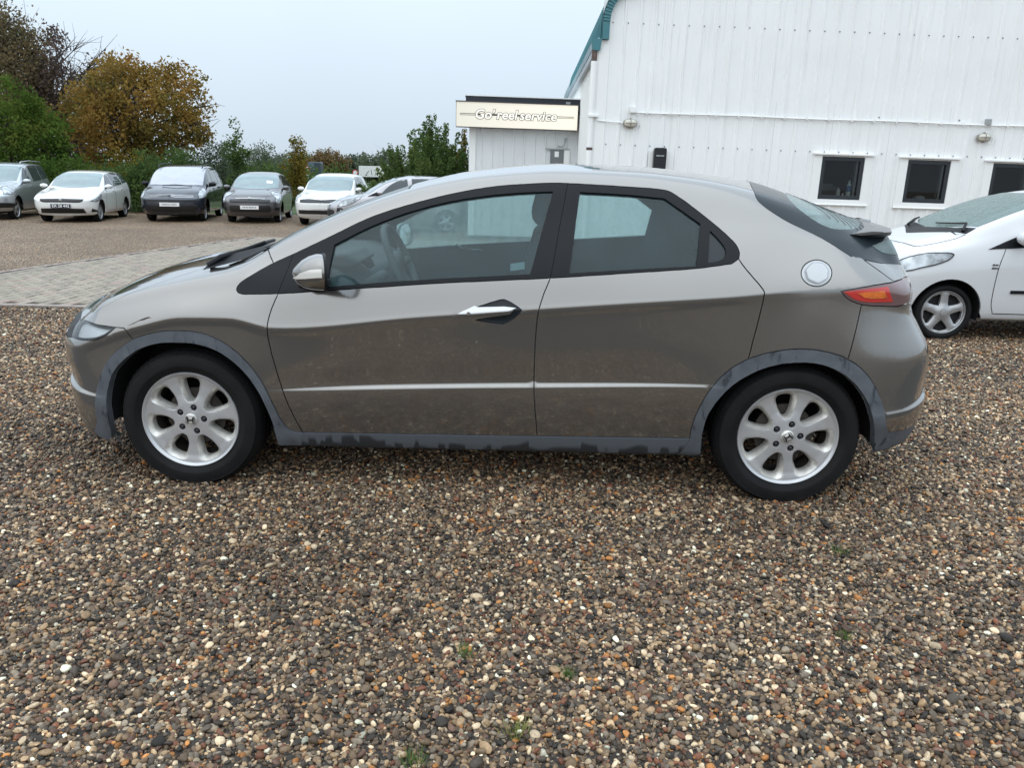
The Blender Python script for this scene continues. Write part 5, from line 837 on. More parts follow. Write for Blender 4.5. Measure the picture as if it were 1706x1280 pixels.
'sill': [(-0.810,0.183),(-0.791,0.183),(-0.773,0.183),(-0.754,0.183),(-0.735,0.183),(-0.717,0.184),(-0.698,0.184),(-0.679,0.184),(-0.661,0.184),(-0.642,0.184),(-0.624,0.184),(-0.605,0.184),(-0.587,0.184),(-0.568,0.184),(-0.549,0.184),(-0.531,0.184),(-0.512,0.184),(-0.494,0.185),(-0.475,0.185),(-0.457,0.185),(-0.438,0.185),(-0.420,0.185),(-0.401,0.185),(-0.383,0.185),(-0.364,0.185),(-0.346,0.185),(-0.327,0.185),(-0.308,0.185),(-0.290,0.185),(-0.272,0.186),(-0.253,0.186),(-0.235,0.186),(-0.216,0.186),(-0.198,0.186),(-0.180,0.186),(-0.162,0.186),(-0.144,0.186),(-0.126,0.186),(-0.108,0.186),(-0.090,0.186),(-0.071,0.186),(-0.053,0.186),(-0.035,0.186),(-0.017,0.186),(0.001,0.186),(0.019,0.186),(0.038,0.186),(0.056,0.186),(0.075,0.186),(0.093,0.186),(0.112,0.186),(0.131,0.186),(0.150,0.186),(0.169,0.186),(0.188,0.186),(0.207,0.186),(0.227,0.186),(0.244,0.186),(0.261,0.186),(0.278,0.186),(0.296,0.186),(0.313,0.186),(0.331,0.186),(0.348,0.185),(0.366,0.185),(0.384,0.185),(0.402,0.185),(0.420,0.185),(0.438,0.185),(0.456,0.185),(0.474,0.185),(0.492,0.185),(0.510,0.185),(0.528,0.185),(0.547,0.185),(0.565,0.185),(0.583,0.185),(0.602,0.185),(0.620,0.185),(0.638,0.185),(0.657,0.185),(0.675,0.185),(0.693,0.185),(0.712,0.185),(0.730,0.185),(0.748,0.185),(0.766,0.186),(0.785,0.186),(0.803,0.186),(0.821,0.186),(0.839,0.186),(0.857,0.187),(0.875,0.187),(0.893,0.187),(0.849,0.106),(0.835,0.103),(0.821,0.102),(0.805,0.101),(0.790,0.099),(0.774,0.095),(0.757,0.091),(0.736,0.110),(0.719,0.110),(0.700,0.107),(0.682,0.106),(0.662,0.103),(0.643,0.102),(0.628,0.101),(0.613,0.099),(0.597,0.096),(0.581,0.093),(0.564,0.091),(0.547,0.089),(0.530,0.087),(0.510,0.113),(0.493,0.112),(0.475,0.110),(0.457,0.110),(0.438,0.109),(0.420,0.107),(0.401,0.106),(0.382,0.106),(0.363,0.105),(0.344,0.104),(0.325,0.103),(0.306,0.102),(0.287,0.102),(0.267,0.102),(0.248,0.101),(0.229,0.101),(0.211,0.101),(0.194,0.101),(0.176,0.101),(0.158,0.102),(0.139,0.102),(0.121,0.102),(0.103,0.103),(0.084,0.104),(0.066,0.106),(0.047,0.107),(0.028,0.108),(0.009,0.110),(-0.009,0.111),(-0.028,0.113),(-0.047,0.114),(-0.066,0.116),(-0.087,0.084),(-0.106,0.086),(-0.125,0.088),(-0.144,0.091),(-0.163,0.094),(-0.182,0.097),(-0.201,0.100),(-0.220,0.104),(-0.238,0.107),(-0.257,0.110),(-0.276,0.114),(-0.298,0.083),(-0.316,0.086),(-0.335,0.090),(-0.353,0.094),(-0.373,0.099),(-0.392,0.105),(-0.412,0.110),(-0.432,0.114),(-0.457,0.084),(-0.477,0.089),(-0.497,0.095),(-0.516,0.107),(-0.537,0.109),(-0.557,0.111),(-0.578,0.112),(-0.598,0.113),(-0.618,0.114),(-0.637,0.115),(-0.657,0.116),(-0.675,0.117),(-0.694,0.117),(-0.712,0.118),(-0.729,0.118),(-0.745,0.119),(-0.761,0.119),(-0.777,0.119),(-0.791,0.120),(-0.805,0.120),(-0.817,0.120),(-0.829,0.120)],
'arch_rear': [(0.893,0.187),(0.893,0.206),(0.894,0.225),(0.896,0.244),(0.899,0.259),(0.902,0.274),(0.906,0.290),(0.911,0.305),(0.917,0.321),(0.922,0.335),(0.928,0.349),(0.934,0.363),(0.941,0.378),(0.948,0.394),(0.956,0.410),(0.965,0.426),(0.974,0.442),(0.983,0.456),(0.993,0.468),(1.004,0.478),(1.014,0.487),(1.025,0.496),(1.035,0.503),(1.048,0.511),(1.061,0.518),(1.074,0.524),(1.088,0.530),(1.102,0.536),(1.115,0.541),(1.129,0.545),(1.144,0.549),(1.159,0.553),(1.174,0.557),(1.190,0.560),(1.206,0.563),(1.223,0.566),(1.240,0.568),(1.257,0.570),(1.275,0.572),(1.292,0.573),(1.308,0.574),(1.324,0.575),(1.339,0.575),(1.355,0.576),(1.370,0.577),(1.385,0.577),(1.401,0.577),(1.419,0.577),(1.437,0.577),(1.455,0.577),(1.473,0.577),(1.491,0.577),(1.508,0.575),(1.524,0.572),(1.539,0.569),(1.554,0.565),(1.569,0.560),(1.582,0.555),(1.595,0.549),(1.608,0.543),(1.620,0.536),(1.632,0.529),(1.642,0.521),(1.652,0.513),(1.661,0.505),(1.669,0.496),(1.677,0.487),(1.684,0.476),(1.691,0.465),(1.697,0.452),(1.703,0.435),(1.707,0.408),(1.714,0.372),(1.722,0.331),(1.731,0.291),(1.743,0.254),(1.755,0.223),(1.769,0.196),(1.823,0.106),(1.716,0.109),(1.714,0.128),(1.701,0.157),(1.692,0.182),(1.685,0.217),(1.678,0.259),(1.672,0.302),(1.666,0.341),(1.660,0.376),(1.655,0.404),(1.650,0.427),(1.645,0.443),(1.639,0.455),(1.633,0.465),(1.626,0.474),(1.618,0.482),(1.609,0.490),(1.599,0.497),(1.589,0.503),(1.578,0.510),(1.565,0.516),(1.552,0.521),(1.538,0.526),(1.523,0.531),(1.508,0.534),(1.492,0.537),(1.476,0.539),(1.458,0.540),(1.441,0.540),(1.424,0.541),(1.407,0.541),(1.390,0.541),(1.372,0.540),(1.355,0.539),(1.338,0.538),(1.320,0.536),(1.305,0.535),(1.290,0.534),(1.275,0.532),(1.260,0.531),(1.244,0.529),(1.230,0.526),(1.216,0.523),(1.202,0.520),(1.188,0.517),(1.175,0.513),(1.161,0.509),(1.148,0.504),(1.133,0.498),(1.119,0.492),(1.104,0.484),(1.089,0.476),(1.075,0.467),(1.062,0.457),(1.050,0.446),(1.039,0.433),(1.028,0.416),(1.018,0.401),(1.008,0.386),(0.999,0.373),(0.991,0.360),(0.982,0.347),(0.975,0.333),(0.968,0.320),(0.961,0.307),(0.956,0.293),(0.952,0.280),(0.949,0.266),(0.947,0.251),(0.945,0.235),(0.944,0.219),(0.943,0.201),(0.944,0.182),(0.945,0.165),(0.946,0.148),(0.949,0.126),(0.951,0.102),(0.935,0.098),(0.920,0.094),(0.904,0.091),(0.884,0.110),(0.867,0.107),(0.849,0.106)],
'arch_open_front': [(-1.688,0.150),(-1.686,0.166),(-1.685,0.183),(-1.684,0.206),(-1.683,0.233),(-1.683,0.261),(-1.682,0.291),(-1.682,0.321),(-1.682,0.350),(-1.680,0.378),(-1.677,0.405),(-1.673,0.429),(-1.669,0.452),(-1.664,0.473),(-1.658,0.493),(-1.653,0.512),(-1.646,0.530),(-1.639,0.548),(-1.630,0.564),(-1.618,0.580),(-1.605,0.595),(-1.591,0.608),(-1.577,0.620),(-1.564,0.629),(-1.551,0.637),(-1.537,0.644),(-1.523,0.651),(-1.508,0.656),(-1.492,0.660),(-1.475,0.663),(-1.457,0.664),(-1.439,0.665),(-1.422,0.664),(-1.403,0.663),(-1.385,0.661),(-1.366,0.658),(-1.347,0.656),(-1.329,0.653),(-1.312,0.652),(-1.296,0.651),(-1.280,0.650),(-1.264,0.648),(-1.248,0.645),(-1.231,0.641),(-1.215,0.637),(-1.199,0.632),(-1.183,0.626),(-1.168,0.619),(-1.153,0.612),(-1.139,0.604),(-1.125,0.594),(-1.112,0.585),(-1.099,0.575),(-1.086,0.564),(-1.074,0.553),(-1.062,0.542),(-1.051,0.530),(-1.040,0.517),(-1.031,0.506),(-1.022,0.492),(-1.014,0.478),(-1.006,0.463),(-0.998,0.446),(-0.991,0.427),(-0.983,0.405),(-0.977,0.385),(-0.971,0.364),(-0.966,0.344),(-0.961,0.325),(-0.955,0.303),(-0.950,0.282),(-0.946,0.262),(-0.942,0.241),(-0.940,0.223),(-0.939,0.205),(-0.938,0.187),(-0.936,0.173),(-0.935,0.157),(-0.933,0.141),(-0.933,0.117)],
'arch_open_rear': [(0.951,0.102),(0.949,0.126),(0.946,0.148),(0.945,0.165),(0.944,0.182),(0.943,0.201),(0.944,0.219),(0.945,0.235),(0.947,0.251),(0.949,0.266),(0.952,0.280),(0.956,0.293),(0.961,0.307),(0.968,0.320),(0.975,0.333),(0.982,0.347),(0.991,0.360),(0.999,0.373),(1.008,0.386),(1.018,0.401),(1.028,0.416),(1.039,0.433),(1.050,0.446),(1.062,0.457),(1.075,0.467),(1.089,0.476),(1.104,0.484),(1.119,0.492),(1.133,0.498),(1.148,0.504),(1.161,0.509),(1.175,0.513),(1.188,0.517),(1.202,0.520),(1.216,0.523),(1.230,0.526),(1.244,0.529),(1.260,0.531),(1.275,0.532),(1.290,0.534),(1.305,0.535),(1.320,0.536),(1.338,0.538),(1.355,0.539),(1.372,0.540),(1.390,0.541),(1.407,0.541),(1.424,0.541),(1.441,0.540),(1.458,0.540),(1.476,0.539),(1.492,0.537),(1.508,0.534),(1.523,0.531),(1.538,0.526),(1.552,0.521),(1.565,0.516),(1.578,0.510),(1.589,0.503),(1.599,0.497),(1.609,0.490),(1.618,0.482),(1.626,0.474),(1.633,0.465),(1.639,0.455),(1.645,0.443),(1.650,0.427),(1.655,0.404),(1.660,0.376),(1.666,0.341),(1.672,0.302),(1.678,0.259),(1.685,0.217),(1.692,0.182),(1.701,0.157),(1.714,0.128),(1.716,0.109)],
'scratch': [(-1.548,0.775),(-1.535,0.777),(-1.523,0.780),(-1.510,0.783),(-1.494,0.788),(-1.478,0.792),(-1.465,0.793),(-1.453,0.794),(-1.438,0.784),(-1.455,0.786),(-1.471,0.782),(-1.484,0.783),(-1.496,0.784),(-1.509,0.780),(-1.521,0.776),(-1.534,0.775)],
'fuel_cap': [(1.426,0.821),(1.423,0.811),(1.417,0.801),(1.408,0.792),(1.397,0.785),(1.383,0.779),(1.369,0.776),(1.354,0.776),(1.339,0.779),(1.325,0.784),(1.313,0.792),(1.303,0.801),(1.297,0.811),(1.294,0.822),(1.295,0.832),(1.300,0.843),(1.308,0.853),(1.319,0.861),(1.332,0.867),(1.347,0.871),(1.362,0.873),(1.377,0.871),(1.392,0.866),(1.404,0.859),(1.415,0.851),(1.422,0.841),(1.426,0.831)],
'recess': [(-0.125,0.760),(-0.113,0.765),(-0.101,0.770),(-0.088,0.775),(-0.076,0.779),(-0.064,0.783),(-0.050,0.787),(-0.037,0.791),(-0.022,0.795),(-0.005,0.799),(0.011,0.804),(0.026,0.807),(0.038,0.810),(0.055,0.814),(0.068,0.815),(0.078,0.813),(0.088,0.808),(0.102,0.801),(0.118,0.790),(0.133,0.779),(0.144,0.770),(0.153,0.761),(0.147,0.749),(0.140,0.741),(0.128,0.731),(0.115,0.721),(0.101,0.712),(0.090,0.706),(0.079,0.701),(0.068,0.700),(0.055,0.701),(0.040,0.704),(0.026,0.707),(0.009,0.711),(-0.009,0.716),(-0.027,0.721),(-0.044,0.725),(-0.060,0.730),(-0.076,0.735),(-0.090,0.740),(-0.103,0.745),(-0.115,0.752)],
'low_glass': [(1.698,1.094),(1.744,1.138),(1.792,1.171),(1.841,1.194),(1.895,1.211),(1.961,1.219),(2.006,1.203),(2.011,1.160),(2.015,1.114),(2.018,1.060),(2.020,1.003),(1.935,1.016),(1.883,1.016),(1.840,1.016),(1.805,1.018),(1.765,1.026),(1.735,1.039),(1.714,1.064)],
'spoiler_low': [(1.408,1.038),(1.426,1.055),(1.444,1.075),(1.464,1.096),(1.485,1.118),(1.508,1.142),(1.533,1.169),(1.560,1.201),(1.592,1.238),(1.627,1.274),(1.663,1.301),(1.702,1.323),(1.741,1.341),(1.784,1.356),(1.833,1.368),(1.888,1.379),(1.960,1.383),(2.001,1.332),(2.010,1.298)],
}
# ---------------------------------------------------------------- the bronze-grey hatchback
def paint_mat(name, color, rough=0.3, metal=1.0, flake=0.04, dirt=None, coat=1.0):
    m = mat(name, color, rough, metal, coat=coat, coat_r=0.012)
    nt = m.node_tree; b = nt.nodes['Principled BSDF']; N = nt.nodes.new; L = nt.links.new
    tcn = N('ShaderNodeTexCoord')
    # fine dust and water marks change roughness and tone a little
    n1 = N('ShaderNodeTexNoise'); n1.inputs['Scale'].default_value = 5; n1.inputs['Detail'].default_value = 8; n1.inputs['Roughness'].default_value = 0.65
    L(tcn.outputs['Object'], n1.inputs['Vector'])
    r1 = N('ShaderNodeMapRange'); r1.inputs[1].default_value = 0.3; r1.inputs[2].default_value = 0.7; r1.inputs[3].default_value = rough-0.008; r1.inputs[4].default_value = rough+0.012
    L(n1.outputs['Fac'], r1.inputs[0]); L(r1.outputs[0], b.inputs['Roughness'])
    if dirt:
        # vertical run marks and road film, stronger low on the doors
        mp = N('ShaderNodeMapping'); mp.inputs['Scale'].default_value = (28, 28, 2.0); L(tcn.outputs['Object'], mp.inputs[0])
        n2 = N('ShaderNodeTexNoise'); n2.inputs['Scale'].default_value = 1.0; n2.inputs['Detail'].default_value = 5; L(mp.outputs[0], n2.inputs['Vector'])
        sp = N('ShaderNodeSeparateXYZ'); L(tcn.outputs['Object'], sp.inputs[0])
        hz = N('ShaderNodeMapRange'); hz.inputs[1].default_value = 0.25; hz.inputs[2].default_value = 0.65; hz.inputs[3].default_value = dirt[1]; hz.inputs[4].default_value = 0.0
        L(sp.outputs['Z'], hz.inputs[0])
        r2 = N('ShaderNodeMapRange'); r2.inputs[1].default_value = 0.42; r2.inputs[2].default_value = 0.68; L(n2.outputs['Fac'], r2.inputs[0])
        mu = N('ShaderNodeMath'); mu.operation = 'MULTIPLY'; L(r2.outputs[0], mu.inputs[0]); L(hz.outputs[0], mu.inputs[1])
        mc = N('ShaderNodeMixRGB'); mc.inputs[1].default_value = (*color, 1); mc.inputs[2].default_value = (*dirt[0], 1); L(mu.outputs[0], mc.inputs[0]); L(mc.outputs[0], b.inputs['Base Color'])
        mm = N('ShaderNodeMapRange'); mm.inputs[3].default_value = metal; mm.inputs[4].default_value = metal*0.3; L(mu.outputs[0], mm.inputs[0]); L(mm.outputs[0], b.inputs['Metallic'])
        # fine drops of rain standing on the paint
        vo = N('ShaderNodeTexVoronoi'); vo.inputs['Scale'].default_value = 95; L(tcn.outputs['Object'], vo.inputs['Vector'])
        vr = N('ShaderNodeMapRange'); vr.inputs[1].default_value = 0.0; vr.inputs[2].default_value = 0.25; vr.inputs[3].default_value = 1; vr.inputs[4].default_value = 0; L(vo.outputs['Distance'], vr.inputs[0])
        bp = N('ShaderNodeBump'); bp.inputs['Strength'].default_value = 0.06; bp.inputs['Distance'].default_value = 0.002; L(vr.outputs[0], bp.inputs['Height']); L(bp.outputs['Normal'], b.inputs['Normal'])
    return m
def cladding_mat():
    """sun-bleached grey plastic with dark wet patches that run down"""
    m = mat('bleached_plastic', (0.2, 0.215, 0.24), 0.55)
    nt = m.node_tree; b = nt.nodes['Principled BSDF']; N = nt.nodes.new; L = nt.links.new
    tcn = N('ShaderNodeTexCoord'); mp = N('ShaderNodeMapping'); mp.inputs['Scale'].default_value = (20, 20, 5); L(tcn.outputs['Object'], mp.inputs[0])
    n = N('ShaderNodeTexNoise'); n.inputs['Scale'].default_value = 1.6; n.inputs['Detail'].default_value = 6; n.inputs['Roughness'].default_value = 0.55; n.inputs['Distortion'].default_value = 0.6; L(mp.outputs[0], n.inputs['Vector'])
    cr = N('ShaderNodeValToRGB'); cr.color_ramp.elements[0].position = 0.60; cr.color_ramp.elements[1].position = 0.66
    cr.color_ramp.elements[0].color = (0.088, 0.098, 0.112, 1); cr.color_ramp.elements[1].color = (0.04, 0.045, 0.056, 1)
    n3 = N('ShaderNodeTexNoise'); n3.inputs['Scale'].default_value = 14; n3.inputs['Detail'].default_value = 6; L(tcn.outputs['Object'], n3.inputs['Vector'])
    r3 = N('ShaderNodeMapRange'); r3.inputs[1].default_value = 0.3; r3.inputs[2].default_value = 0.7; r3.inputs[3].default_value = 0.8; r3.inputs[4].default_value = 1.15; L(n3.outputs['Fac'], r3.inputs[0])
    mu = N('ShaderNodeMixRGB'); mu.blend_type = 'MULTIPLY'; mu.inputs[0].default_value = 1; L(n.outputs['Fac'], cr.inputs[0]); L(cr.outputs[0], mu.inputs[1]); L(r3.outputs[0], mu.inputs[2]); L(mu.outputs[0], b.inputs['Base Color'])
    rr = N('ShaderNodeMapRange'); rr.inputs[1].default_value = 0.53; rr.inputs[2].default_value = 0.56; rr.inputs[3].default_value = 0.6; rr.inputs[4].default_value = 0.3; L(n.outputs['Fac'], rr.inputs[0]); L(rr.outputs[0], b.inputs['Roughness'])
    return m
M_PAINT = paint_mat('bronze_grey_metallic', (0.258, 0.247, 0.233), 0.15, 0.86, dirt=((0.10, 0.088, 0.074), 0.18))
def sill_mat():
    """bleached sill with a wet dark lower edge that runs up in drips"""
    m = mat('wet_sill_plastic', (.13, .145, .165), .5)
    nt = m.node_tree; b = nt.nodes['Principled BSDF']; N = nt.nodes.new; L = nt.links.new
    tcn = N('ShaderNodeTexCoord'); sp = N('ShaderNodeSeparateXYZ'); L(tcn.outputs['Object'], sp.inputs[0])
    mp = N('ShaderNodeMapping'); mp.inputs['Scale'].default_value = (1, 0, .12); L(tcn.outputs['Object'], mp.inputs[0])
    n1 = N('ShaderNodeTexNoise'); n1.inputs['Scale'].default_value = 19; n1.inputs['Detail'].default_value = 1; L(mp.outputs[0], n1.inputs['Vector'])
    n2 = N('ShaderNodeTexNoise'); n2.inputs['Scale'].default_value = 4.3; n2.inputs['Detail'].default_value = 2; L(mp.outputs[0], n2.inputs['Vector'])
    r1 = N('ShaderNodeMapRange'); r1.inputs[1].default_value = .48; r1.inputs[2].default_value = .52; r1.inputs[3].default_value = 0; r1.inputs[4].default_value = .030; L(n1.outputs['Fac'], r1.inputs[0])
    r2 = N('ShaderNodeMapRange'); r2.inputs[1].default_value = .40; r2.inputs[2].default_value = .60; r2.inputs[3].default_value = -.022; r2.inputs[4].default_value = .014; L(n2.outputs['Fac'], r2.inputs[0])
    ad = N('ShaderNodeMath'); ad.operation = 'ADD'; L(r1.outputs[0], ad.inputs[0]); L(r2.outputs[0], ad.inputs[1])
    th = N('ShaderNodeMath'); th.operation = 'ADD'; th.inputs[1].default_value = .216; L(ad.outputs[0], th.inputs[0])
    lt = N('ShaderNodeMath'); lt.operation = 'SUBTRACT'; L(th.outputs[0], lt.inputs[0]); L(sp.outputs['Z'], lt.inputs[1])
    mr = N('ShaderNodeMapRange'); mr.inputs[1].default_value = -.008; mr.inputs[2].default_value = .010; L(lt.outputs[0], mr.inputs[0])
    mc = N('ShaderNodeMixRGB'); mc.inputs[1].default_value = (.085, .095, .108, 1); mc.inputs[2].default_value = (.024, .026, .030, 1); L(mr.outputs[0], mc.inputs[0]); L(mc.outputs[0], b.inputs['Base Color'])
    return m
M_CLAD = cladding_mat()
M_SILL = sill_mat()
M_BLACK = mat('black_trim', (0.008, 0.009, 0.011), 0.45, spec=.22)
M_BLACKGLASS = mat('dark_tailgate_plastic', (0.018, 0.025, 0.030), 0.22, spec=.35)
M_RUBBER = mat('tyre_rubber', (0.0085, 0.0085, 0.009), 0.7, spec=.22, bump=(45, 0.3, 0.004), var=(7, 0.35))
M_DARK = mat('dark_underbody', (0.012, 0.012, 0.013), 0.8)
M_CHROME = mat('chrome', (0.62, 0.63, 0.64), 0.16, 1.0)
M_RIMCHROME = mat('dull_chrome', (0.30, 0.30, 0.31), 0.3, 1.0)
M_CAPDISC = mat('cap_disc_white', (.52, .54, .55), .4)
M_CAPGREY = mat('cap_silver', (.34, .36, .38), .35, .3)
M_ALLOY = mat('alloy_silver', (0.53, 0.535, 0.545), 0.28, 0.5, coat=0.35, var=(9, 0.07))
M_NUT = mat('nut_dark_steel', (.035, .035, .04), .25, .6)
M_ALLOY2 = mat('alloy_recess', (.64, .62, .575), .30, .4, var=(16, .34))
M_DUSTSHADE = mat('alloy_dust_shade', (0.045, 0.038, 0.032), 0.7, 0.2, var=(14, 0.4))  # brake dust, darkened further so the wheel openings look shaded
M_TRIMGREY = mat('interior_grey', (0.22, 0.23, 0.235), 0.8)
M_SEAT = mat('seat_cloth', (0.085, 0.09, 0.095), 0.9)
M_GLASS = glass_mat('tinted_side_glass', (0.60, 0.77, 0.78), 0.0, 0.20, (0.20, 0.33, 0.35))
M_GLASS2 = glass_mat('tinted_glass_rainy', (0.70, 0.84, 0.83), 0.0, 0.40, (0.66, 0.82, 0.80), drops=0.15)
M_SCREEN = glass_mat('windscreen_glass', (0.78, 0.87, 0.86), 0.0, 0.10, (0.5, 0.6, 0.6))
M_LENS = glass_mat('clear_lens', (0.92, 0.95, 0.96), 0.0, 0.06, (0.7, 0.75, 0.78))
M_REFLECTOR = mat('lamp_reflector', (0.92, 0.94, 0.96), 0.3, 0.25)
M_RED = mat('red_lens', (0.50, 0.028, 0.022), 0.12, coat=1.0)
M_AMBER = mat('amber_lens', (0.62, 0.145, 0.022), 0.15, coat=1.0, bump=(60, 0.25, 0.004), var=(30, .35))
M_SMOKE = mat('smoky_lens', (0.17, 0.095, 0.095), 0.15, 0.2, coat=.8)
M_WHITEPL = mat('white_plastic', (0.78, 0.80, 0.81), 0.35)

def torus_pts(c, r, axis_t, n=40):
    """circle points round centre c; axis_t tilts the circle about y"""
    return [(c[0]+r*math.cos(a)*math.sin(axis_t), c[1]+r*math.sin(a), c[2]+r*math.cos(a)*math.cos(axis_t)) for a in [2*math.pi*k/n for k in range(n+1)]]

def rim_face(name, R0, holes, prof, grid=0.007, edge=0.006, flare=0.016, lift=0.010):
    """wheel face in the x-z plane with openings; prof(r) = dish; the metal dips towards each opening"""
    circ = [(R0*math.cos(a), R0*math.sin(a)) for a in np.linspace(0, 2*math.pi, 97)[:-1]]
    v2, T = tri_fill(circ, holes, grid, edge)
    hp = np.array([p for h in holes for p in densify(h, edge)])
    r = np.hypot(v2[:, 0], v2[:, 1]); dip = np.zeros(len(v2))
    for i in range(0, len(v2), 1500):
        d = np.sqrt(((v2[i:i+1500, None]-hp[None])**2).sum(2).min(1)); dip[i:i+1500] = lift*(1-np.minimum(d/flare, 1))**1.0
    y = np.array([prof(q) for q in r])+dip
    me_v = [(float(a), float(c), float(b)) for (a, b), c in zip(v2, y)]
    F = []
    for f in T:
        a, b, c = (np.array(me_v[i]) for i in f)
        F.append(tuple(f) if np.cross(b-a, c-a)[1] < 0 else tuple(f[::-1]))
    cnt = {}
    for f in F:
        for i in range(3): cnt[(f[i], f[(i+1) % 3])] = 1
    for a, b in [e for e in cnt if (e[1], e[0]) not in cnt]:
        k = len(me_v); me_v += [me_v[a], me_v[b], (me_v[a][0], me_v[a][1]+.03, me_v[a][2]), (me_v[b][0], me_v[b][1]+.03, me_v[b][2])]
        F.append((k+1, k, k+2, k+3))
    me = bpy.data.meshes.new(name); me.from_pydata(me_v, [], F)
    me.polygons.foreach_set('use_smooth', [True]*len(F)); me.set_sharp_from_angle(angle=R(38))
    return me
def tyre_mesh(name, Ro, Ri, w, n=96, grooves=True):
    """lathe about y, outer face at y=0 towards -y"""
    h = Ro-Ri
    prof = [(Ri-.012, .012), (Ri+.004, .004), (Ri+.012, -.004), (Ri+.28*h, -.011), (Ri+.30*h, -.0125), (Ri+.36*h, -.0125), (Ri+.55*h, -.013), (Ri+.74*h, -.008), (Ri+.76*h, -.009), (Ri+.80*h, -.006), (Ro-.024, .003), (Ro-.010, .016), (Ro-.003, .032)]
    if grooves:
        for g in (.25, .5, .75):
            prof += [(Ro-.001, w*g-.006), (Ro-.008, w*g-.004), (Ro-.008, w*g+.004), (Ro-.001, w*g+.006)]
    prof += [(Ro-.003, w-.032), (Ro-.012, w-.012), (Ro-.05, w), (Ri, w-.01)]
    mb = MB(); mb.lathe(prof, n)
    # shoulder tread blocks
    m = 64
    for k in range(m):
        a0 = 2*math.pi*k/m; a1 = a0+2*math.pi/m*.7
        q = []
        for a in (a0, a1):
            for r_, y_ in ((Ro-.020, .002), (Ro-.002, .026), (Ro-.002, .045), (Ro-.014, .03)): q.append((r_*math.cos(a), y_, r_*math.sin(a)))
        mb.add(q, [(0, 1, 5, 4), (1, 2, 6, 5), (0, 3, 2, 1), (4, 5, 6, 7), (2, 3, 7, 6), (3, 0, 4, 7)])
    return mb.mesh(name, 40)
def egg(ang, r0, r1, w0, w1, n=30):
    """opening between two spokes: narrow and round at the hub, wide at the rim"""
    pts = []
    for k in range(n):
        t = 2*math.pi*k/n; c, s_ = math.cos(t), math.sin(t)
        c = math.copysign(abs(c)**.85, c); s_ = math.copysign(abs(s_)**.85, s_)
        r = (r0+r1)/2+(r1-r0)/2*c; w = (w0+(w1-w0)*(r-r0)/(r1-r0))
        pts.append((r, w*s_))
    ca, sa = math.cos(ang), math.sin(ang)
    return [(p[0]*ca-p[1]*sa, p[0]*sa+p[1]*ca) for p in pts]

def petal(ang, r0, r1, half, n=36, rnd=.5):
    """opening outline in polar form: round towards the hub, following the rim outside; half = half angle at the rim"""
    pts = []
    for k in range(n):
        t = 2*math.pi*k/n; c, s_ = math.cos(t), math.sin(t)
        c = math.copysign(abs(c)**rnd, c) if c > 0 else c; rr = (r0+r1)/2+(r1-r0)/2*c
        w = half*math.copysign(abs(s_)**.7, s_)*(.60+.40*max(0, (rr-r0)/(r1-r0))**.8)*(1 if c > 0 else 1.0)
        pts.append((rr, w*(.165/max(rr, .08))**.55))
    return [(r_*math.cos(ang+a), r_*math.sin(ang+a)) for r_, a in pts]
def hatch_wheel_meshes():
    outer = [petal(R(88+k*360/7), .080, .2035, R(19.6), rnd=.34) for k in range(7)]
    inner = [petal(R(88+k*360/7), .086, .188, R(13.9), rnd=.46) for k in range(7)]
    def prof(r):   # negative = towards the viewer
        return float(np.interp(r, [0, .03, .075, .12, .17, .195, .205, .216], [.010, .010, .012, .016, .015, .011, .010, .012]))
    lug = []
    for k in range(5):
        a = R(3+72*k); lug.append([(.057*math.cos(a)+.0145*math.cos(t), .057*math.sin(a)+.0145*math.sin(t)) for t in np.linspace(0, 2*math.pi, 15)[:-1]])
    face = rim_face('alloy_face', .2065, outer+lug, prof, flare=.004, lift=.0008)
    rec = MB()
    for A, B in zip(outer, inner):
        n = len(A); rings = []
        for t, dy in ((0, .0005), (.45, .010), (.9, .021), (1.0, .026), (1.0, .055)):
            rings.append([(a[0]*(1-t)+b[0]*t, prof(math.hypot(*a))+dy, a[1]*(1-t)+b[1]*t) for a, b in zip(A, B)])
        rec.add([p for r_ in rings for p in r_], [(i*n+k, i*n+(k+1) % n, i*n+n+(k+1) % n, i*n+n+k) for i in range(len(rings)-1) for k in range(n)])
    recess = rec.mesh('spoke_recess', 34)
    lip = MB().lathe([(.200, .020), (.2045, .008), (.210, .000), (.2165, -.002), (.2195, .003), (.218, .014)], 96).mesh('rim_lip', 50)
    barrel = MB().lathe([(.207, .012), (.200, .05), (.185, .11), (.19, .17), (.2, .18)], 64).mesh('barrel', 60)
    nut = MB().lathe([(.0001, .004), (.005, .0045), (.0085, .008), (.0105, .014), (.0115, .022), (.0148, .030)], 16).mesh('lug_nut', 50)
    disc = MB().lathe([(.0001, .075), (.13, .075), (.13, .09), (.0001, .09)], 48).mesh('brake_disc', 30)
    drum = MB().lathe([(.0001, .05), (.07, .05), (.075, .075)], 32).mesh('brake_hub', 30)
    cap = MB().lathe([(.0001, .001), (.024, .002), (.0285, .006), (.030, .012)], 36).mesh('centre_cap', 40)
    return dict(face=face, recess=recess, lip=lip, barrel=barrel, nut=nut, disc=disc, drum=drum, cap=cap, tyre=tyre_mesh('tyre', .318, .2165, .20))
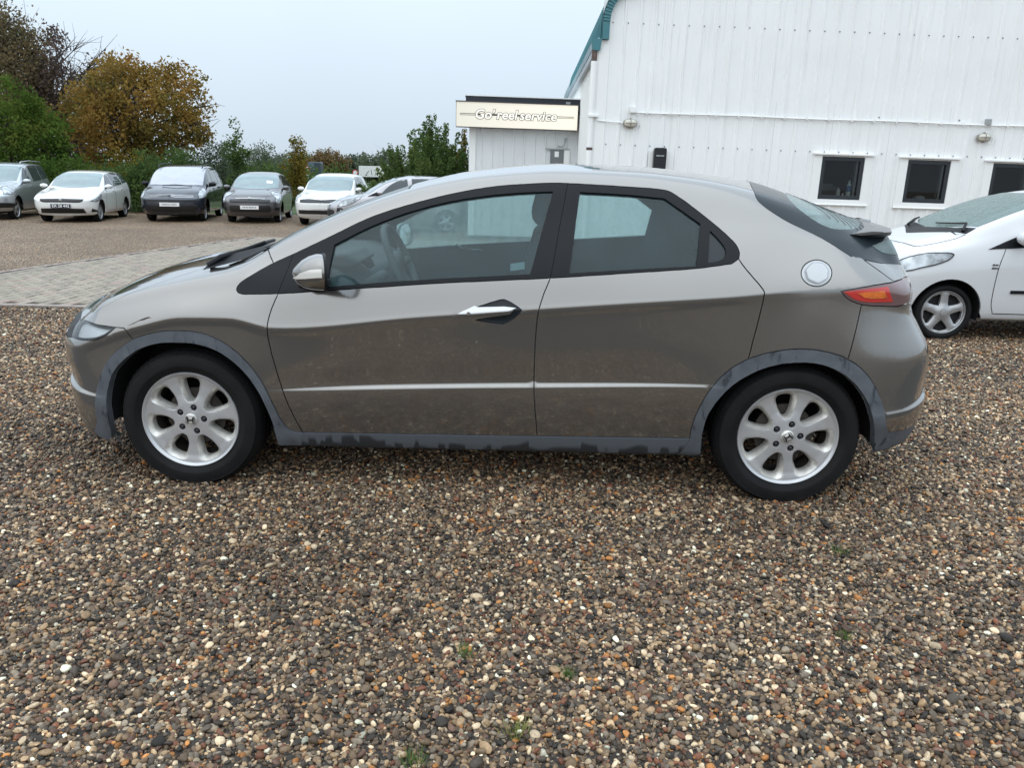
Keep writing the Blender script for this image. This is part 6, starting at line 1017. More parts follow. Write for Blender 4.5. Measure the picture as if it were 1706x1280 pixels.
def logo_h(mb, s=1.0, y=-.002):
    """wide-topped letter H with a rounded frame, raised on the cap"""
    def bar(poly): mb.prism([(a*s, b*s) for a, b in poly], y, .004)
    bar([(-.0165, .013), (-.0105, .013), (-.0085, .003), (-.0085, -.003), (-.0095, -.013), (-.0135, -.013)])
    bar([(.0165, .013), (.0105, .013), (.0085, .003), (.0085, -.003), (.0095, -.013), (.0135, -.013)])
    bar([(-.0086, .003), (.0086, .003), (.0086, -.0035), (-.0086, -.0035)])
    ring = [(.0205*math.copysign(abs(math.cos(a))**.45, math.cos(a))*s, .0178*math.copysign(abs(math.sin(a))**.45, math.sin(a))*s) for a in np.linspace(0, 2*math.pi, 33)[:-1]]
    mb.tube([(p[0], y+.002, p[1]) for p in ring+ring[:1]], .0011*s, 5, False)

def hatch():
    root = empty('hatchback_car', (0, 0, 0), 0, 'bronze-grey five-door hatchback parked side-on on the gravel, bleached grey wheel-arch trim', 'car')
    P = lambda name, key, m, **k: panel(name, HB, UV[key], m, root, **k)
    # painted panels
    P('body_shell', 'body_shell', M_PAINT, mirror=True, gap=.0022, holes=[UV['fuel_cap']])
    P('hood', 'hood', M_PAINT, mirror=True, gap=.0022)
    fb = P('front_bumper', 'front_bumper', M_PAINT, mirror=True, gap=.0022)
    P('grille', 'grille_panel', M_BLACK, mirror=True, off=-.004)
    rbp = P('rear_bumper', 'rear_bumper', M_PAINT, mirror=True, gap=.0022)
    P('rear_valance', 'rear_valance', M_CLAD, mirror=True, gap=.001)
    gate = P('tailgate', 'tailgate', M_PAINT, mirror=True, gap=.0022)
    P('tailgate_surround', 'dark_panel', M_BLACKGLASS, mirror=True, gap=.001)
    rg = P('rear_window', 'rear_glass', M_GLASS2, mirror=True, depth=.004, off=-.002)
    P('windshield', 'windshield', M_SCREEN, mirror=True, depth=.005, off=-.001, gap=.001)
    P('cowl', 'cowl', M_BLACK, mirror=True, off=.004, depth=.03)
    for far in (False, True):
        k = dict(flip=far)
        P('front_fender', 'front_fender', M_PAINT, gap=.0022, **k)
        d = P('front_door', 'front_door', M_PAINT, gap=.0024, holes=[UV['recess']], **k)
        rc = panel('handle_recess', HB, UV['recess'], M_BLACKGLASS, d, off=-.020, depth=0, flip=far, grid=.02)
        rim = panel('recess_rim', HB, UV['recess'], M_RIMCHROME, d, holes=[shrink(densify(UV['recess'], .012), .0032).tolist()], off=.0008, depth=.02, flip=far, grid=.03)
        P('rear_door', 'rear_door', M_PAINT, gap=.0024, **k)
        # door handle: bright blade above, dark underside
        c = np.array(UV['recess']); a = c[c[:, 0].argmin()]; b = c[c[:, 0].argmax()]; L_ = b[0]-a[0]
        f = lambda t, w: (a[0]+L_*t, a[1]+(b[1]-a[1])*t+w)
        hd = panel('handle', HB, [f(.015, .001), f(.27, .030), f(.33, .023), f(.72, .018), f(.90, .008), f(.76, -.004), f(.2, -.005)], M_CHROME, d, off=.006, depth=.016, flip=far, grid=.012, edge=.008, dome=.004)
        panel('handle_underside', HB, [f(.015, -.002), f(.2, -.0025), f(.72, -.0025), f(.86, .002), f(.80, -.016), f(.33, -.026), f(.27, -.033), f(.12, -.018)], M_PAINT, hd, off=.001, depth=.016, flip=far, grid=.012, edge=.008)
        kp, kn = HB.ev([f(.185, .0015)])
        sg = 1 if far else -1
        kb = MB().lathe([(.0001, -.003), (.007, -.003), (.0085, 0), (.009, .008)], 16, c=(kp[0][0], kp[0][1]+.011 if far else -(kp[0][1]+.011), kp[0][2]))
        kb.build('key_lock', M_CHROME, hd, 40)
        ff = P('window_frame', 'frame_front', M_BLACK, off=.0005, depth=.02, holes=[UV['glass_front']], grid=.05, gap=.001, **k)
        panel('side_window', HB, UV['glass_front'], M_GLASS if not far else M_GLASS2, ff, off=-.010, depth=0, flip=far)
        fr = P('window_frame', 'frame_rear', M_BLACK, off=.0005, depth=.02, holes=[UV['glass_rear'], UV['quarterlight']], grid=.05, gap=.001, **k)
        panel('side_window', HB, UV['glass_rear'], M_GLASS if not far else M_GLASS2, fr, off=-.010, depth=0, flip=far)
        panel('quarter_window', HB, UV['quarterlight'], M_BLACKGLASS, fr, off=-.008, depth=0, flip=far)
        P('mirror_sail', 'sail', M_BLACK, off=.0005, depth=.02, gap=.001, **k)
        for nm, key in (('front_arch_trim', 'arch_front'), ('sill_trim', 'sill'), ('rear_arch_trim', 'arch_rear')):
            P(nm, key, M_SILL if key == 'sill' else M_CLAD, off=.006, depth=.035, gap=.0008, grid=.03, dome=.006, **k)
        P('fuel_cap', 'fuel_cap', M_CAPDISC, off=.001, depth=.012, gap=.0045, grid=.012, dome=.004, flip=far) if not far else P('body_filler', 'fuel_cap', M_PAINT, off=0, depth=0, flip=far)
        # lamps
        h = P('headlight', 'headlight', M_LENS, off=.001, depth=.004, gap=.002, **k)
        panel('reflector', HB, shrink(densify(UV['headlight'], .02), .006).tolist(), M_REFLECTOR, h, off=-.022, depth=0, flip=far)
        panel('headlight_bezel', HB, UV['headlight'], M_BLACKGLASS, h, off=-.003, depth=.045, holes=[shrink(densify(UV['headlight'], .02), .012).tolist()], flip=far, grid=.03)
        t = P('tail_light', 'tail', M_SMOKE, off=.0, depth=.01, gap=.002, grid=.02, **k)
        panel('red_lens', HB, UV['tail_red'], M_RED, t, off=.003, depth=.004, flip=far, grid=.02)
        panel('amber_lens', HB, UV['tail_amber'], M_AMBER, t, off=.0055, depth=.003, flip=far, grid=.02)
        # mirror
        mirror(root, far)
    # fuel cap detail: raised scalloped centre
    C_ = np.array(UV['fuel_cap']); cc = C_.mean(0)
    ring = lambda k, wob=0.0: [tuple(cc+(p-cc)*(k+wob*(1 if (i//2) % 2 else -1))) for i, p in enumerate(C_)]
    panel('fuel_cap_disc', HB, ring(.66, .02), M_CAPDISC, root, off=.0085, depth=.006, grid=.015, edge=.006)
    panel('fuel_cap_groove', HB, ring(.74, .02), M_RIMCHROME, root, holes=[ring(.66, .02)], off=.0068, depth=.002, grid=.1, edge=.006)
    panel('paint_scratch', HB, UV['scratch'], mat('bare_scratch', (.055, .04, .032), .8), root, off=.0008, depth=0, grid=.05, edge=.01)
    # lower side pane of the tailgate
    for far in (False, True): panel('tailgate_pane', HB, UV['low_glass'], M_GLASS2, root, off=.002, depth=.002, flip=far, grid=.02)
    # inner shell behind the gaps, with window openings
    top = HB.v1
    ws = [(u, v) for u, v in shrink(densify(UV['windshield'], .03), .02)]
    shell = [(-2.4, 0), (-2.0, 0)]
    af = UV['arch_open_front']; ar = UV['arch_open_rear']
    shell = [(-2.39, .01), (af[0][0], .01)]+af+[(af[-1][0], .01), (ar[0][0], .01)]+ar+[(ar[-1][0], .01), (2.19, .01), (2.19, top), (1.79, top), (1.79, 1.7)]
    rgl = [p for p in UV['rear_glass'] if p[1] < 1.6]
    shell += [(1.77, 1.53)]+rgl[::-1][1:] + [(1.41, 1.86), (1.41, top), (-.42, top)]
    wsl = UV['windshield']
    shell += [(-.405, 1.75), (-.395, 1.5), (-.39, wsl[4][1]+.03)]+[(u-.01, v+.02) for u, v in wsl[:4][::-1]]+[(-.985, 1.38), (-1.06, 1.55), (-1.12, 1.75), (-1.14, top), (-2.39, top)]
    panel('inner_shell', HB, shell, M_TRIMGREY, root, off=-.028, depth=0, mirror=True, holes=[UV['glass_front'], UV['glass_rear']], grid=.05)
    # underbody and wheel housings
    ub = MB()
    ub.box(-.98, .98, -.72, .72, .20, .24); ub.box(-1.95, -.98, -.50, .50, .20, .24); ub.box(.98, 1.9, -.50, .50, .22, .26)
    ub.build('underbody', M_DARK, root)
    for xx, rr in ((-1.3175, .375), (1.3175, .385)):
        for sg in (-1, 1):
            wl = MB(); n = 24
            vs_ = []
            for k in range(n+1):
                a = R(-8)+R(196)*k/n
                for yy in (.50, .83): vs_.append((xx+rr*math.cos(a), sg*yy, .33+rr*math.sin(a)))
            fs_ = [(2*k, 2*k+1, 2*k+3, 2*k+2) for k in range(n)]+[tuple(2*k for k in range(n+1))]
            wl.add(vs_, fs_).build('wheel_housing', M_DARK, root)
    # wheels
    WM = hatch_wheel_meshes()
    for me_, m_ in ((WM['face'], M_ALLOY), (WM['recess'], M_ALLOY2), (WM['lip'], M_ALLOY), (WM['barrel'], M_DUSTSHADE), (WM['nut'], M_NUT), (WM['disc'], M_DUSTSHADE), (WM['drum'], M_DARK), (WM['cap'], M_ALLOY2), (WM['tyre'], M_RUBBER)): me_.materials.append(m_)
    lg = MB(); logo_h(lg, 1.0); lgm = lg.mesh('emblem', 30); lgm.materials.append(mat('emblem_dark', (.02, .022, .025), .35, .2))
    for xx, rot in ((-1.3175, 0), (1.3175, R(-144))):
        for near in (True, False):
            w = link('wheel', WM['face'], root); w.location = (xx, -.835 if near else .835, .306); w.rotation_euler = (0, -rot, 0 if near else math.pi)
            for nm, key in (('spoke_recess', 'recess'), ('rim', 'lip'), ('barrel', 'barrel'), ('tyre', 'tyre'), ('brake_disc', 'disc'), ('hub', 'drum'), ('centre_cap', 'cap')): link(nm, WM[key], w)
            link('emblem', lgm, w)
            for k in range(5):
                a = R(3+72*k); o = link('lug_nut', WM['nut'], w); o.location = (.057*math.cos(a), .004, .057*math.sin(a))
    # wipers: arms and blades parked on the cowl
    def on(u, v, o): 
        p, n_ = HB.ev([(u, v)]); q = p[0]+n_[0]*o; return q
    for sg, nm in ((-1, 'wiper'),):
        wp = MB()
        arm = [on(-1.25, VRAIL+.03, .012), on(-1.19, VRAIL+.045, .034), on(-1.10, VRAIL+.09, .030), on(-1.02, VRAIL+.13, .022)]
        wp.tube([(x, sg*y, z) for x, y, z in arm], [.017, .015, .011, .008], 7)
        wp.build(nm, M_BLACK, root, 60)
        bl = MB(); bl.tube([(x, sg*y, z) for x, y, z in (on(-1.18, VRAIL+.07, .022), on(-1.10, VRAIL+.14, .018), on(-1.08, VRAIL+.3, .016), on(-1.12, VRAIL+.5, .016))], .009, 6).build('wiper_blade', M_BLACK, root, 60)
        ca = MB(); q_ = [on(-1.27, VRAIL-.005, .004), on(-1.235, VRAIL+.05, .03), on(-1.12, VRAIL+.06, .034), on(-.995, VRAIL+.035, .016), on(-.97, VRAIL-.02, .004), on(-1.1, VRAIL-.02, .010)]
        ca.add([(x, sg*y, z) for x, y, z in q_], [(0, 1, 2, 5), (5, 2, 3, 4)]); ca.build('cowl_end', M_BLACK, root)
    sp = MB()   # rear spoiler across the tailgate
    st = [(-.645, 1.585, 1.186, 1.690, 1.180), (-.58, 1.55, 1.203, 1.748, 1.182), (-.45, 1.60, 1.215, 1.795, 1.190), (-.2, 1.64, 1.226, 1.835, 1.195), (0, 1.65, 1.23, 1.845, 1.197)]
    st = st+[(-a, b, c, d, e) for a, b, c, d, e in st[:-1][::-1]]
    vs_ = []
    for yy, xa, za, xb, zb in st:
        k_ = .35 if abs(yy) > .62 else 1.0
        vs_ += [(xa-.04, yy, za-.05*k_), ((xa+xb)/2, yy, (za+zb)/2-.002*k_), (xb-.03*k_, yy, zb+.004*k_), (xb, yy, zb-.004*k_), (xb-.004*k_, yy, zb-.018*k_), (xb-.10, yy, zb-.045*k_)]
    fs_ = [(i*6+k, i*6+(k+1) % 6, i*6+6+(k+1) % 6, i*6+6+k) for i in range(len(st)-1) for k in range(6)]+[tuple(range(6))[::-1], tuple(range(len(st)*6-6, len(st)*6))]
    sp.add(vs_, fs_).build('spoiler', mat('spoiler_shaded_paint', (.13, .128, .125), .3, .5, coat=.3), root, 50)  # body paint darkened in colour to give the spoiler a shaded tone
    heat = MB()
    for k in range(7):   # demister lines on the rear window
        u_ = 1.45+.046*k; q = []
        for j in range(13):
            v_ = 1.32+.02*k*0+(top-1.32)*j/12
            p_, n_ = HB.ev([(u_+.02*(1-j/12), v_)]); q.append(p_[0]+n_[0]*.001)
        q2 = [(x, -y, z) for x, y, z in q]+[(x, y, z) for x, y, z in q[::-1]]
        heat.tube(q2, .0012, 4)
    heat.build('heater_lines', M_BLACK, rg)
    interior(root)
    return root

def mirror(root, far):
    sg = 1 if far else -1
    # shell: rounded wedge, flat back towards the rear
    def ring(x, s, zc, h, d):
        return [(x+.34*s*d*math.copysign(abs(math.cos(a))**.8, math.cos(a)), sg*(.985+d*math.copysign(abs(math.cos(a))**.8, math.cos(a))*s), zc+h*math.copysign(abs(math.sin(a))**.75, math.sin(a))*s) for a in np.linspace(0, 2*math.pi, 25)[:-1]]
    st = [(-.778, .05, .985), (-.772, .30, .985), (-.757, .52, .985), (-.735, .74, .989), (-.705, .91, .994), (-.675, .99, .998), (-.652, 1.0, .998), (-.645, .96, .998)]
    mb = MB(); n = 24; vs_ = []
    for x, s, zc in st: vs_ += ring(x, s, zc, .072, .088)
    fs_ = [(i*n+k, i*n+(k+1) % n, (i+1)*n+(k+1) % n, (i+1)*n+k) for i in range(len(st)-1) for k in range(n)]+[tuple(range(n))]
    o = mb.add(vs_, fs_).build('door_mirror', M_PAINT, root, 60)
    gl = MB(); gl.add(ring(-.650, .93, .998, .072, .088), [tuple(range(24))]).build('mirror_glass', mat('mirror_silver', (.8, .82, .84), .03, 1.0), o)
    rim = MB(); r0 = ring(-.652, 1.0, .998, .074, .090); r1 = ring(-.640, 1.0, .998, .074, .090); r2 = ring(-.640, .92, .998, .074, .090)
    rim.add(r0+r1+r2, [(k, (k+1) % 24, 24+(k+1) % 24, 24+k) for k in range(24)]+[(24+k, 24+(k+1) % 24, 48+(k+1) % 24, 48+k) for k in range(24)]).build('mirror_rim', M_BLACK, o, 60)
    # indicator lens wraps the outer face
    li = MB(); q = []; cols = 9
    for i in range(cols):
        t = i/(cols-1); x = -.772+.113*t
        s = float(np.interp(x, [a[0] for a in st], [a[1] for a in st])); zc = float(np.interp(x, [a[0] for a in st], [a[2] for a in st]))
        z0, z1 = -.012, float(np.interp(t, [0, .25, .6, 1], [-.010, .012, .022, .022]))
        for zz in np.linspace(z0, z1, 4):
            sn = min(1, abs(zz)/(.072*s))**(1/.75); cs = math.sqrt(max(0, 1-sn*sn))**.8
            q.append((x-.002+.34*.088*s*cs, sg*(.985+.088*s*cs+.003), zc+zz))
    li.add(q, [(i*4+k, i*4+k+1, i*4+5+k, i*4+4+k) for i in range(cols-1) for k in range(3)]).build('indicator_lens', mat('indicator_lens', (.80, .79, .74), .12, .2, coat=1), o, 60)
    # dark underside and foot
    ft = MB()
    ft.add([(-.80, sg*.835, .925), (-.66, sg*.835, .925), (-.655, sg*.95, .922), (-.76, sg*.95, .922), (-.80, sg*.835, .955), (-.66, sg*.835, .955), (-.655, sg*1.0, .945), (-.765, sg*.97, .95)], [(0, 1, 2, 3), (4, 5, 6, 7), (0, 1, 5, 4), (1, 2, 6, 5), (2, 3, 7, 6), (3, 0, 4, 7)])
    ft.build('mirror_foot', M_BLACK, o, bevel=.008)

def interior(root):
    d = MB()   # dashboard: section extruded across
    sec = [(-1.02, .70), (-1.05, .90), (-.98, .985), (-.80, .985), (-.70, .955), (-.62, .90), (-.60, .80), (-.66, .66), (-.80, .60)]
    d.prism(sec, -.74, .74).build('dashboard', M_TRIMGREY, root, 40, bevel=.02)
    b = MB(); b.prism([(-.80, .97), (-.66, .96), (-.60, .985), (-.66, 1.03), (-.78, 1.02)], -.56, -.18).build('instrument_hood', M_TRIMGREY, root, 40, bevel=.015)
    cl = MB(); cl.prism([(-.64, .80), (-.50, .90), (-.53, .94), (-.67, .86)], -.42, -.32).build('steering_column', M_TRIMGREY, root, 40, bevel=.02)
    v = MB(); v.prism([(-.66, .88), (-.625, .885), (-.66, .955), (-.69, .95)], -.16, -.02).build('air_vent', M_DARK, root, bevel=.004)
    s = MB(); s.tube(torus_pts((-.44, -.37, .972), .182, R(-24), 40), .017, 8, False)
    s.tube([(-.44, -.55, .972), (-.46, -.40, .965)], .018, 6); s.tube([(-.44, -.19, .972), (-.46, -.34, .965)], .018, 6); s.tube([(-.375, -.37, .83), (-.46, -.37, .95)], .02, 6)
    sw = s.build('steering_wheel', M_TRIMGREY, root, 60)
    MB().lathe([(.0001, -.02), (.06, -.015), (.072, .01), (.06, .03), (.0001, .03)], 20, 'x', (-.465, -.37, .962)).build('airbag_cover', M_TRIMGREY, sw, 60)
    for yy in (-.37, .37):
        o = empty('seat', (0, 0, 0)); o.parent = root
        c = MB(); c.prism([(-.30, .46), (-.32, .54), (-.24, .60), (.16, .55), (.24, .50), (.22, .42)], yy-.25, yy+.25).build('seat_cushion', M_SEAT, o, 50, bevel=.04)
        k = MB(); k.prism([(.10, .52), (.06, .60), (.10, .80), (.18, 1.08), (.22, 1.13), (.30, 1.10), (.31, 1.02), (.26, .55)], yy-.24, yy+.24).build('seat_back', M_SEAT, o, 50, bevel=.045)
        h = MB(); h.prism([(.19, 1.17), (.17, 1.22), (.19, 1.31), (.24, 1.345), (.285, 1.32), (.29, 1.2), (.26, 1.155)], yy-.125, yy+.125).build('headrest', M_SEAT, o, 50, bevel=.035)
        for dy in (-.06, .06): MB().tube([(.235, yy+dy, 1.05), (.235, yy+dy, 1.2)], .006, 6).build('headrest_post', M_CHROME, o)
    rs = empty('rear_seat', (0, 0, 0)); rs.parent = root
    MB().prism([(.55, .42), (.52, .56), (.62, .60), (1.02, .55), (1.05, .42)], -.62, .62).build('bench', M_SEAT, rs, 50, bevel=.04)
    MB().prism([(.96, .52), (.94, .62), (1.06, .95), (1.10, 1.0), (1.17, .97), (1.10, .52)], -.62, .62).build('bench_back', M_SEAT, rs, 50, bevel=.04)
    for yy in (-.38, .38): MB().prism([(1.08, 1.0), (1.07, 1.10), (1.11, 1.13), (1.16, 1.12), (1.17, 1.0)], yy-.12, yy+.12).build('headrest', M_SEAT, rs, 50, bevel=.03)
    MB().prism([(1.10, .93), (1.10, .95), (1.60, 1.0), (1.60, .98)], -.60, .60).build('parcel_shelf', M_TRIMGREY, root)
    # door pull seen through the window, sticker in the corner of the glass
    MB().tube([(-.30, .795, .955), (-.26, .78, .935), (-.14, .78, .93)], [.012, .010, .007], 6).build('inner_handle', M_CHROME, root, 60)
    q = [(.095, .93), (.155, .935), (.153, .965), (.094, .96)]
    panel('window_sticker', HB, q, mat('sticker_grey', (.42, .48, .5), .6), root, off=-.012, depth=0, grid=.02)
# ---------------------------------------------------------------- trees and shrubs
def leaf_mat(name, cols, scale=.9, trans=.35):
    """cols: two or three leaf colours mixed by position"""
    m = bpy.data.materials.new(name); m.use_nodes = True
    nt = m.node_tree; nt.nodes.clear(); N = nt.nodes.new; L = nt.links.new
    out = N('ShaderNodeOutputMaterial'); tcn = N('ShaderNodeTexCoord')
    n = N('ShaderNodeTexNoise'); n.inputs['Scale'].default_value = scale; n.inputs['Detail'].default_value = 3; L(tcn.outputs['Object'], n.inputs['Vector'])
    at = N('ShaderNodeAttribute'); at.attribute_name = 'tone'
    ad = N('ShaderNodeMath'); ad.operation = 'MULTIPLY_ADD'; ad.inputs[1].default_value = .34; L(at.outputs['Fac'], ad.inputs[0]); L(n.outputs['Fac'], ad.inputs[2])
    cr = N('ShaderNodeValToRGB'); r = cr.color_ramp
    while len(r.elements) < len(cols): r.elements.new(.5)
    for i, (e, c) in enumerate(zip(r.elements, cols)): e.position = .42+.5*i/(len(cols)-1); e.color = (*c, 1)
    L(ad.outputs[0], cr.inputs[0])
    df = N('ShaderNodeBsdfDiffuse'); tl = N('ShaderNodeBsdfTranslucent'); mx_ = N('ShaderNodeMixShader'); mx_.inputs[0].default_value = trans
    L(cr.outputs[0], df.inputs[0]); L(cr.outputs[0], tl.inputs[0]); L(df.outputs[0], mx_.inputs[1]); L(tl.outputs[0], mx_.inputs[2]); L(mx_.outputs[0], out.inputs[0])
    return m
M_BARK = mat('bark', (.055, .045, .036), .95, bump=(12, .6, .05), var=(5, .3))
def leaves(rng, centres, radii, per, size, droop=0.0, squash=1.0):
    C = np.repeat(centres, per, 0); Rr = np.repeat(radii, per)
    d = rng.normal(size=C.shape); d /= np.linalg.norm(d, axis=1, keepdims=True)
    P = C+d*(Rr*rng.uniform(0, 1, len(C))**.45)[:, None]*np.array([1, 1, squash])
    P[:, 2] -= droop*rng.uniform(0, 1, len(C))*Rr
    n = len(P); a = rng.normal(size=(n, 3)); a /= np.linalg.norm(a, axis=1, keepdims=True); b = np.cross(a, rng.normal(size=(n, 3))); b /= np.linalg.norm(b, axis=1, keepdims=True)
    s = (size*rng.uniform(.6, 1.4, n))[:, None]
    V = np.stack([P-a*s, P+b*s*.5, P+a*s, P-b*s*.5], 1).reshape(-1, 3)
    tone = np.repeat(rng.uniform(0, 1, len(centres)), per)*.6+rng.uniform(0, .4, n)
    return V, tone
def leaf_mesh(name, V, tone, m):
    n = len(V)//4; me = bpy.data.meshes.new(name)
    me.from_pydata([tuple(map(float, v)) for v in V], [], [(4*i, 4*i+1, 4*i+2, 4*i+3) for i in range(n)])
    at = me.attributes.new('tone', 'FLOAT', 'FACE'); at.data.foreach_set('value', tone.astype(np.float32)); me.materials.append(m); return me
def tree(name, loc, h, rx, rz, zc, m, label, cat='tree', group=None, seed=1, clumps=150, per=70, leaf=.10, clump_r=.55, trunk=.16, hollow=.55, shape='round', branches=26, droop=0, bare=0.0, bark=None):
    """crown: ellipsoid rx (half width) x rz (half height) centred at height zc, broken up into leaf clumps on limbs"""
    rng = np.random.default_rng(seed); bark = bark or M_BARK
    root = empty(name, loc, 0, label, cat, group)
    lumps = rng.normal(size=(9, 3)); lumps /= np.linalg.norm(lumps, axis=1, keepdims=True); amp = rng.uniform(-.28, .26, 9)
    C = []
    while len(C) < clumps:
        d = rng.normal(size=3); d /= np.linalg.norm(d); r = rng.uniform(hollow, 1)**.8
        k = 1+sum(a*max(0, d@l)**3 for a, l in zip(amp, lumps))
        if shape == 'cone': w = 1.0-.62*max(0, d[2]*r); q = np.array([d[0]*r*rx*k*w, d[1]*r*rx*k*w, d[2]*r*rz])
        elif shape == 'willow': q = np.array([d[0]*r*rx*k, d[1]*r*rx*k, d[2]*r*rz])
        else: q = np.array([d[0]*r*rx*k, d[1]*r*rx*k, d[2]*r*rz*k])
        q[2] += zc
        if q[2] > .25: C.append(q)
    C = np.array(C)
    # trunk and limbs
    tk = MB(); lean = rng.normal(0, .04, 2)*h
    top = zc+.45*rz
    spine = [np.array([lean[0]*t*t, lean[1]*t*t, top*t]) for t in np.linspace(0, 1, 7)]
    tk.tube([tuple(p) for p in spine], [trunk*(1.25 if i == 0 else 1-.82*i/6) for i in range(7)], 9)
    o_t = tk.build('trunk', bark, root, 60)
    lb = MB()
    pick = rng.permutation(len(C))[:branches]
    for i in pick:
        e = C[i]; t0 = np.clip((e[2]-.35*np.hypot(e[0], e[1]))/top*.8, .18, .95); b0 = np.array([lean[0]*t0*t0, lean[1]*t0*t0, top*t0])
        mid = (b0*.5+e*.5)+rng.normal(0, .06*rx, 3)+np.array([0, 0, .05*rz]); r0 = trunk*(1-.75*t0)*.55
        ext = e+(e-mid)*(.25 if not bare else .6)
        lb.tube([tuple(b0), tuple(mid), tuple(e), tuple(ext)], [r0, r0*.6, r0*.3, r0*.12], 5)
        for _ in range(2 if not bare else 7):
            q = e+rng.normal(0, clump_r*1.1, 3)+(e-mid)*.3; lb.tube([tuple(mid*.3+e*.7), tuple(e*.5+q*.5+rng.normal(0, .05, 3)), tuple(q)], [r0*.3, r0*.18, r0*.08], 4)
    lb.build('limbs', bark, root, 60)
    keep = C if not bare else C[rng.uniform(0, 1, len(C)) > bare*np.clip((C[:, 2]-zc)/rz+.5, 0, 1)]
    V, tone = leaves(rng, keep, clump_r*rng.uniform(.65, 1.3, len(keep)), per, leaf, droop)
    link('crown', leaf_mesh('crown', V, tone, m), root)
    return root
def shoots(name, loc, n, h, w, m, label, seed, leaf=.05, group=None):
    """shrub of upright shoots clothed in leaves"""
    rng = np.random.default_rng(seed); root = empty(name, loc, 0, label, 'shrub', group); st = MB(); V = []; T = []
    for i in range(n):
        bx, by = rng.normal(0, w*.22, 2); hh = h*(rng.uniform(.35, .8) if i % 4 else rng.uniform(.75, 1))*(1-.5*min(1, abs(bx)/(w*.5))**1.5); tx = bx*2.0+rng.normal(0, .1); ty = by*2.0+rng.normal(0, .1)
        P = [np.array([bx*(1-t)+tx*t, by*(1-t)+ty*t, hh*t]) for t in np.linspace(0, 1, 8)]
        st.tube([tuple(p) for p in P], [.016*(1-.8*t) for t in np.linspace(0, 1, 8)], 4)
        cs = []; rs = []
        for t in np.linspace(.12, 1, 22):
            k = t*7; a = int(min(k, 6)); p = P[a]+(P[a+1]-P[a])*(k-a); cs.append(p); rs.append(.22*(1-.72*t)+.035)
        v, t_ = leaves(rng, np.array(cs), np.array(rs), 15, leaf); V.append(v); T.append(t_)
    st.build('stems', M_BARK, root); link('foliage', leaf_mesh('foliage', np.concatenate(V), np.concatenate(T), m), root)
    return root
def at(px, Y):
    """ground position on the line of sight through picture column px at depth Y"""
    d = cam.matrix_world.to_3x3() @ Vector(((px-853)/1313, (640-290)/1313, -1)); t = (Y+4.127)/d.y
    return (.212+d.x*t, Y, float(gz(Y)))
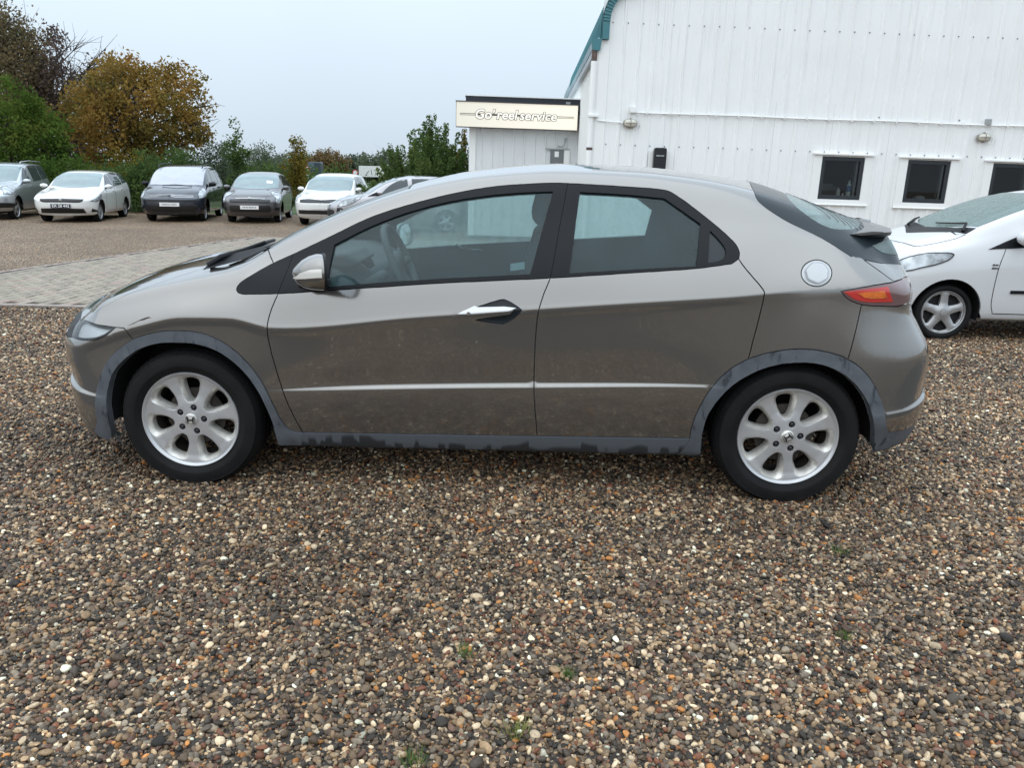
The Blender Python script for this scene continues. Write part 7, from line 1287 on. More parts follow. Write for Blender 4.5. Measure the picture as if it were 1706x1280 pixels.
def vegetation():
    green = leaf_mat('leaf_green', [(.042, .080, .018), (.085, .140, .028), (.16, .17, .04)])
    orange = leaf_mat('leaf_autumn', [(.11, .12, .034), (.225, .155, .045), (.33, .205, .055), (.24, .125, .04)], .55)
    purple = leaf_mat('leaf_copper', [(.075, .06, .055), (.125, .09, .078), (.16, .11, .085)])
    willow = leaf_mat('leaf_willow', [(.10, .10, .05), (.18, .135, .075), (.23, .175, .085)])
    dark = leaf_mat('leaf_dark', [(.048, .082, .028), (.085, .135, .042), (.14, .18, .055)])
    greyg = leaf_mat('leaf_grey_green', [(.075, .095, .065), (.12, .15, .10), (.16, .18, .12)])  # pale green that also carries the haze on distant crowns
    far1 = leaf_mat('leaf_far_olive', [(.10, .13, .085), (.15, .175, .11)])  # far olive and rust have distance haze mixed into their paler tones
    far2 = leaf_mat('leaf_far_rust', [(.15, .11, .055), (.22, .15, .07)])
    yel = leaf_mat('leaf_yellow', [(.09, .085, .02), (.20, .15, .03), (.10, .11, .03)])
    tree('willow_tree', at(16, 40), 11, 2.9, 4.4, 6.0, willow, 'tall brownish weeping tree at the left edge behind the silver car', seed=3, clumps=260, per=130, leaf=.085, clump_r=.85, shape='willow', droop=1.8, trunk=.3)
    tree('copper_tree', at(112, 41), 10, 3.1, 4.6, 5.0, purple, 'dark purple-brown half-bare tree behind the orange tree', seed=8, clumps=230, per=95, leaf=.09, clump_r=.75, bare=.7, branches=70, trunk=.28)
    tree('oak_tree', at(235, 31), 6.6, 3.0, 2.55, 3.75, orange, 'round orange-brown autumn tree behind the white estate car', seed=5, clumps=240, per=85, leaf=.085, clump_r=.52, trunk=.2, branches=34)
    tree('maple_tree', at(22, 25.5), 4.7, 2.1, 2.3, 2.35, green, 'bushy green tree at the left edge behind the silver car', seed=13, clumps=170, per=90, leaf=.07, clump_r=.45, trunk=.14)
    for px, Y, rx, rz, zc, m, lab, sd in ((95, 23.5, 1.25, 1.0, .9, green, 'low green bush between silver and white cars', 21), (178, 24.5, 1.5, .9, .85, dark, 'low dark bush behind the white estate car', 22), (205, 26, 1.0, 1.0, 1.0, yel, 'yellowish bush at the foot of the orange tree', 23),
                                          (290, 27.5, 1.8, 1.15, 1.1, dark, 'dark green bush behind the blue-grey people carrier', 24), (352, 31, 1.5, 1.5, 1.5, greyg, 'pale grey-green bush right of the orange tree', 25), (420, 38, 2.1, 1.5, 1.45, far1, 'rounded olive bush behind the grey hatchback', 26), (452, 46, 1.7, 1.2, 1.15, greyg, 'misty grey-green bush right of the olive bush', 27), (255, 24.5, 1.1, .8, .75, dark, 'small dark bush between white estate and people carrier', 28)):
        tree('bush', at(px, Y), zc+rz, rx, rz, zc, m, lab, 'bush', 'bushes along the edge of the yard', sd, clumps=80, per=75, leaf=.055, clump_r=.36, trunk=.05, hollow=.3, branches=12)
    tree('sapling', at(396, 27), 3.6, .55, 1.6, 1.9, dark, 'slim dark sapling above the grey hatchback', 'tree', None, 31, clumps=46, per=40, leaf=.055, clump_r=.26, trunk=.035, shape='cone', hollow=.1, branches=18)
    tree('sapling', at(495, 24), 2.9, .52, 1.25, 1.45, yel, 'slim yellow-green sapling right of the grey hatchback', 'tree', None, 32, clumps=52, per=44, leaf=.05, clump_r=.25, trunk=.03, shape='cone', hollow=.1, branches=16)
    for px, Y, rx, rz, zc, m, lab, sd in ((528, 92, 3.4, 1.4, 1.3, far1, 'far olive tree right of the yellow sapling', 41), (547, 88, 2.6, 1.75, 1.8, far2, 'far rust-coloured tree on the horizon', 42), (588, 95, 2.9, 1.6, 1.65, greyg, 'far grey-green round tree left of the white board', 43), (637, 84, 2.9, 1.75, 1.75, far1, 'far dome-shaped tree left of the tall shrub', 44), (508, 100, 3.4, 1.5, 1.45, greyg, 'far misty tree behind the yellow sapling', 45), (612, 110, 5.5, .9, .8, far1, 'far low hedge tree behind the white board', 46), (470, 105, 4, 1.5, 1.45, far1, 'far misty tree above the grey hatchback roof', 47), (665, 100, 5, 1.0, .9, far1, 'far low tree beside the tall shrub', 48)):
        tree('far_tree', at(px, Y), zc+rz, rx, rz, zc, m, lab, 'tree', 'trees on the horizon', sd, clumps=90, per=55, leaf=.16, clump_r=.75, trunk=.14, hollow=.35, branches=14)
    shoots('tall_shrub', at(718, 21.5), 150, 3.25, 2.1, dark, 'tall green shrub with upright shoots beside the annex', 51, .05)
    shoots('tall_shrub', at(768, 23.0), 40, 3.0, 1.3, yel, 'tall shrub with some yellow leaves against the annex corner', 52, .05)
    # far hedge line that reads as one mass
    rng = np.random.default_rng(77); n = 900
    C = np.c_[rng.uniform(-75, 14, n), rng.uniform(112, 122, n), rng.uniform(-.2, 1.3, n)]
    V, T = leaves(rng, C, np.full(n, 1.1), 34, .22); o = link('far_hedge', leaf_mesh('far_hedge', V, T, far1)); tag(o, 'far low hedge along the horizon behind the yard', 'hedge', kind='stuff')
    C = np.c_[rng.uniform(-30, -9, 420), rng.uniform(31, 36, 420), rng.uniform(-.2, 1.2, 420)]
    V, T = leaves(rng, C, np.full(420, .6), 60, .08); o = link('hedge', leaf_mesh('hedge', V, T, dark)); tag(o, 'tangled dark hedge under the trees behind the parked cars', 'hedge', kind='stuff')
def far_things():
    # road signs, board and tractor far off
    wt = mat('sign_white', (.75, .75, .75), .5); rd = mat('sign_red', (.5, .03, .03), .5); ps = mat('post_grey', (.3, .3, .3), .5)
    for px, Y, z, lab in ((513, 58, 1.55, 'small red and white road sign left of the far truck'), (592, 58, 1.35, 'small red and white road sign left of the white board')):
        x, y, _ = at(px, Y); e = empty('road_sign', (x, y, -.25), 0, lab, 'sign', 'far road signs')
        MB().tube([(0, 0, 0), (0, 0, z)], .035, 6).build('post', ps, e)
        MB().lathe([(.0001, -.05), (.22, -.05), (.22, -.03)], 18, 'y', (0, 0, z)).build('disc', wt, e); MB().lathe([(.16, -.052), (.22, -.052), (.22, -.06), (.16, -.06)], 18, 'y', (0, 0, z)).build('red_ring', rd, e)
        MB().box(-.2, .2, -.06, -.04, z-.55, z-.3).build('plate', wt, e)
    x, y, _ = at(619, 34); e = empty('notice_board', (x, y, -.25), R(12), 'plain white board on posts above the pale city car', 'board')
    MB().box(-.58, .58, -.02, .02, 1.28, 1.78).build('board', wt, e); MB().box(-.5, -.45, .02, .07, 0, 1.7).build('post', ps, e); MB().box(.45, .5, .02, .07, 0, 1.7).build('post', ps, e)
    q = MB(); q.tube([(-.28, -.024, 1.36), (-.12, -.024, 1.56)], .014, 4); q.tube([(.02, -.024, 1.36), (-.02, -.024, 1.62)], .012, 4); q.tube([(-.28, -.024, 1.36), (-.2, -.024, 1.36)], .012, 4); q.build('marks', mat('mark_dark', (.1, .1, .1), .6), e)
    x, y, _ = at(535, 62); e = empty('far_truck', (x, y, -.25), R(8), 'dark blue truck passing far behind the white city car', 'truck')
    bl = mat('truck_dark', (.03, .045, .06), .4); MB().prism([(-1.0, .5), (-1.05, 1.5), (-.85, 2.1), (.1, 2.1), (.15, .5)], -.9, .9).build('cab', bl, e, bevel=.08); MB().box(.2, 3.2, -.9, .9, .7, 1.25).build('bed', bl, e, bevel=.05)
    for xx in (-.5, 1.6, 2.6):
        for yy in (-.95, .7): MB().lathe([(.0001, 0), (.3, 0), (.45, .03), (.45, .24), (.0001, .25)], 18, 'y', (xx, yy, .45)).build('wheel', M_RUBBER, e)
    MB().prism([(-1.0, 1.5), (-.86, 2.0), (-.4, 2.0), (-.4, 1.5)], -.91, -.902).build('cab_window', mat('truck_glass', (.12, .16, .18), .1), e)
# ---------------------------------------------------------------- the other cars
def car_surface(L, W, zt, rail_drop, belt, rail_y, wb, xf, front_z=(.22, .42, .62, .74), nose=(.10, .02, 0, .05), tail=(.08, .02, .0, .06), corner=.62, rcorner=.50, sq=2.6, crease=.72, belt_y=.955, sill=.23):
    """body of an ordinary car. zt: centre-line height knots (x, z) from the bonnet tip to the tail top; belt: (x, z) knots; rail_y: (x, share of half width) knots"""
    w = W/2; x0, x1 = -xf, L-xf     # x of the bumper faces, measured from 0 = front face + xf
    def zc(x): k = np.array(zt); return float(pchip(k[:, 0], k[:, 1], np.clip(x, k[0, 0], k[-1, 0])))
    def zb(x): k = np.array(belt); return float(pchip(k[:, 0], k[:, 1], np.clip(x, k[0, 0], k[-1, 0])))
    def ry(x): k = np.array(rail_y); return w*float(pchip(k[:, 0], k[:, 1], np.clip(x, k[0, 0], k[-1, 0])))
    def rd(x): k = np.array(rail_drop); return float(pchip(k[:, 0], k[:, 1], np.clip(x, k[0, 0], k[-1, 0])))
    phis = [90, 76, 62, 48, 34, 18]
    def line(zfun, yfun, nx, tx, straight):
        a = x0+nx+corner; b = x1-tx-rcorner; kn = []
        for i, p in enumerate(phis):
            s_, c_ = math.sin(R(p))**(2/sq), math.cos(R(p))**(2/sq); xx = a-corner*s_; kn.append((x0-.30+(.30+corner)*(i/len(phis)), xx, yfun(a)*c_ if p < 90 else 0, zfun(xx)))
        for xx in straight:
            if a-.001 < xx < b+.001: kn.append((x0+corner+(xx-a)/(b-a)*(x1-rcorner-x0-corner), xx, yfun(xx), zfun(xx)))
        for i, p in enumerate(phis[::-1]):
            s_, c_ = math.sin(R(p))**(2/sq), math.cos(R(p))**(2/sq); xx = b+rcorner*s_; kn.append((x1-rcorner+(.30+rcorner)*((i+1)/len(phis)), xx, yfun(b)*c_ if p < 90 else 0, zfun(xx)))
        kn.sort(); o = []
        for k in kn:
            if not o or k[0]-o[-1][0] > .004: o.append(k)
        return o
    def station(nx, tx, extra=()):
        a = x0+nx+corner; b = x1-tx-rcorner; return sorted(set(np.linspace(a, b, 26)) | {e for e in extra if a < e < b})
    z1, z2, z3, z4 = front_z
    c = lambda v: (lambda x: v)
    mx = lambda f: f
    tailw = lambda x: 1-.06*max(0, (x-(x1-1.0))/1.0)**1.5
    ls = []
    ls.append(line(c(sill-.03), lambda x: (w-.13), nose[0]+.02, tail[0]+.02, station(nose[0]+.02, tail[0]+.02)))
    ls.append(line(c(sill), lambda x: (w-.055), nose[0], tail[0], station(nose[0], tail[0])))
    ls.append(line(c(sill+.12), lambda x: (w-.022), nose[1], tail[1], station(nose[1], tail[1])))
    ls.append(line(lambda x: np.interp(x, [x0, x0+.8, x1-.8, x1], [z2+.06, .52, .54, .58]), lambda x: (w-.006), nose[2], tail[2], station(nose[2], tail[2])))
    ls.append(line(lambda x: float(np.interp(x, [x0, x0+.5, x0+1.1, x1-.7, x1], [z3, z3+.05, crease, crease+.07, crease+.10])), lambda x: w*tailw(x), nose[2]+.005, tail[2]+.01, station(nose[2]+.005, tail[2]+.01)))
    ls.append(line(lambda x: min(zb(x), zc(x)-.02), lambda x: w*belt_y*tailw(x), nose[3], tail[2]+.05, station(nose[3], tail[2]+.05)))
    def railz(x): return max(zc(x)-rd(x), min(zb(x), zc(x)-.02)+.01)
    ls.append(line(lambda x: .5*min(zb(x), zc(x)-.02)+.5*railz(x)+.004, lambda x: .5*w*belt_y*tailw(x)+.5*ry(x)*tailw(x)+.012, nose[3]+.03, tail[3]*.6+.04, station(nose[3]+.03, tail[3]*.6+.04)))
    ls.append(line(railz, lambda x: ry(x)*tailw(x), nose[3]+.06, tail[3]+.03, station(nose[3]+.06, tail[3]+.03)))
    ls.append(line(lambda x: zc(x)-.22*rd(x), lambda x: .72*ry(x), nose[3]+.075, tail[3]+.02, station(nose[3]+.075, tail[3]+.02)))
    ls.append(line(lambda x: zc(x)-.05*rd(x), lambda x: .36*ry(x), nose[3]+.075, tail[3]+.02, station(nose[3]+.075, tail[3]+.02)))
    ls.append(line(zc, lambda x: .0, nose[3]+.075, tail[3]+.02, station(nose[3]+.075, tail[3]+.02)))
    S = Surf(ls, x0-.30, x1+.30, nu=200, nv=150, vref=(x0+x1)/2)
    S.x0, S.x1, S.corner, S.rcorner = x0, x1, corner, rcorner
    return S
def uz(S, u, z, vmax=None):
    """point of the surface at u whose height is z (lower side of the body)"""
    i = int(np.clip((u-S.u0)/(S.u1-S.u0)*(S.nu-1), 0, S.nu-1)); col = S.G[i, :, 2]; j = int(np.argmax(col >= z))
    if col[j] < z: return (u, S.v1*.97)
    if j == 0: return (u, 0.0)
    t = (z-col[j-1])/max(col[j]-col[j-1], 1e-6); return (u, (j-1+t)/(S.nv-1)*S.v1)
def ux(S, x, z):
    """point on the flank at lengthwise position x and height z"""
    h = S.hit((x, 3, z), (0, -1, 0)); return h if h else uz(S, x, z)
def spl(pts, n=5, closed=True):
    """smooth closed curve through points; a third value 1 marks a corner"""
    N = len(pts); o = []
    for i in range(N):
        p = [np.array(pts[(i+k) % N][:2], float) for k in (-1, 0, 1, 2)]
        if len(pts[i]) > 2: p[0] = 2*p[1]-p[2]
        if len(pts[(i+1) % N]) > 2: p[3] = 2*p[2]-p[1]
        for k in range(n):
            t = k/n; o.append(tuple(.5*((2*p[1])+(p[2]-p[0])*t+(2*p[0]-5*p[1]+4*p[2]-p[3])*t*t+(3*p[1]-p[0]-3*p[2]+p[3])*t**3)))
    return o
_wheel_cache = {}
def bg_wheel(kind, r):
    """tyre and rim meshes; kind chooses the spokes"""
    key = (kind, round(r, 3))
    if key in _wheel_cache: return _wheel_cache[key]
    Ri = r*(.76 if kind == 'five' else .70); holes = []
    if kind == 'five':      # five broad spokes
        for k in range(5):
            a = R(54+72*k); holes.append([(Ri*f*math.cos(a+d), Ri*f*math.sin(a+d)) for f, d in ((.36, 0), (.52, -.28), (.80, -.42), (.88, -.36), (.90, 0), (.88, .36), (.80, .42), (.52, .28))])
    elif kind == 'twin':
        for k in range(10):
            a = R(18+36*k); s_ = .22 if k % 2 else .13; holes.append([(Ri*f*math.cos(a+d), Ri*f*math.sin(a+d)) for f, d in ((.38, 0), (.60, -s_*.8), (.87, -s_), (.89, 0), (.87, s_), (.60, s_*.8))])
    else:                   # plastic trim with seven slots
        for k in range(9):
            a = R(40*k+8); holes.append([(Ri*f*math.cos(a+d), Ri*f*math.sin(a+d)) for f, d in ((.42, 0), (.62, -.10), (.86, -.18), (.88, 0), (.86, .18), (.62, .10))])
    face = rim_face('rim_face', Ri*.955, holes, lambda q: float(np.interp(q/Ri, [0, .2, .4, .9, 1], [.0, .004, .014, .012, .016])), grid=.022, edge=.014, flare=.02, lift=.008)
    lip = MB().lathe([(Ri*.93, .03), (Ri*.955, .006), (Ri*.985, -.001), (Ri*1.01, .004)], 48).mesh('rim_lip', 50)
    cap = MB().lathe([(.0001, -.006), (Ri*.15, -.004), (Ri*.17, .006)], 20).mesh('centre_cap', 40)
    back = MB().lathe([(.0001, .07), (Ri*.95, .07), (Ri*.99, .03)], 32).mesh('wheel_back', 40)
    ty = tyre_mesh('tyre', r, Ri, .175, 56, False)
    _wheel_cache[key] = (face, lip, cap, back, ty); return _wheel_cache[key]
def put_wheels(root, S, xs, y, r, kind, m_rim, near_only=False):
    for me, m in zip(bg_wheel(kind, r), (m_rim, m_rim, m_rim, M_DARK, M_RUBBER)):
        if not me.materials: me.materials.append(m)
    face, lip, cap, back, ty = bg_wheel(kind, r)
    for x in xs:
        for sg in (-1, 1):
            w = link('wheel', ty, root); w.location = (x, sg*y, r-.008); w.rotation_euler = (0, .3*x, 0 if sg < 0 else math.pi)
            for nm, me in (('rim', face), ('rim_lip', lip), ('centre_cap', cap), ('brake_backing', back)): link(nm, me, w)
            hz = MB(); n = 18; rr = r+.055; v = []
            for k in range(n+1):
                a = R(-15)+R(210)*k/n
                for yy in (y-.32, y+.005): v.append((x+rr*math.cos(a), sg*yy, r+.01+rr*math.sin(a)))
            hz.add(v, [(2*k, 2*k+1, 2*k+3, 2*k+2) for k in range(n)]+[tuple(2*k for k in range(n+1))]).build('wheel_housing', M_DARK, root)
M_WSCREEN = mat('sky_pale_windscreen', (.22, .28, .30), .12, coat=.6, var=(3, .12))  # pale base colour stands for sky reflected in the glass
M_SIDEGLASS = mat('dark_car_glass', (.035, .05, .055), .06, coat=.5)
M_LAMP = mat('headlight_lens', (.40, .43, .45), .18, .3, coat=.6, var=(7, .8))
M_BEZEL = mat('lamp_bezel', (.03, .03, .032), .35)
M_GRILLE = mat('black_grille', (.012, .012, .013), .45)
M_PLATE = mat('plate_white', (.78, .78, .76), .4)
M_PLATEDK = mat('plate_print', (.03, .03, .05), .5)
def simple_mirror(root, x, y, z, m, sz=1.0, base=M_BLACK):
    for sg in (-1, 1):
        q = MB(); n = 14; v = []
        for xx, s in ((-.075, .25), (-.06, .62), (-.02, .95), (.03, 1.0), (.035, .9)):
            v += [(x+xx*sz, sg*(y+.09*sz+.10*sz*s*math.cos(2*math.pi*k/n)), z+.062*sz*s*math.sin(2*math.pi*k/n)) for k in range(n)]
        o = q.add(v, [(i*n+k, i*n+(k+1) % n, i*n+n+(k+1) % n, i*n+n+k) for i in range(4) for k in range(n)]+[tuple(range(n)), tuple(range(4*n, 5*n))]).build('door_mirror', m, root, 60)
        MB().tube([(x+.02, sg*(y-.05), z-.05), (x, sg*(y+.07), z-.055)], .022, 6).build('mirror_foot', base, o)
def plate(root, S, z, m_bg, text_m, n=8, w=.50, h=.11, dy=0.0, seed=1, x_off=.012, text=None, bars=0):
    x = S.hit((-9, 0.02, z), (1, 0, 0)); p, _ = S.ev([x]); xx = p[0][0]-x_off
    o = MB().box(xx-.008, xx, -w/2, w/2, z-h/2, z+h/2).build('number_plate', m_bg, root)
    if bars:   # print too small to read
        q = MB(); rg = random.Random(seed+bars)
        for i in range(bars):
            y0 = w*.38-(i+.1)*w*.76/bars; q.box(xx-.0095, xx-.0085, y0-w*.76/bars*rg.uniform(.5, .8), y0, z-h*.16, z+h*.16)
        q.build('plate_print', mat('faint_print', (.2, .2, .22), .5), o)
    if text:
        cu = bpy.data.curves.new('plate_text', 'FONT'); cu.body = text; cu.size = h*.98; cu.align_x = 'CENTER'; cu.align_y = 'CENTER'; cu.offset = .0025; cu.extrude = .0005; cu.materials.append(text_m)
        t = link('plate_text', cu, o); t.rotation_euler = (R(90), 0, R(-90)); t.location = (xx-.0095, 0, z)
        bpy.context.view_layer.update(); d_ = max(t.dimensions.x, .01); t.scale = (w*.86/d_, 1, 1)
def front_features(root, S, feats):
    """feats: name, material, outline in (u - x0, z), offset, mirrored as two parts or as one part across the front"""
    for nm, m, pts, off, two in feats:
        uv = [uz(S, S.x0+a, b) for a, b in spl(pts)]
        if two:
            for far in (False, True):
                o = panel(nm, S, uv, m, root, off=off, depth=.01, flip=far, grid=.04, edge=.025)
                if nm == 'headlight': panel('lamp_bezel', S, uv, M_BEZEL, o, holes=[shrink(densify(uv, .03), .012).tolist()], off=off+.003, depth=.004, flip=far, grid=.2, edge=.03)
        else: panel(nm, S, uv, m, root, off=off, depth=.01, mirror=True, grid=.05, edge=.03)
def build_car(name, label, group, S, m_body, wheels, glass, screen, feats, mirror_at, loc, rz, extra=None, doors=None, rails=None, handles=(), glass_m=None, screen_m=None, arch_pad=.05, hood=None):
    root = empty(name, loc, rz, label, 'car', group)
    xs, yw, r, kind, m_rim = wheels
    # body outline in (u, v): sill with wheel arches cut out
    out = [(S.u0+.002, .01)]; arches = []
    for x in xs:
        rr = r+arch_pad; pts = []
        for k in range(21):
            a = math.pi*k/20; zz = r+rr*math.sin(a)*1.0; xx = x-rr*math.cos(a); pts.append(ux(S, xx, max(zz, .27)))
        lo = (pts[0][0], .01); hi = (pts[-1][0], .01); out += [lo]+pts+[hi]
    out += [(S.u1-.002, .01), (S.u1-.002, S.v1), (S.u0+.002, S.v1)]
    panel('body', S, out, m_body, root, mirror=True, depth=.02, grid=.06, edge=.035)
    MB().box(S.x0+.35, S.x1-.35, -.55, .55, .19, .23).build('underbody', M_DARK, root)
    put_wheels(root, S, xs, yw, r, kind, m_rim)
    for pts in glass:
        uv = [ux(S, a, b) for a, b in spl(pts, 4)]
        for far in (False, True): panel('side_window', S, uv, glass_m or M_SIDEGLASS, root, off=.004, depth=.006, flip=far, grid=.06, edge=.03)
    for nm, pts, m in screen:
        if nm == 'windscreen_paper': panel(nm, S, pts, m, root, off=.008, depth=.004, grid=.06, edge=.03)
        else: panel(nm, S, pts, m, root, off=.004, depth=.006, mirror=True, grid=.06, edge=.03)
    front_features(root, S, feats)
    ub_ = min(p[0] for p in screen[0][1]); v7 = S.vk[7]   # bonnet shut line: dark strip stands for the shade in the gap
    ring = [(S.x0+.20, S.v1), (S.x0+.24, S.vk[8]), (S.x0+.36, v7-.02), (S.x0+.6, v7-.05), (ub_+.10, v7-.03), (ub_+.02, v7+.06), (ub_-.03, S.v1)]
    inner = [(S.x0+.212, S.v1), (S.x0+.252, S.vk[8]), (S.x0+.368, v7-.008), (S.x0+.6, v7-.038), (ub_+.092, v7-.018), (ub_+.008, v7+.06), (ub_-.042, S.v1)]
    panel('bonnet_shut_line', S, ring[:-1]+[ring[-1]]+inner[::-1], M_DARK, root, off=.0015, depth=.003, mirror=True, grid=.3, edge=.03)
    if mirror_at: simple_mirror(root, *mirror_at)
    for x, z in handles:
        for sg in (-1, 1):
            p, n_ = S.ev([ux(S, x, z)]); yy = p[0][1]
            MB().tube([(x-.08, sg*(yy-.005), z), (x-.06, sg*(yy+.022), z), (x+.06, sg*(yy+.022), z+.005), (x+.08, sg*(yy-.005), z+.005)], .013, 6).build('door_handle', m_body, root, 60)
    if rails:
        for sg in (-1, 1): MB().tube([(a, sg*b, c) for a, b, c in rails[0]], .018, 6).build('roof_rail', rails[1], root, 60)
    for uv in (doors or []):
        o = [ux(S, a, b) for a, b in spl(uv, 5)]
        for far in (False, True):   # shut line: a narrow dark strip standing for the door gap's shade
            panel('door_shut_line', S, o, M_DARK, root, holes=[shrink(densify(o, .03), .007).tolist()], off=.0012, depth=.004, flip=far, grid=.2, edge=.03)
    if extra: extra(root, S)
    return root
def wheel_loc(W, rz, xw, yw):
    """location of the car's origin so that its near front wheel (local xw, -yw) stands at W"""
    c, s_ = math.cos(rz), math.sin(rz); return (W[0]-(c*xw+s_*yw), W[1]-(s_*xw-c*yw), float(gz(W[1])))
def screen_uv(S, u_base, u_top, inset=.03, bow=.12, vr=None, top_bow=.05):
    vr = vr or S.vk[7]; v1 = S.v1
    pts = []
    for t in np.linspace(0, 1, 6): pts.append((u_base+bow*.0-bow*t**.5*0+(-bow)*(1-(1-t)**2), vr+inset+(v1-vr-inset)*t))
    for t in np.linspace(1, 0, 6): pts.append((u_top-top_bow*(1-(1-t)**2), vr+inset+(v1-vr-inset)*t))
    return pts

def city_car():
    """white small hatchback, right of the picture, parallel to the grey one"""
    L_, W_ = 3.43, 1.63; xf = .70     # origin at the front axle
    S = car_surface(L_, W_, [(-.62, .79), (-.48, .875), (-.30, .935), (-.15, .972), (-.02, 1.01), (.25, 1.125), (.55, 1.255), (.85, 1.365), (1.2, 1.435), (1.7, 1.465), (2.3, 1.445), (2.6, 1.38), (2.72, 1.2)],
                    [(-.7, .05), (.1, .05), (.5, .05), (1.2, .075), (2.6, .06)], [(-.7, .72), (-.3, .82), (.1, .885), (.5, .92), (1.2, .97), (2.6, 1.02)], [(-.7, .72), (.0, .80), (.3, .82), (.8, .80), (1.4, .74), (2.6, .72)], 2.34, xf, (.22, .40, .58, .72), nose=(.10, .02, 0, .08), corner=.60, crease=.70, sill=.22)
    body = mat('white_car_paint', (.64, .65, .66), .3, coat=.6, var=(2, .03))
    alloy = mat('city_alloy', (.46, .46, .465), .32, .6)
    def extra(root, S):
        # bump strip, badge, indicator pieces, sill dirt
        strip = [ux(S, a, b) for a, b in spl([(.56, .475, 1), (.56, .505, 1), (1.6, .515, 1), (1.6, .485, 1)], 6)]
        for far in (False, True): panel('bump_strip', S, strip, M_BLACK, root, off=.012, depth=.012, flip=far, grid=.05)
        sail = [ux(S, a, b) for a, b in spl([(.30, .885, 1), (.66, .91, 1), (.76, 1.09, 1), (.50, .98)], 6)]
        for far in (False, True): panel('mirror_sail', S, sail, M_BLACK, root, off=.006, depth=.006, flip=far, grid=.05)
        for sg in (-1, 1):
            p, _ = S.ev([ux(S, .37, .735)]); y = p[0][1]
            b = MB(); b.prism([(.345, .742), (.36, .735), (.375, .742), (.39, .735), (.405, .745), (.39, .752), (.375, .747), (.36, .754)], sg*(y-.004), sg*(y+.006)); b.prism([(.345, .705), (.405, .707), (.41, .718), (.35, .722)], sg*(y-.002), sg*(y+.006)); b.build('fender_badge', mat('badge_dark', (.12, .12, .13), .3, .6), root)
        # wipers lie on the cowl
        def on(u, v, o): p, n_ = S.ev([(u, v)]); return p[0]+n_[0]*o
        for sg, pts in ((-1, ((-.02, S.vk[7]+.05, .015), (.05, S.vk[7]+.12, .04), (.02, S.vk[8]+.12, .02), (-.02, S.v1-.05, .018))), (1, ((-.12, S.vk[8]+.1, .02), (-.02, S.vk[8]+.05, .04), (.10, S.vk[7]+.10, .02)))):
            q = MB(); q.tube([(x, sg*y, z) for x, y, z in (on(*p) for p in pts)], [.016, .012, .009, .007][:len(pts)], 6); q.build('wiper', M_BLACK, root, 60)
        ant = MB(); ant.tube([(1.35, 0, 1.425), (1.25, 0, 1.46), (1.12, 0, 1.55)], [.012, .006, .003], 5); ant.build('aerial', M_BLACK, root)
    ub = .30
    build_car('city_car', 'white small city car at the right edge, grey five-spoke wheel and black bump strip', None, S, body, ((0, 2.34), .745, .275, 'five', alloy),
              [[(.72, .945, 1), (.84, 1.12), (1.02, 1.25), (1.3, 1.335), (1.52, 1.345, 1), (1.50, .985, 1)], [(1.60, .99, 1), (1.62, 1.345, 1), (2.0, 1.33), (2.28, 1.22), (2.30, 1.05, 1)]],
              [('windshield', screen_uv(S, .12, .98, .045, .22, top_bow=.06), glass_mat('city_screen', (.62, .72, .70), .02, .34, (.42, .52, .50))), ('cowl', [(.0, S.vk[7]-.01), (.10, S.vk[7]+.03), (-.02, S.vk[8]), (-.11, S.v1), (-.22, S.v1), (-.12, S.vk[8])], M_BLACK)],
              [('headlight', M_LAMP, [(.20, .66), (.26, .75), (.40, .815), (.56, .845), (.63, .825), (.58, .755), (.44, .675), (.30, .64)], .004, True), ('grille', M_GRILLE, [(-.30, .34, 1), (.25, .34), (.28, .42), (.2, .48), (-.30, .48, 1)], .003, False)],
              (.60, .77, 1.0, body, 1.2), wheel_loc((4.16, 3.60), R(-1), 0, .745), R(-1), extra,
              doors=[[(.44, .27, 1), (.40, .40), (.405, .70), (.46, .90, 1), (1.585, .985, 1), (1.60, .60), (1.56, .27, 1)]], handles=[(1.40, .82)])
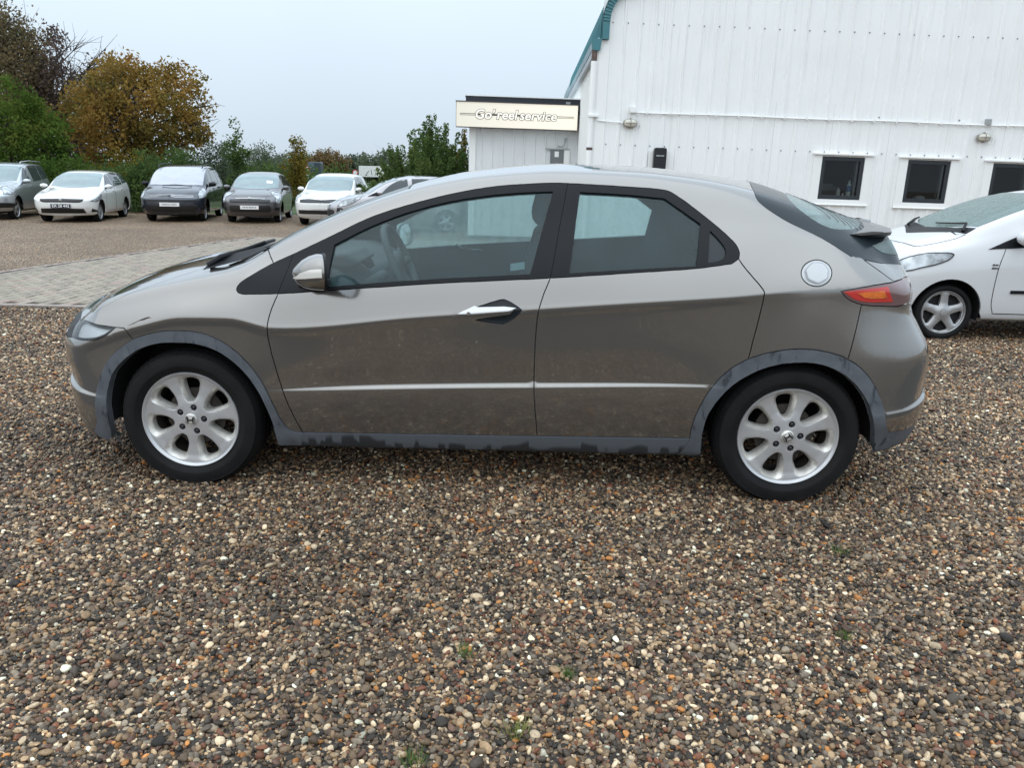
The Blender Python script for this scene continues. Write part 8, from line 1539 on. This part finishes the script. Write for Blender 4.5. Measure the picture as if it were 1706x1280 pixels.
def background_cars():
    G = 'cars parked in a row at the far side of the yard'
    alloy = mat('bg_alloy', (.42, .42, .43), .35, .8); trim = mat('bg_wheel_trim', (.36, .37, .38), .4, .5)
    silver = mat('silver_car_paint', (.50, .53, .55), .3, .75, coat=1.0); white = mat('white_estate_paint', (.76, .76, .74), .22, coat=1.0)
    blue = mat('blue_grey_paint', (.035, .042, .060), .22, .5, coat=1.0); grey = mat('mid_grey_paint', (.115, .11, .118), .3, .6, coat=1.0); pale = mat('pale_silver_paint', (.42, .41, .42), .3, .75, coat=1.0)
    misted = mat('frosted_screen', (.42, .44, .50), .25, coat=.6, var=(4, .06)); bluegl = mat('sky_screen', (.16, .235, .25), .10, coat=.8, var=(3, .15))  # bluegl: reflected sky is put into the windscreens' base colour
    # --- white estate
    S = car_surface(4.23, 1.69, [(-.66, .70), (-.45, .80), (-.1, .885), (.25, .945), (.42, .985), (.75, 1.17), (1.05, 1.32), (1.35, 1.405), (1.8, 1.445), (2.5, 1.43), (3.0, 1.38), (3.2, 1.30), (3.36, 1.1)],
                    [(-.7, .045), (.3, .05), (.7, .05), (1.3, .075), (3.3, .07)], [(-.7, .66), (-.3, .76), (.2, .87), (.6, .92), (1.4, .965), (3.3, 1.03)], [(-.7, .70), (.2, .80), (.5, .82), (1.4, .74), (3.3, .72)], 2.47, .83, (.22, .40, .60, .70), nose=(.12, .03, 0, .06), crease=.74)
    def ex(root, S):
        plate(root, S, .475, M_PLATEDK, M_PLATE, text='EX 28 442', w=.52)
        x = S.ev([S.hit((-9, 0, .64), (1, 0, 0))])[0][0][0]; MB().box(x-.02, x+.01, -.04, .04, .60, .68).build('badge', M_CHROME, root, bevel=.008)
    build_car('estate_car', 'white small estate car with black sloping grille, second from the left', G, S, white, ((0, 2.47), .765, .30, 'trim', trim),
              [[(.62, .955, 1), (.86, 1.13), (1.08, 1.27), (1.34, 1.345, 1), (1.36, .985, 1)], [(1.42, .99, 1), (1.40, 1.355, 1), (1.9, 1.375), (2.22, 1.365, 1), (2.30, 1.04, 1)], [(2.36, 1.045, 1), (2.30, 1.36, 1), (2.7, 1.32), (3.0, 1.17), (3.02, 1.09, 1)]],
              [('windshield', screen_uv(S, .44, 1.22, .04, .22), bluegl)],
              [('headlight', M_LAMP, [(.28, .60, 1), (.34, .63), (.60, .72), (.84, .80, 1), (.86, .74), (.72, .63), (.50, .585)], .004, True), ('grille', M_GRILLE, [(-.30, .575, 1), (.02, .575), (.13, .66, 1), (-.30, .675, 1)], .004, False), ('lower_grille', M_GRILLE, [(-.30, .27, 1), (.16, .27, 1), (.10, .40, 1), (-.30, .415, 1)], .004, False), ('fog_lamp_recess', M_GRILLE, [(.30, .30, 1), (.48, .30), (.52, .34), (.34, .40, 1)], .004, True)],
              (.60, .80, .995, white, 1.05), wheel_loc((-12.71, 19.13), R(102), 0, .765), R(102), ex, handles=[(1.22, .86), (2.12, .89)], doors=[[(.48, .30, 1), (.46, .6), (.55, .92, 1), (1.37, .975, 1), (1.38, .30, 1)], [(1.39, .30, 1), (1.39, .975, 1), (2.33, 1.03, 1), (2.36, .75), (2.12, .40), (2.02, .30, 1)]])
    # --- silver crossover at the left edge
    S = car_surface(4.22, 1.79, [(-.66, .84), (-.4, .95), (-.1, 1.02), (.25, 1.07), (.40, 1.10), (.70, 1.28), (1.0, 1.48), (1.3, 1.59), (1.8, 1.64), (2.6, 1.63), (3.1, 1.58), (3.22, 1.45), (3.34, 1.2)],
                    [(-.7, .045), (.3, .05), (.7, .06), (1.3, .08), (3.3, .08)], [(-.7, .74), (-.3, .86), (.2, .96), (.6, 1.0), (1.4, 1.04), (3.3, 1.10)], [(-.7, .72), (.2, .82), (.5, .84), (1.4, .80), (3.3, .78)], 2.58, .86, (.25, .44, .66, .80), nose=(.12, .03, 0, .06), crease=.84, sill=.27, belt_y=.965)
    build_car('crossover_car', 'silver crossover with roof rails at the left edge, first of the row', G, S, silver, ((0, 2.58), .80, .325, 'five', alloy),
              [[(.60, 1.03, 1), (.82, 1.26), (1.02, 1.42), (1.20, 1.50, 1), (1.24, 1.06, 1)], [(1.50, 1.07, 1), (1.42, 1.535, 1), (2.15, 1.56, 1), (2.22, 1.11, 1)], [(2.28, 1.12, 1), (2.20, 1.56, 1), (2.85, 1.52), (2.98, 1.30), (2.98, 1.17, 1)]],
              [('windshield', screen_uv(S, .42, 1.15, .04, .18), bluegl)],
              [('headlight', M_LAMP, [(.25, .74, 1), (.40, .90), (.62, .97), (.74, .94), (.70, .82), (.50, .74)], .004, True), ('grille', M_GRILLE, [(-.30, .74, 1), (.1, .74), (.12, .84), (-.30, .86, 1)], .004, False), ('lower_grille', M_GRILLE, [(-.30, .36, 1), (.55, .36, 1), (.60, .46), (.3, .50), (-.30, .50, 1)], .004, False)],
              (.60, .87, 1.10, silver, 1.1), wheel_loc((-15.38, 19.39), R(104), 0, .80), R(104), None, rails=([(1.1, .66, 1.60), (1.2, .66, 1.655), (1.9, .66, 1.69), (2.8, .65, 1.665), (2.95, .65, 1.62)], alloy), handles=[(1.16, .95), (2.06, .97)])
    # --- blue-grey people carrier
    S = car_surface(4.59, 1.83, [(-.70, .80), (-.45, .92), (-.15, 1.0), (.05, 1.04), (.15, 1.07), (.45, 1.27), (.80, 1.47), (1.2, 1.60), (1.6, 1.655), (2.3, 1.665), (3.1, 1.62), (3.4, 1.52), (3.62, 1.2)],
                    [(-.7, .045), (.1, .05), (.5, .05), (1.3, .08), (3.5, .08)], [(-.7, .72), (-.3, .85), (.1, .95), (.5, .99), (1.4, 1.03), (3.5, 1.10)], [(-.7, .74), (.0, .83), (.3, .85), (1.4, .78), (3.5, .74)], 2.73, .90, (.24, .46, .66, .78), nose=(.12, .03, 0, .05), corner=.66, crease=.80, sill=.25)
    def ex(root, S):
        plate(root, S, .525, M_PLATE, M_PLATEDK, w=.55, bars=12)
        q = MB()
        for dz in (0, .035):
            for sg in (-1, 1):
                pts = []
                for t in np.linspace(0, 1, 9):
                    y = sg*(.02+.62*t); z = .735+dz+(.04*max(0, 1-t*5))
                    h = S.hit((-9, abs(y), z), (1, 0, 0)); p, n_ = S.ev([h]); pts.append((p[0][0]-.006, y, z))
                q.tube(pts, .011, 5)
        q.build('chrome_chevrons', M_CHROME, root, 60)
        x = S.ev([S.hit((-9, .3, 1.03), (1, 0, 0))])[0][0]; MB().tube([(-.02, -.5, 1.045), (-.10, -.05, 1.075), (-.02, .35, 1.055)], .014, 5).build('wiper', M_BLACK, root)
    build_car('people_carrier', 'dark blue-grey people carrier with misted windscreen and chrome double chevrons', G, S, blue, ((0, 2.73), .815, .32, 'twin', alloy),
              [[(.30, 1.04, 1), (.52, 1.20), (.66, 1.24, 1), (.66, 1.03, 1)], [(.72, 1.03, 1), (.72, 1.28), (.95, 1.43), (1.22, 1.525, 1), (1.30, 1.045, 1)], [(1.37, 1.05, 1), (1.30, 1.54, 1), (2.1, 1.575, 1), (2.22, 1.085, 1)], [(2.30, 1.09, 1), (2.2, 1.575, 1), (3.0, 1.52), (3.2, 1.3), (3.2, 1.16, 1)]],
              [('windshield', screen_uv(S, .12, 1.18, .03, .12), misted)],
              [('headlight', M_LAMP, [(.34, .70, 1), (.40, .80), (.62, .93), (.86, .98, 1), (.88, .90), (.74, .78), (.56, .715)], .004, True), ('upper_slot', M_GRILLE, [(-.30, .60, 1), (.18, .60), (.24, .62), (.15, .645), (-.30, .655, 1)], .004, False), ('lower_grille', M_GRILLE, [(-.30, .32, 1), (.22, .32, 1), (.28, .40), (.22, .48), (-.30, .48, 1)], .004, False), ('fog_lamp_recess', M_GRILLE, [(.42, .36), (.56, .36), (.58, .44), (.46, .45)], .004, True), ('chrome_strip', M_CHROME, [(.40, .53, 1), (.64, .545, 1), (.64, .56, 1), (.40, .55, 1)], .006, True)],
              (.56, .88, 1.09, M_BLACK, 1.15), wheel_loc((-10.09, 20.35), R(102), 0, .815), R(102), ex, rails=([(.95, .64, 1.57), (1.05, .66, 1.64), (1.8, .67, 1.70), (2.7, .66, 1.685), (2.95, .65, 1.62)], M_BLACK), handles=[(1.18, .95), (2.1, .98)])
    # --- grey hatchback with a paper in the windscreen
    S = car_surface(4.0, 1.70, [(-.66, .74), (-.45, .84), (-.1, .925), (.2, .975), (.36, 1.01), (.70, 1.19), (1.0, 1.345), (1.35, 1.45), (1.8, 1.49), (2.3, 1.47), (2.75, 1.38), (2.95, 1.25), (3.1, 1.05)],
                    [(-.7, .05), (.3, .05), (.7, .05), (1.3, .08), (3.1, .08)], [(-.7, .68), (-.3, .80), (.2, .90), (.6, .94), (1.4, .985), (3.1, 1.08)], [(-.7, .70), (.2, .80), (.5, .83), (1.4, .74), (3.1, .70)], 2.51, .84, (.23, .42, .62, .74), nose=(.12, .03, 0, .06), crease=.78)
    def ex(root, S):
        plate(root, S, .475, M_PLATE, M_PLATEDK, w=.53, bars=9)
        q = MB(); pts = []
        for y in np.linspace(-.42, .42, 13):
            p, _ = S.ev([S.hit((-9, abs(y)+.001, .725-.02*abs(y)), (1, 0, 0))]); pts.append((p[0][0]-.006, y, .725-.02*abs(y)))
        q.tube(pts, .017, 6); x = pts[6][0]; q.tube([(x-.012, .065*math.cos(a), .72+.05*math.sin(a)) for a in np.linspace(0, 2*math.pi, 17)], .009, 5); q.build('chrome_bar', M_CHROME, root, 60)
    o = build_car('small_hatchback', 'mid-grey small hatchback with chrome grille bar and paper in its windscreen', G, S, grey, ((0, 2.51), .755, .30, 'five', alloy),
              [[(.58, .98, 1), (.85, 1.18), (1.05, 1.31), (1.24, 1.385, 1), (1.30, 1.0, 1)], [(1.38, 1.005, 1), (1.32, 1.40, 1), (1.9, 1.40), (2.2, 1.30), (2.34, 1.12), (2.30, 1.06, 1)]],
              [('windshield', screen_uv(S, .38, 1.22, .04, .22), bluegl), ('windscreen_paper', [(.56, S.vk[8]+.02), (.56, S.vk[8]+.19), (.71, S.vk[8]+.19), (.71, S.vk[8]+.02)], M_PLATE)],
              [('headlight', M_LAMP, [(.30, .60, 1), (.32, .70), (.52, .86), (.70, .92), (.76, .87), (.66, .72), (.46, .60)], .004, True), ('grille', M_GRILLE, [(-.30, .60, 1), (.06, .60), (.15, .70, 1), (-.30, .715, 1)], .004, False), ('lower_grille', M_GRILLE, [(-.30, .34, 1), (.08, .34), (.14, .42), (.08, .52), (-.30, .52, 1)], .004, False), ('fog_lamp_recess', M_GRILLE, [(.24, .40, 1), (.46, .40), (.54, .47), (.30, .47, 1)], .004, True)],
              (.58, .80, 1.03, grey, 1.05), wheel_loc((-7.81, 20.5), R(100), 0, .755), R(100), ex, handles=[(1.18, .88), (2.02, .92)])
    # --- white city car
    S = car_surface(3.99, 1.70, [(-.62, .74), (-.42, .86), (-.1, .93), (.15, .97), (.28, 1.0), (.60, 1.17), (.9, 1.33), (1.25, 1.43), (1.7, 1.49), (2.3, 1.48), (2.8, 1.43), (3.0, 1.3), (3.15, 1.0)],
                    [(-.7, .05), (.3, .05), (.7, .05), (1.3, .08), (3.1, .08)], [(-.7, .70), (-.3, .82), (.2, .90), (.6, .94), (1.4, .96), (3.1, 1.0)], [(-.7, .74), (.2, .82), (.5, .84), (1.4, .77), (3.1, .74)], 2.45, .80, (.23, .42, .62, .76), nose=(.10, .02, 0, .05), crease=.76)
    def ex(root, S): plate(root, S, .535, M_PLATE, M_PLATE, w=.52)
    build_car('supermini_car', 'white supermini behind the pale silver car, black slot grille', G, S, white, ((0, 2.45), .755, .30, 'trim', trim),
              [[(.56, .97, 1), (.85, 1.20), (1.05, 1.32), (1.24, 1.38, 1), (1.30, .98, 1)], [(1.38, .985, 1), (1.32, 1.39, 1), (2.1, 1.40, 1), (2.2, 1.02, 1)]],
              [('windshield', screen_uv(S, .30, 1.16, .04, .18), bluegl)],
              [('headlight', M_LAMP, [(.30, .70, 1), (.36, .78), (.56, .86), (.68, .85), (.64, .77), (.46, .70)], .004, True), ('grille', M_GRILLE, [(-.30, .66, 1), (.12, .66), (.18, .70), (.16, .75), (-.30, .755, 1)], .004, False), ('lower_grille', M_GRILLE, [(-.30, .34, 1), (.22, .34), (.24, .40), (.2, .45), (-.30, .45, 1)], .004, False)],
              (.56, .80, 1.03, white, 1.0), wheel_loc((-5.45, 19.95), R(92), 0, .755), R(92), ex)
    # --- pale silver car nearer, turned to the left
    S = car_surface(3.6, 1.62, [(-.58, .74), (-.40, .85), (-.1, .93), (.12, .97), (.24, 1.0), (.56, 1.18), (.86, 1.34), (1.2, 1.44), (1.6, 1.49), (2.1, 1.48), (2.5, 1.42), (2.7, 1.28), (2.82, 1.0)],
                    [(-.7, .05), (.3, .05), (.7, .05), (1.3, .08), (2.8, .08)], [(-.7, .70), (-.3, .82), (.2, .91), (.6, .95), (1.4, .98), (2.8, 1.04)], [(-.7, .74), (.2, .82), (.5, .84), (1.4, .77), (2.8, .74)], 2.38, .74, (.23, .42, .62, .76), nose=(.10, .02, 0, .05), crease=.78)
    def ex(root, S):
        sail = [ux(S, a, b) for a, b in spl([(.30, .935, 1), (.60, .955, 1), (.66, 1.09, 1), (.48, 1.02)], 6)]
        for far in (False, True): panel('mirror_sail', S, sail, M_BLACK, root, off=.006, depth=.006, flip=far, grid=.05)
    build_car('pale_city_car', 'pale silver city car facing left, mostly hidden behind the bronze hatchback', None, S, pale, ((0, 2.38), .725, .285, 'five', alloy),
              [[(.64, .985, 1), (.80, 1.15), (1.0, 1.29), (1.2, 1.37), (1.36, 1.39, 1), (1.38, 1.005, 1)], [(1.50, 1.01, 1), (1.47, 1.395, 1), (1.9, 1.40), (2.2, 1.33), (2.32, 1.12), (2.3, 1.06, 1)]],
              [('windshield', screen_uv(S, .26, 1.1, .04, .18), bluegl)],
              [('headlight', M_LAMP, [(.34, .66, 1), (.42, .78), (.62, .89), (.80, .93), (.82, .88), (.66, .76), (.48, .67)], .004, True), ('lower_grille', M_GRILLE, [(-.30, .40, 1), (.2, .40), (.24, .5), (.18, .58), (-.30, .58, 1)], .004, False), ('fog_lamp_recess', M_GRILLE, [(.32, .44, 1), (.46, .44), (.48, .62), (.34, .64, 1)], .004, True), ('light_strip', M_LAMP, [(.42, .46, 1), (.445, .46, 1), (.455, .60, 1), (.43, .60, 1)], .008, True)],
              (.62, .77, 1.035, pale, 1.0), (-4.8, 17.6, float(gz(17.6))), R(15), ex, doors=[[(.46, .30, 1), (.42, .6), (.52, .94, 1), (1.43, 1.0, 1), (1.44, .30, 1)]])
ground()
workshop()
annex()
vegetation()
far_things()
hatch()
city_car()
background_cars()
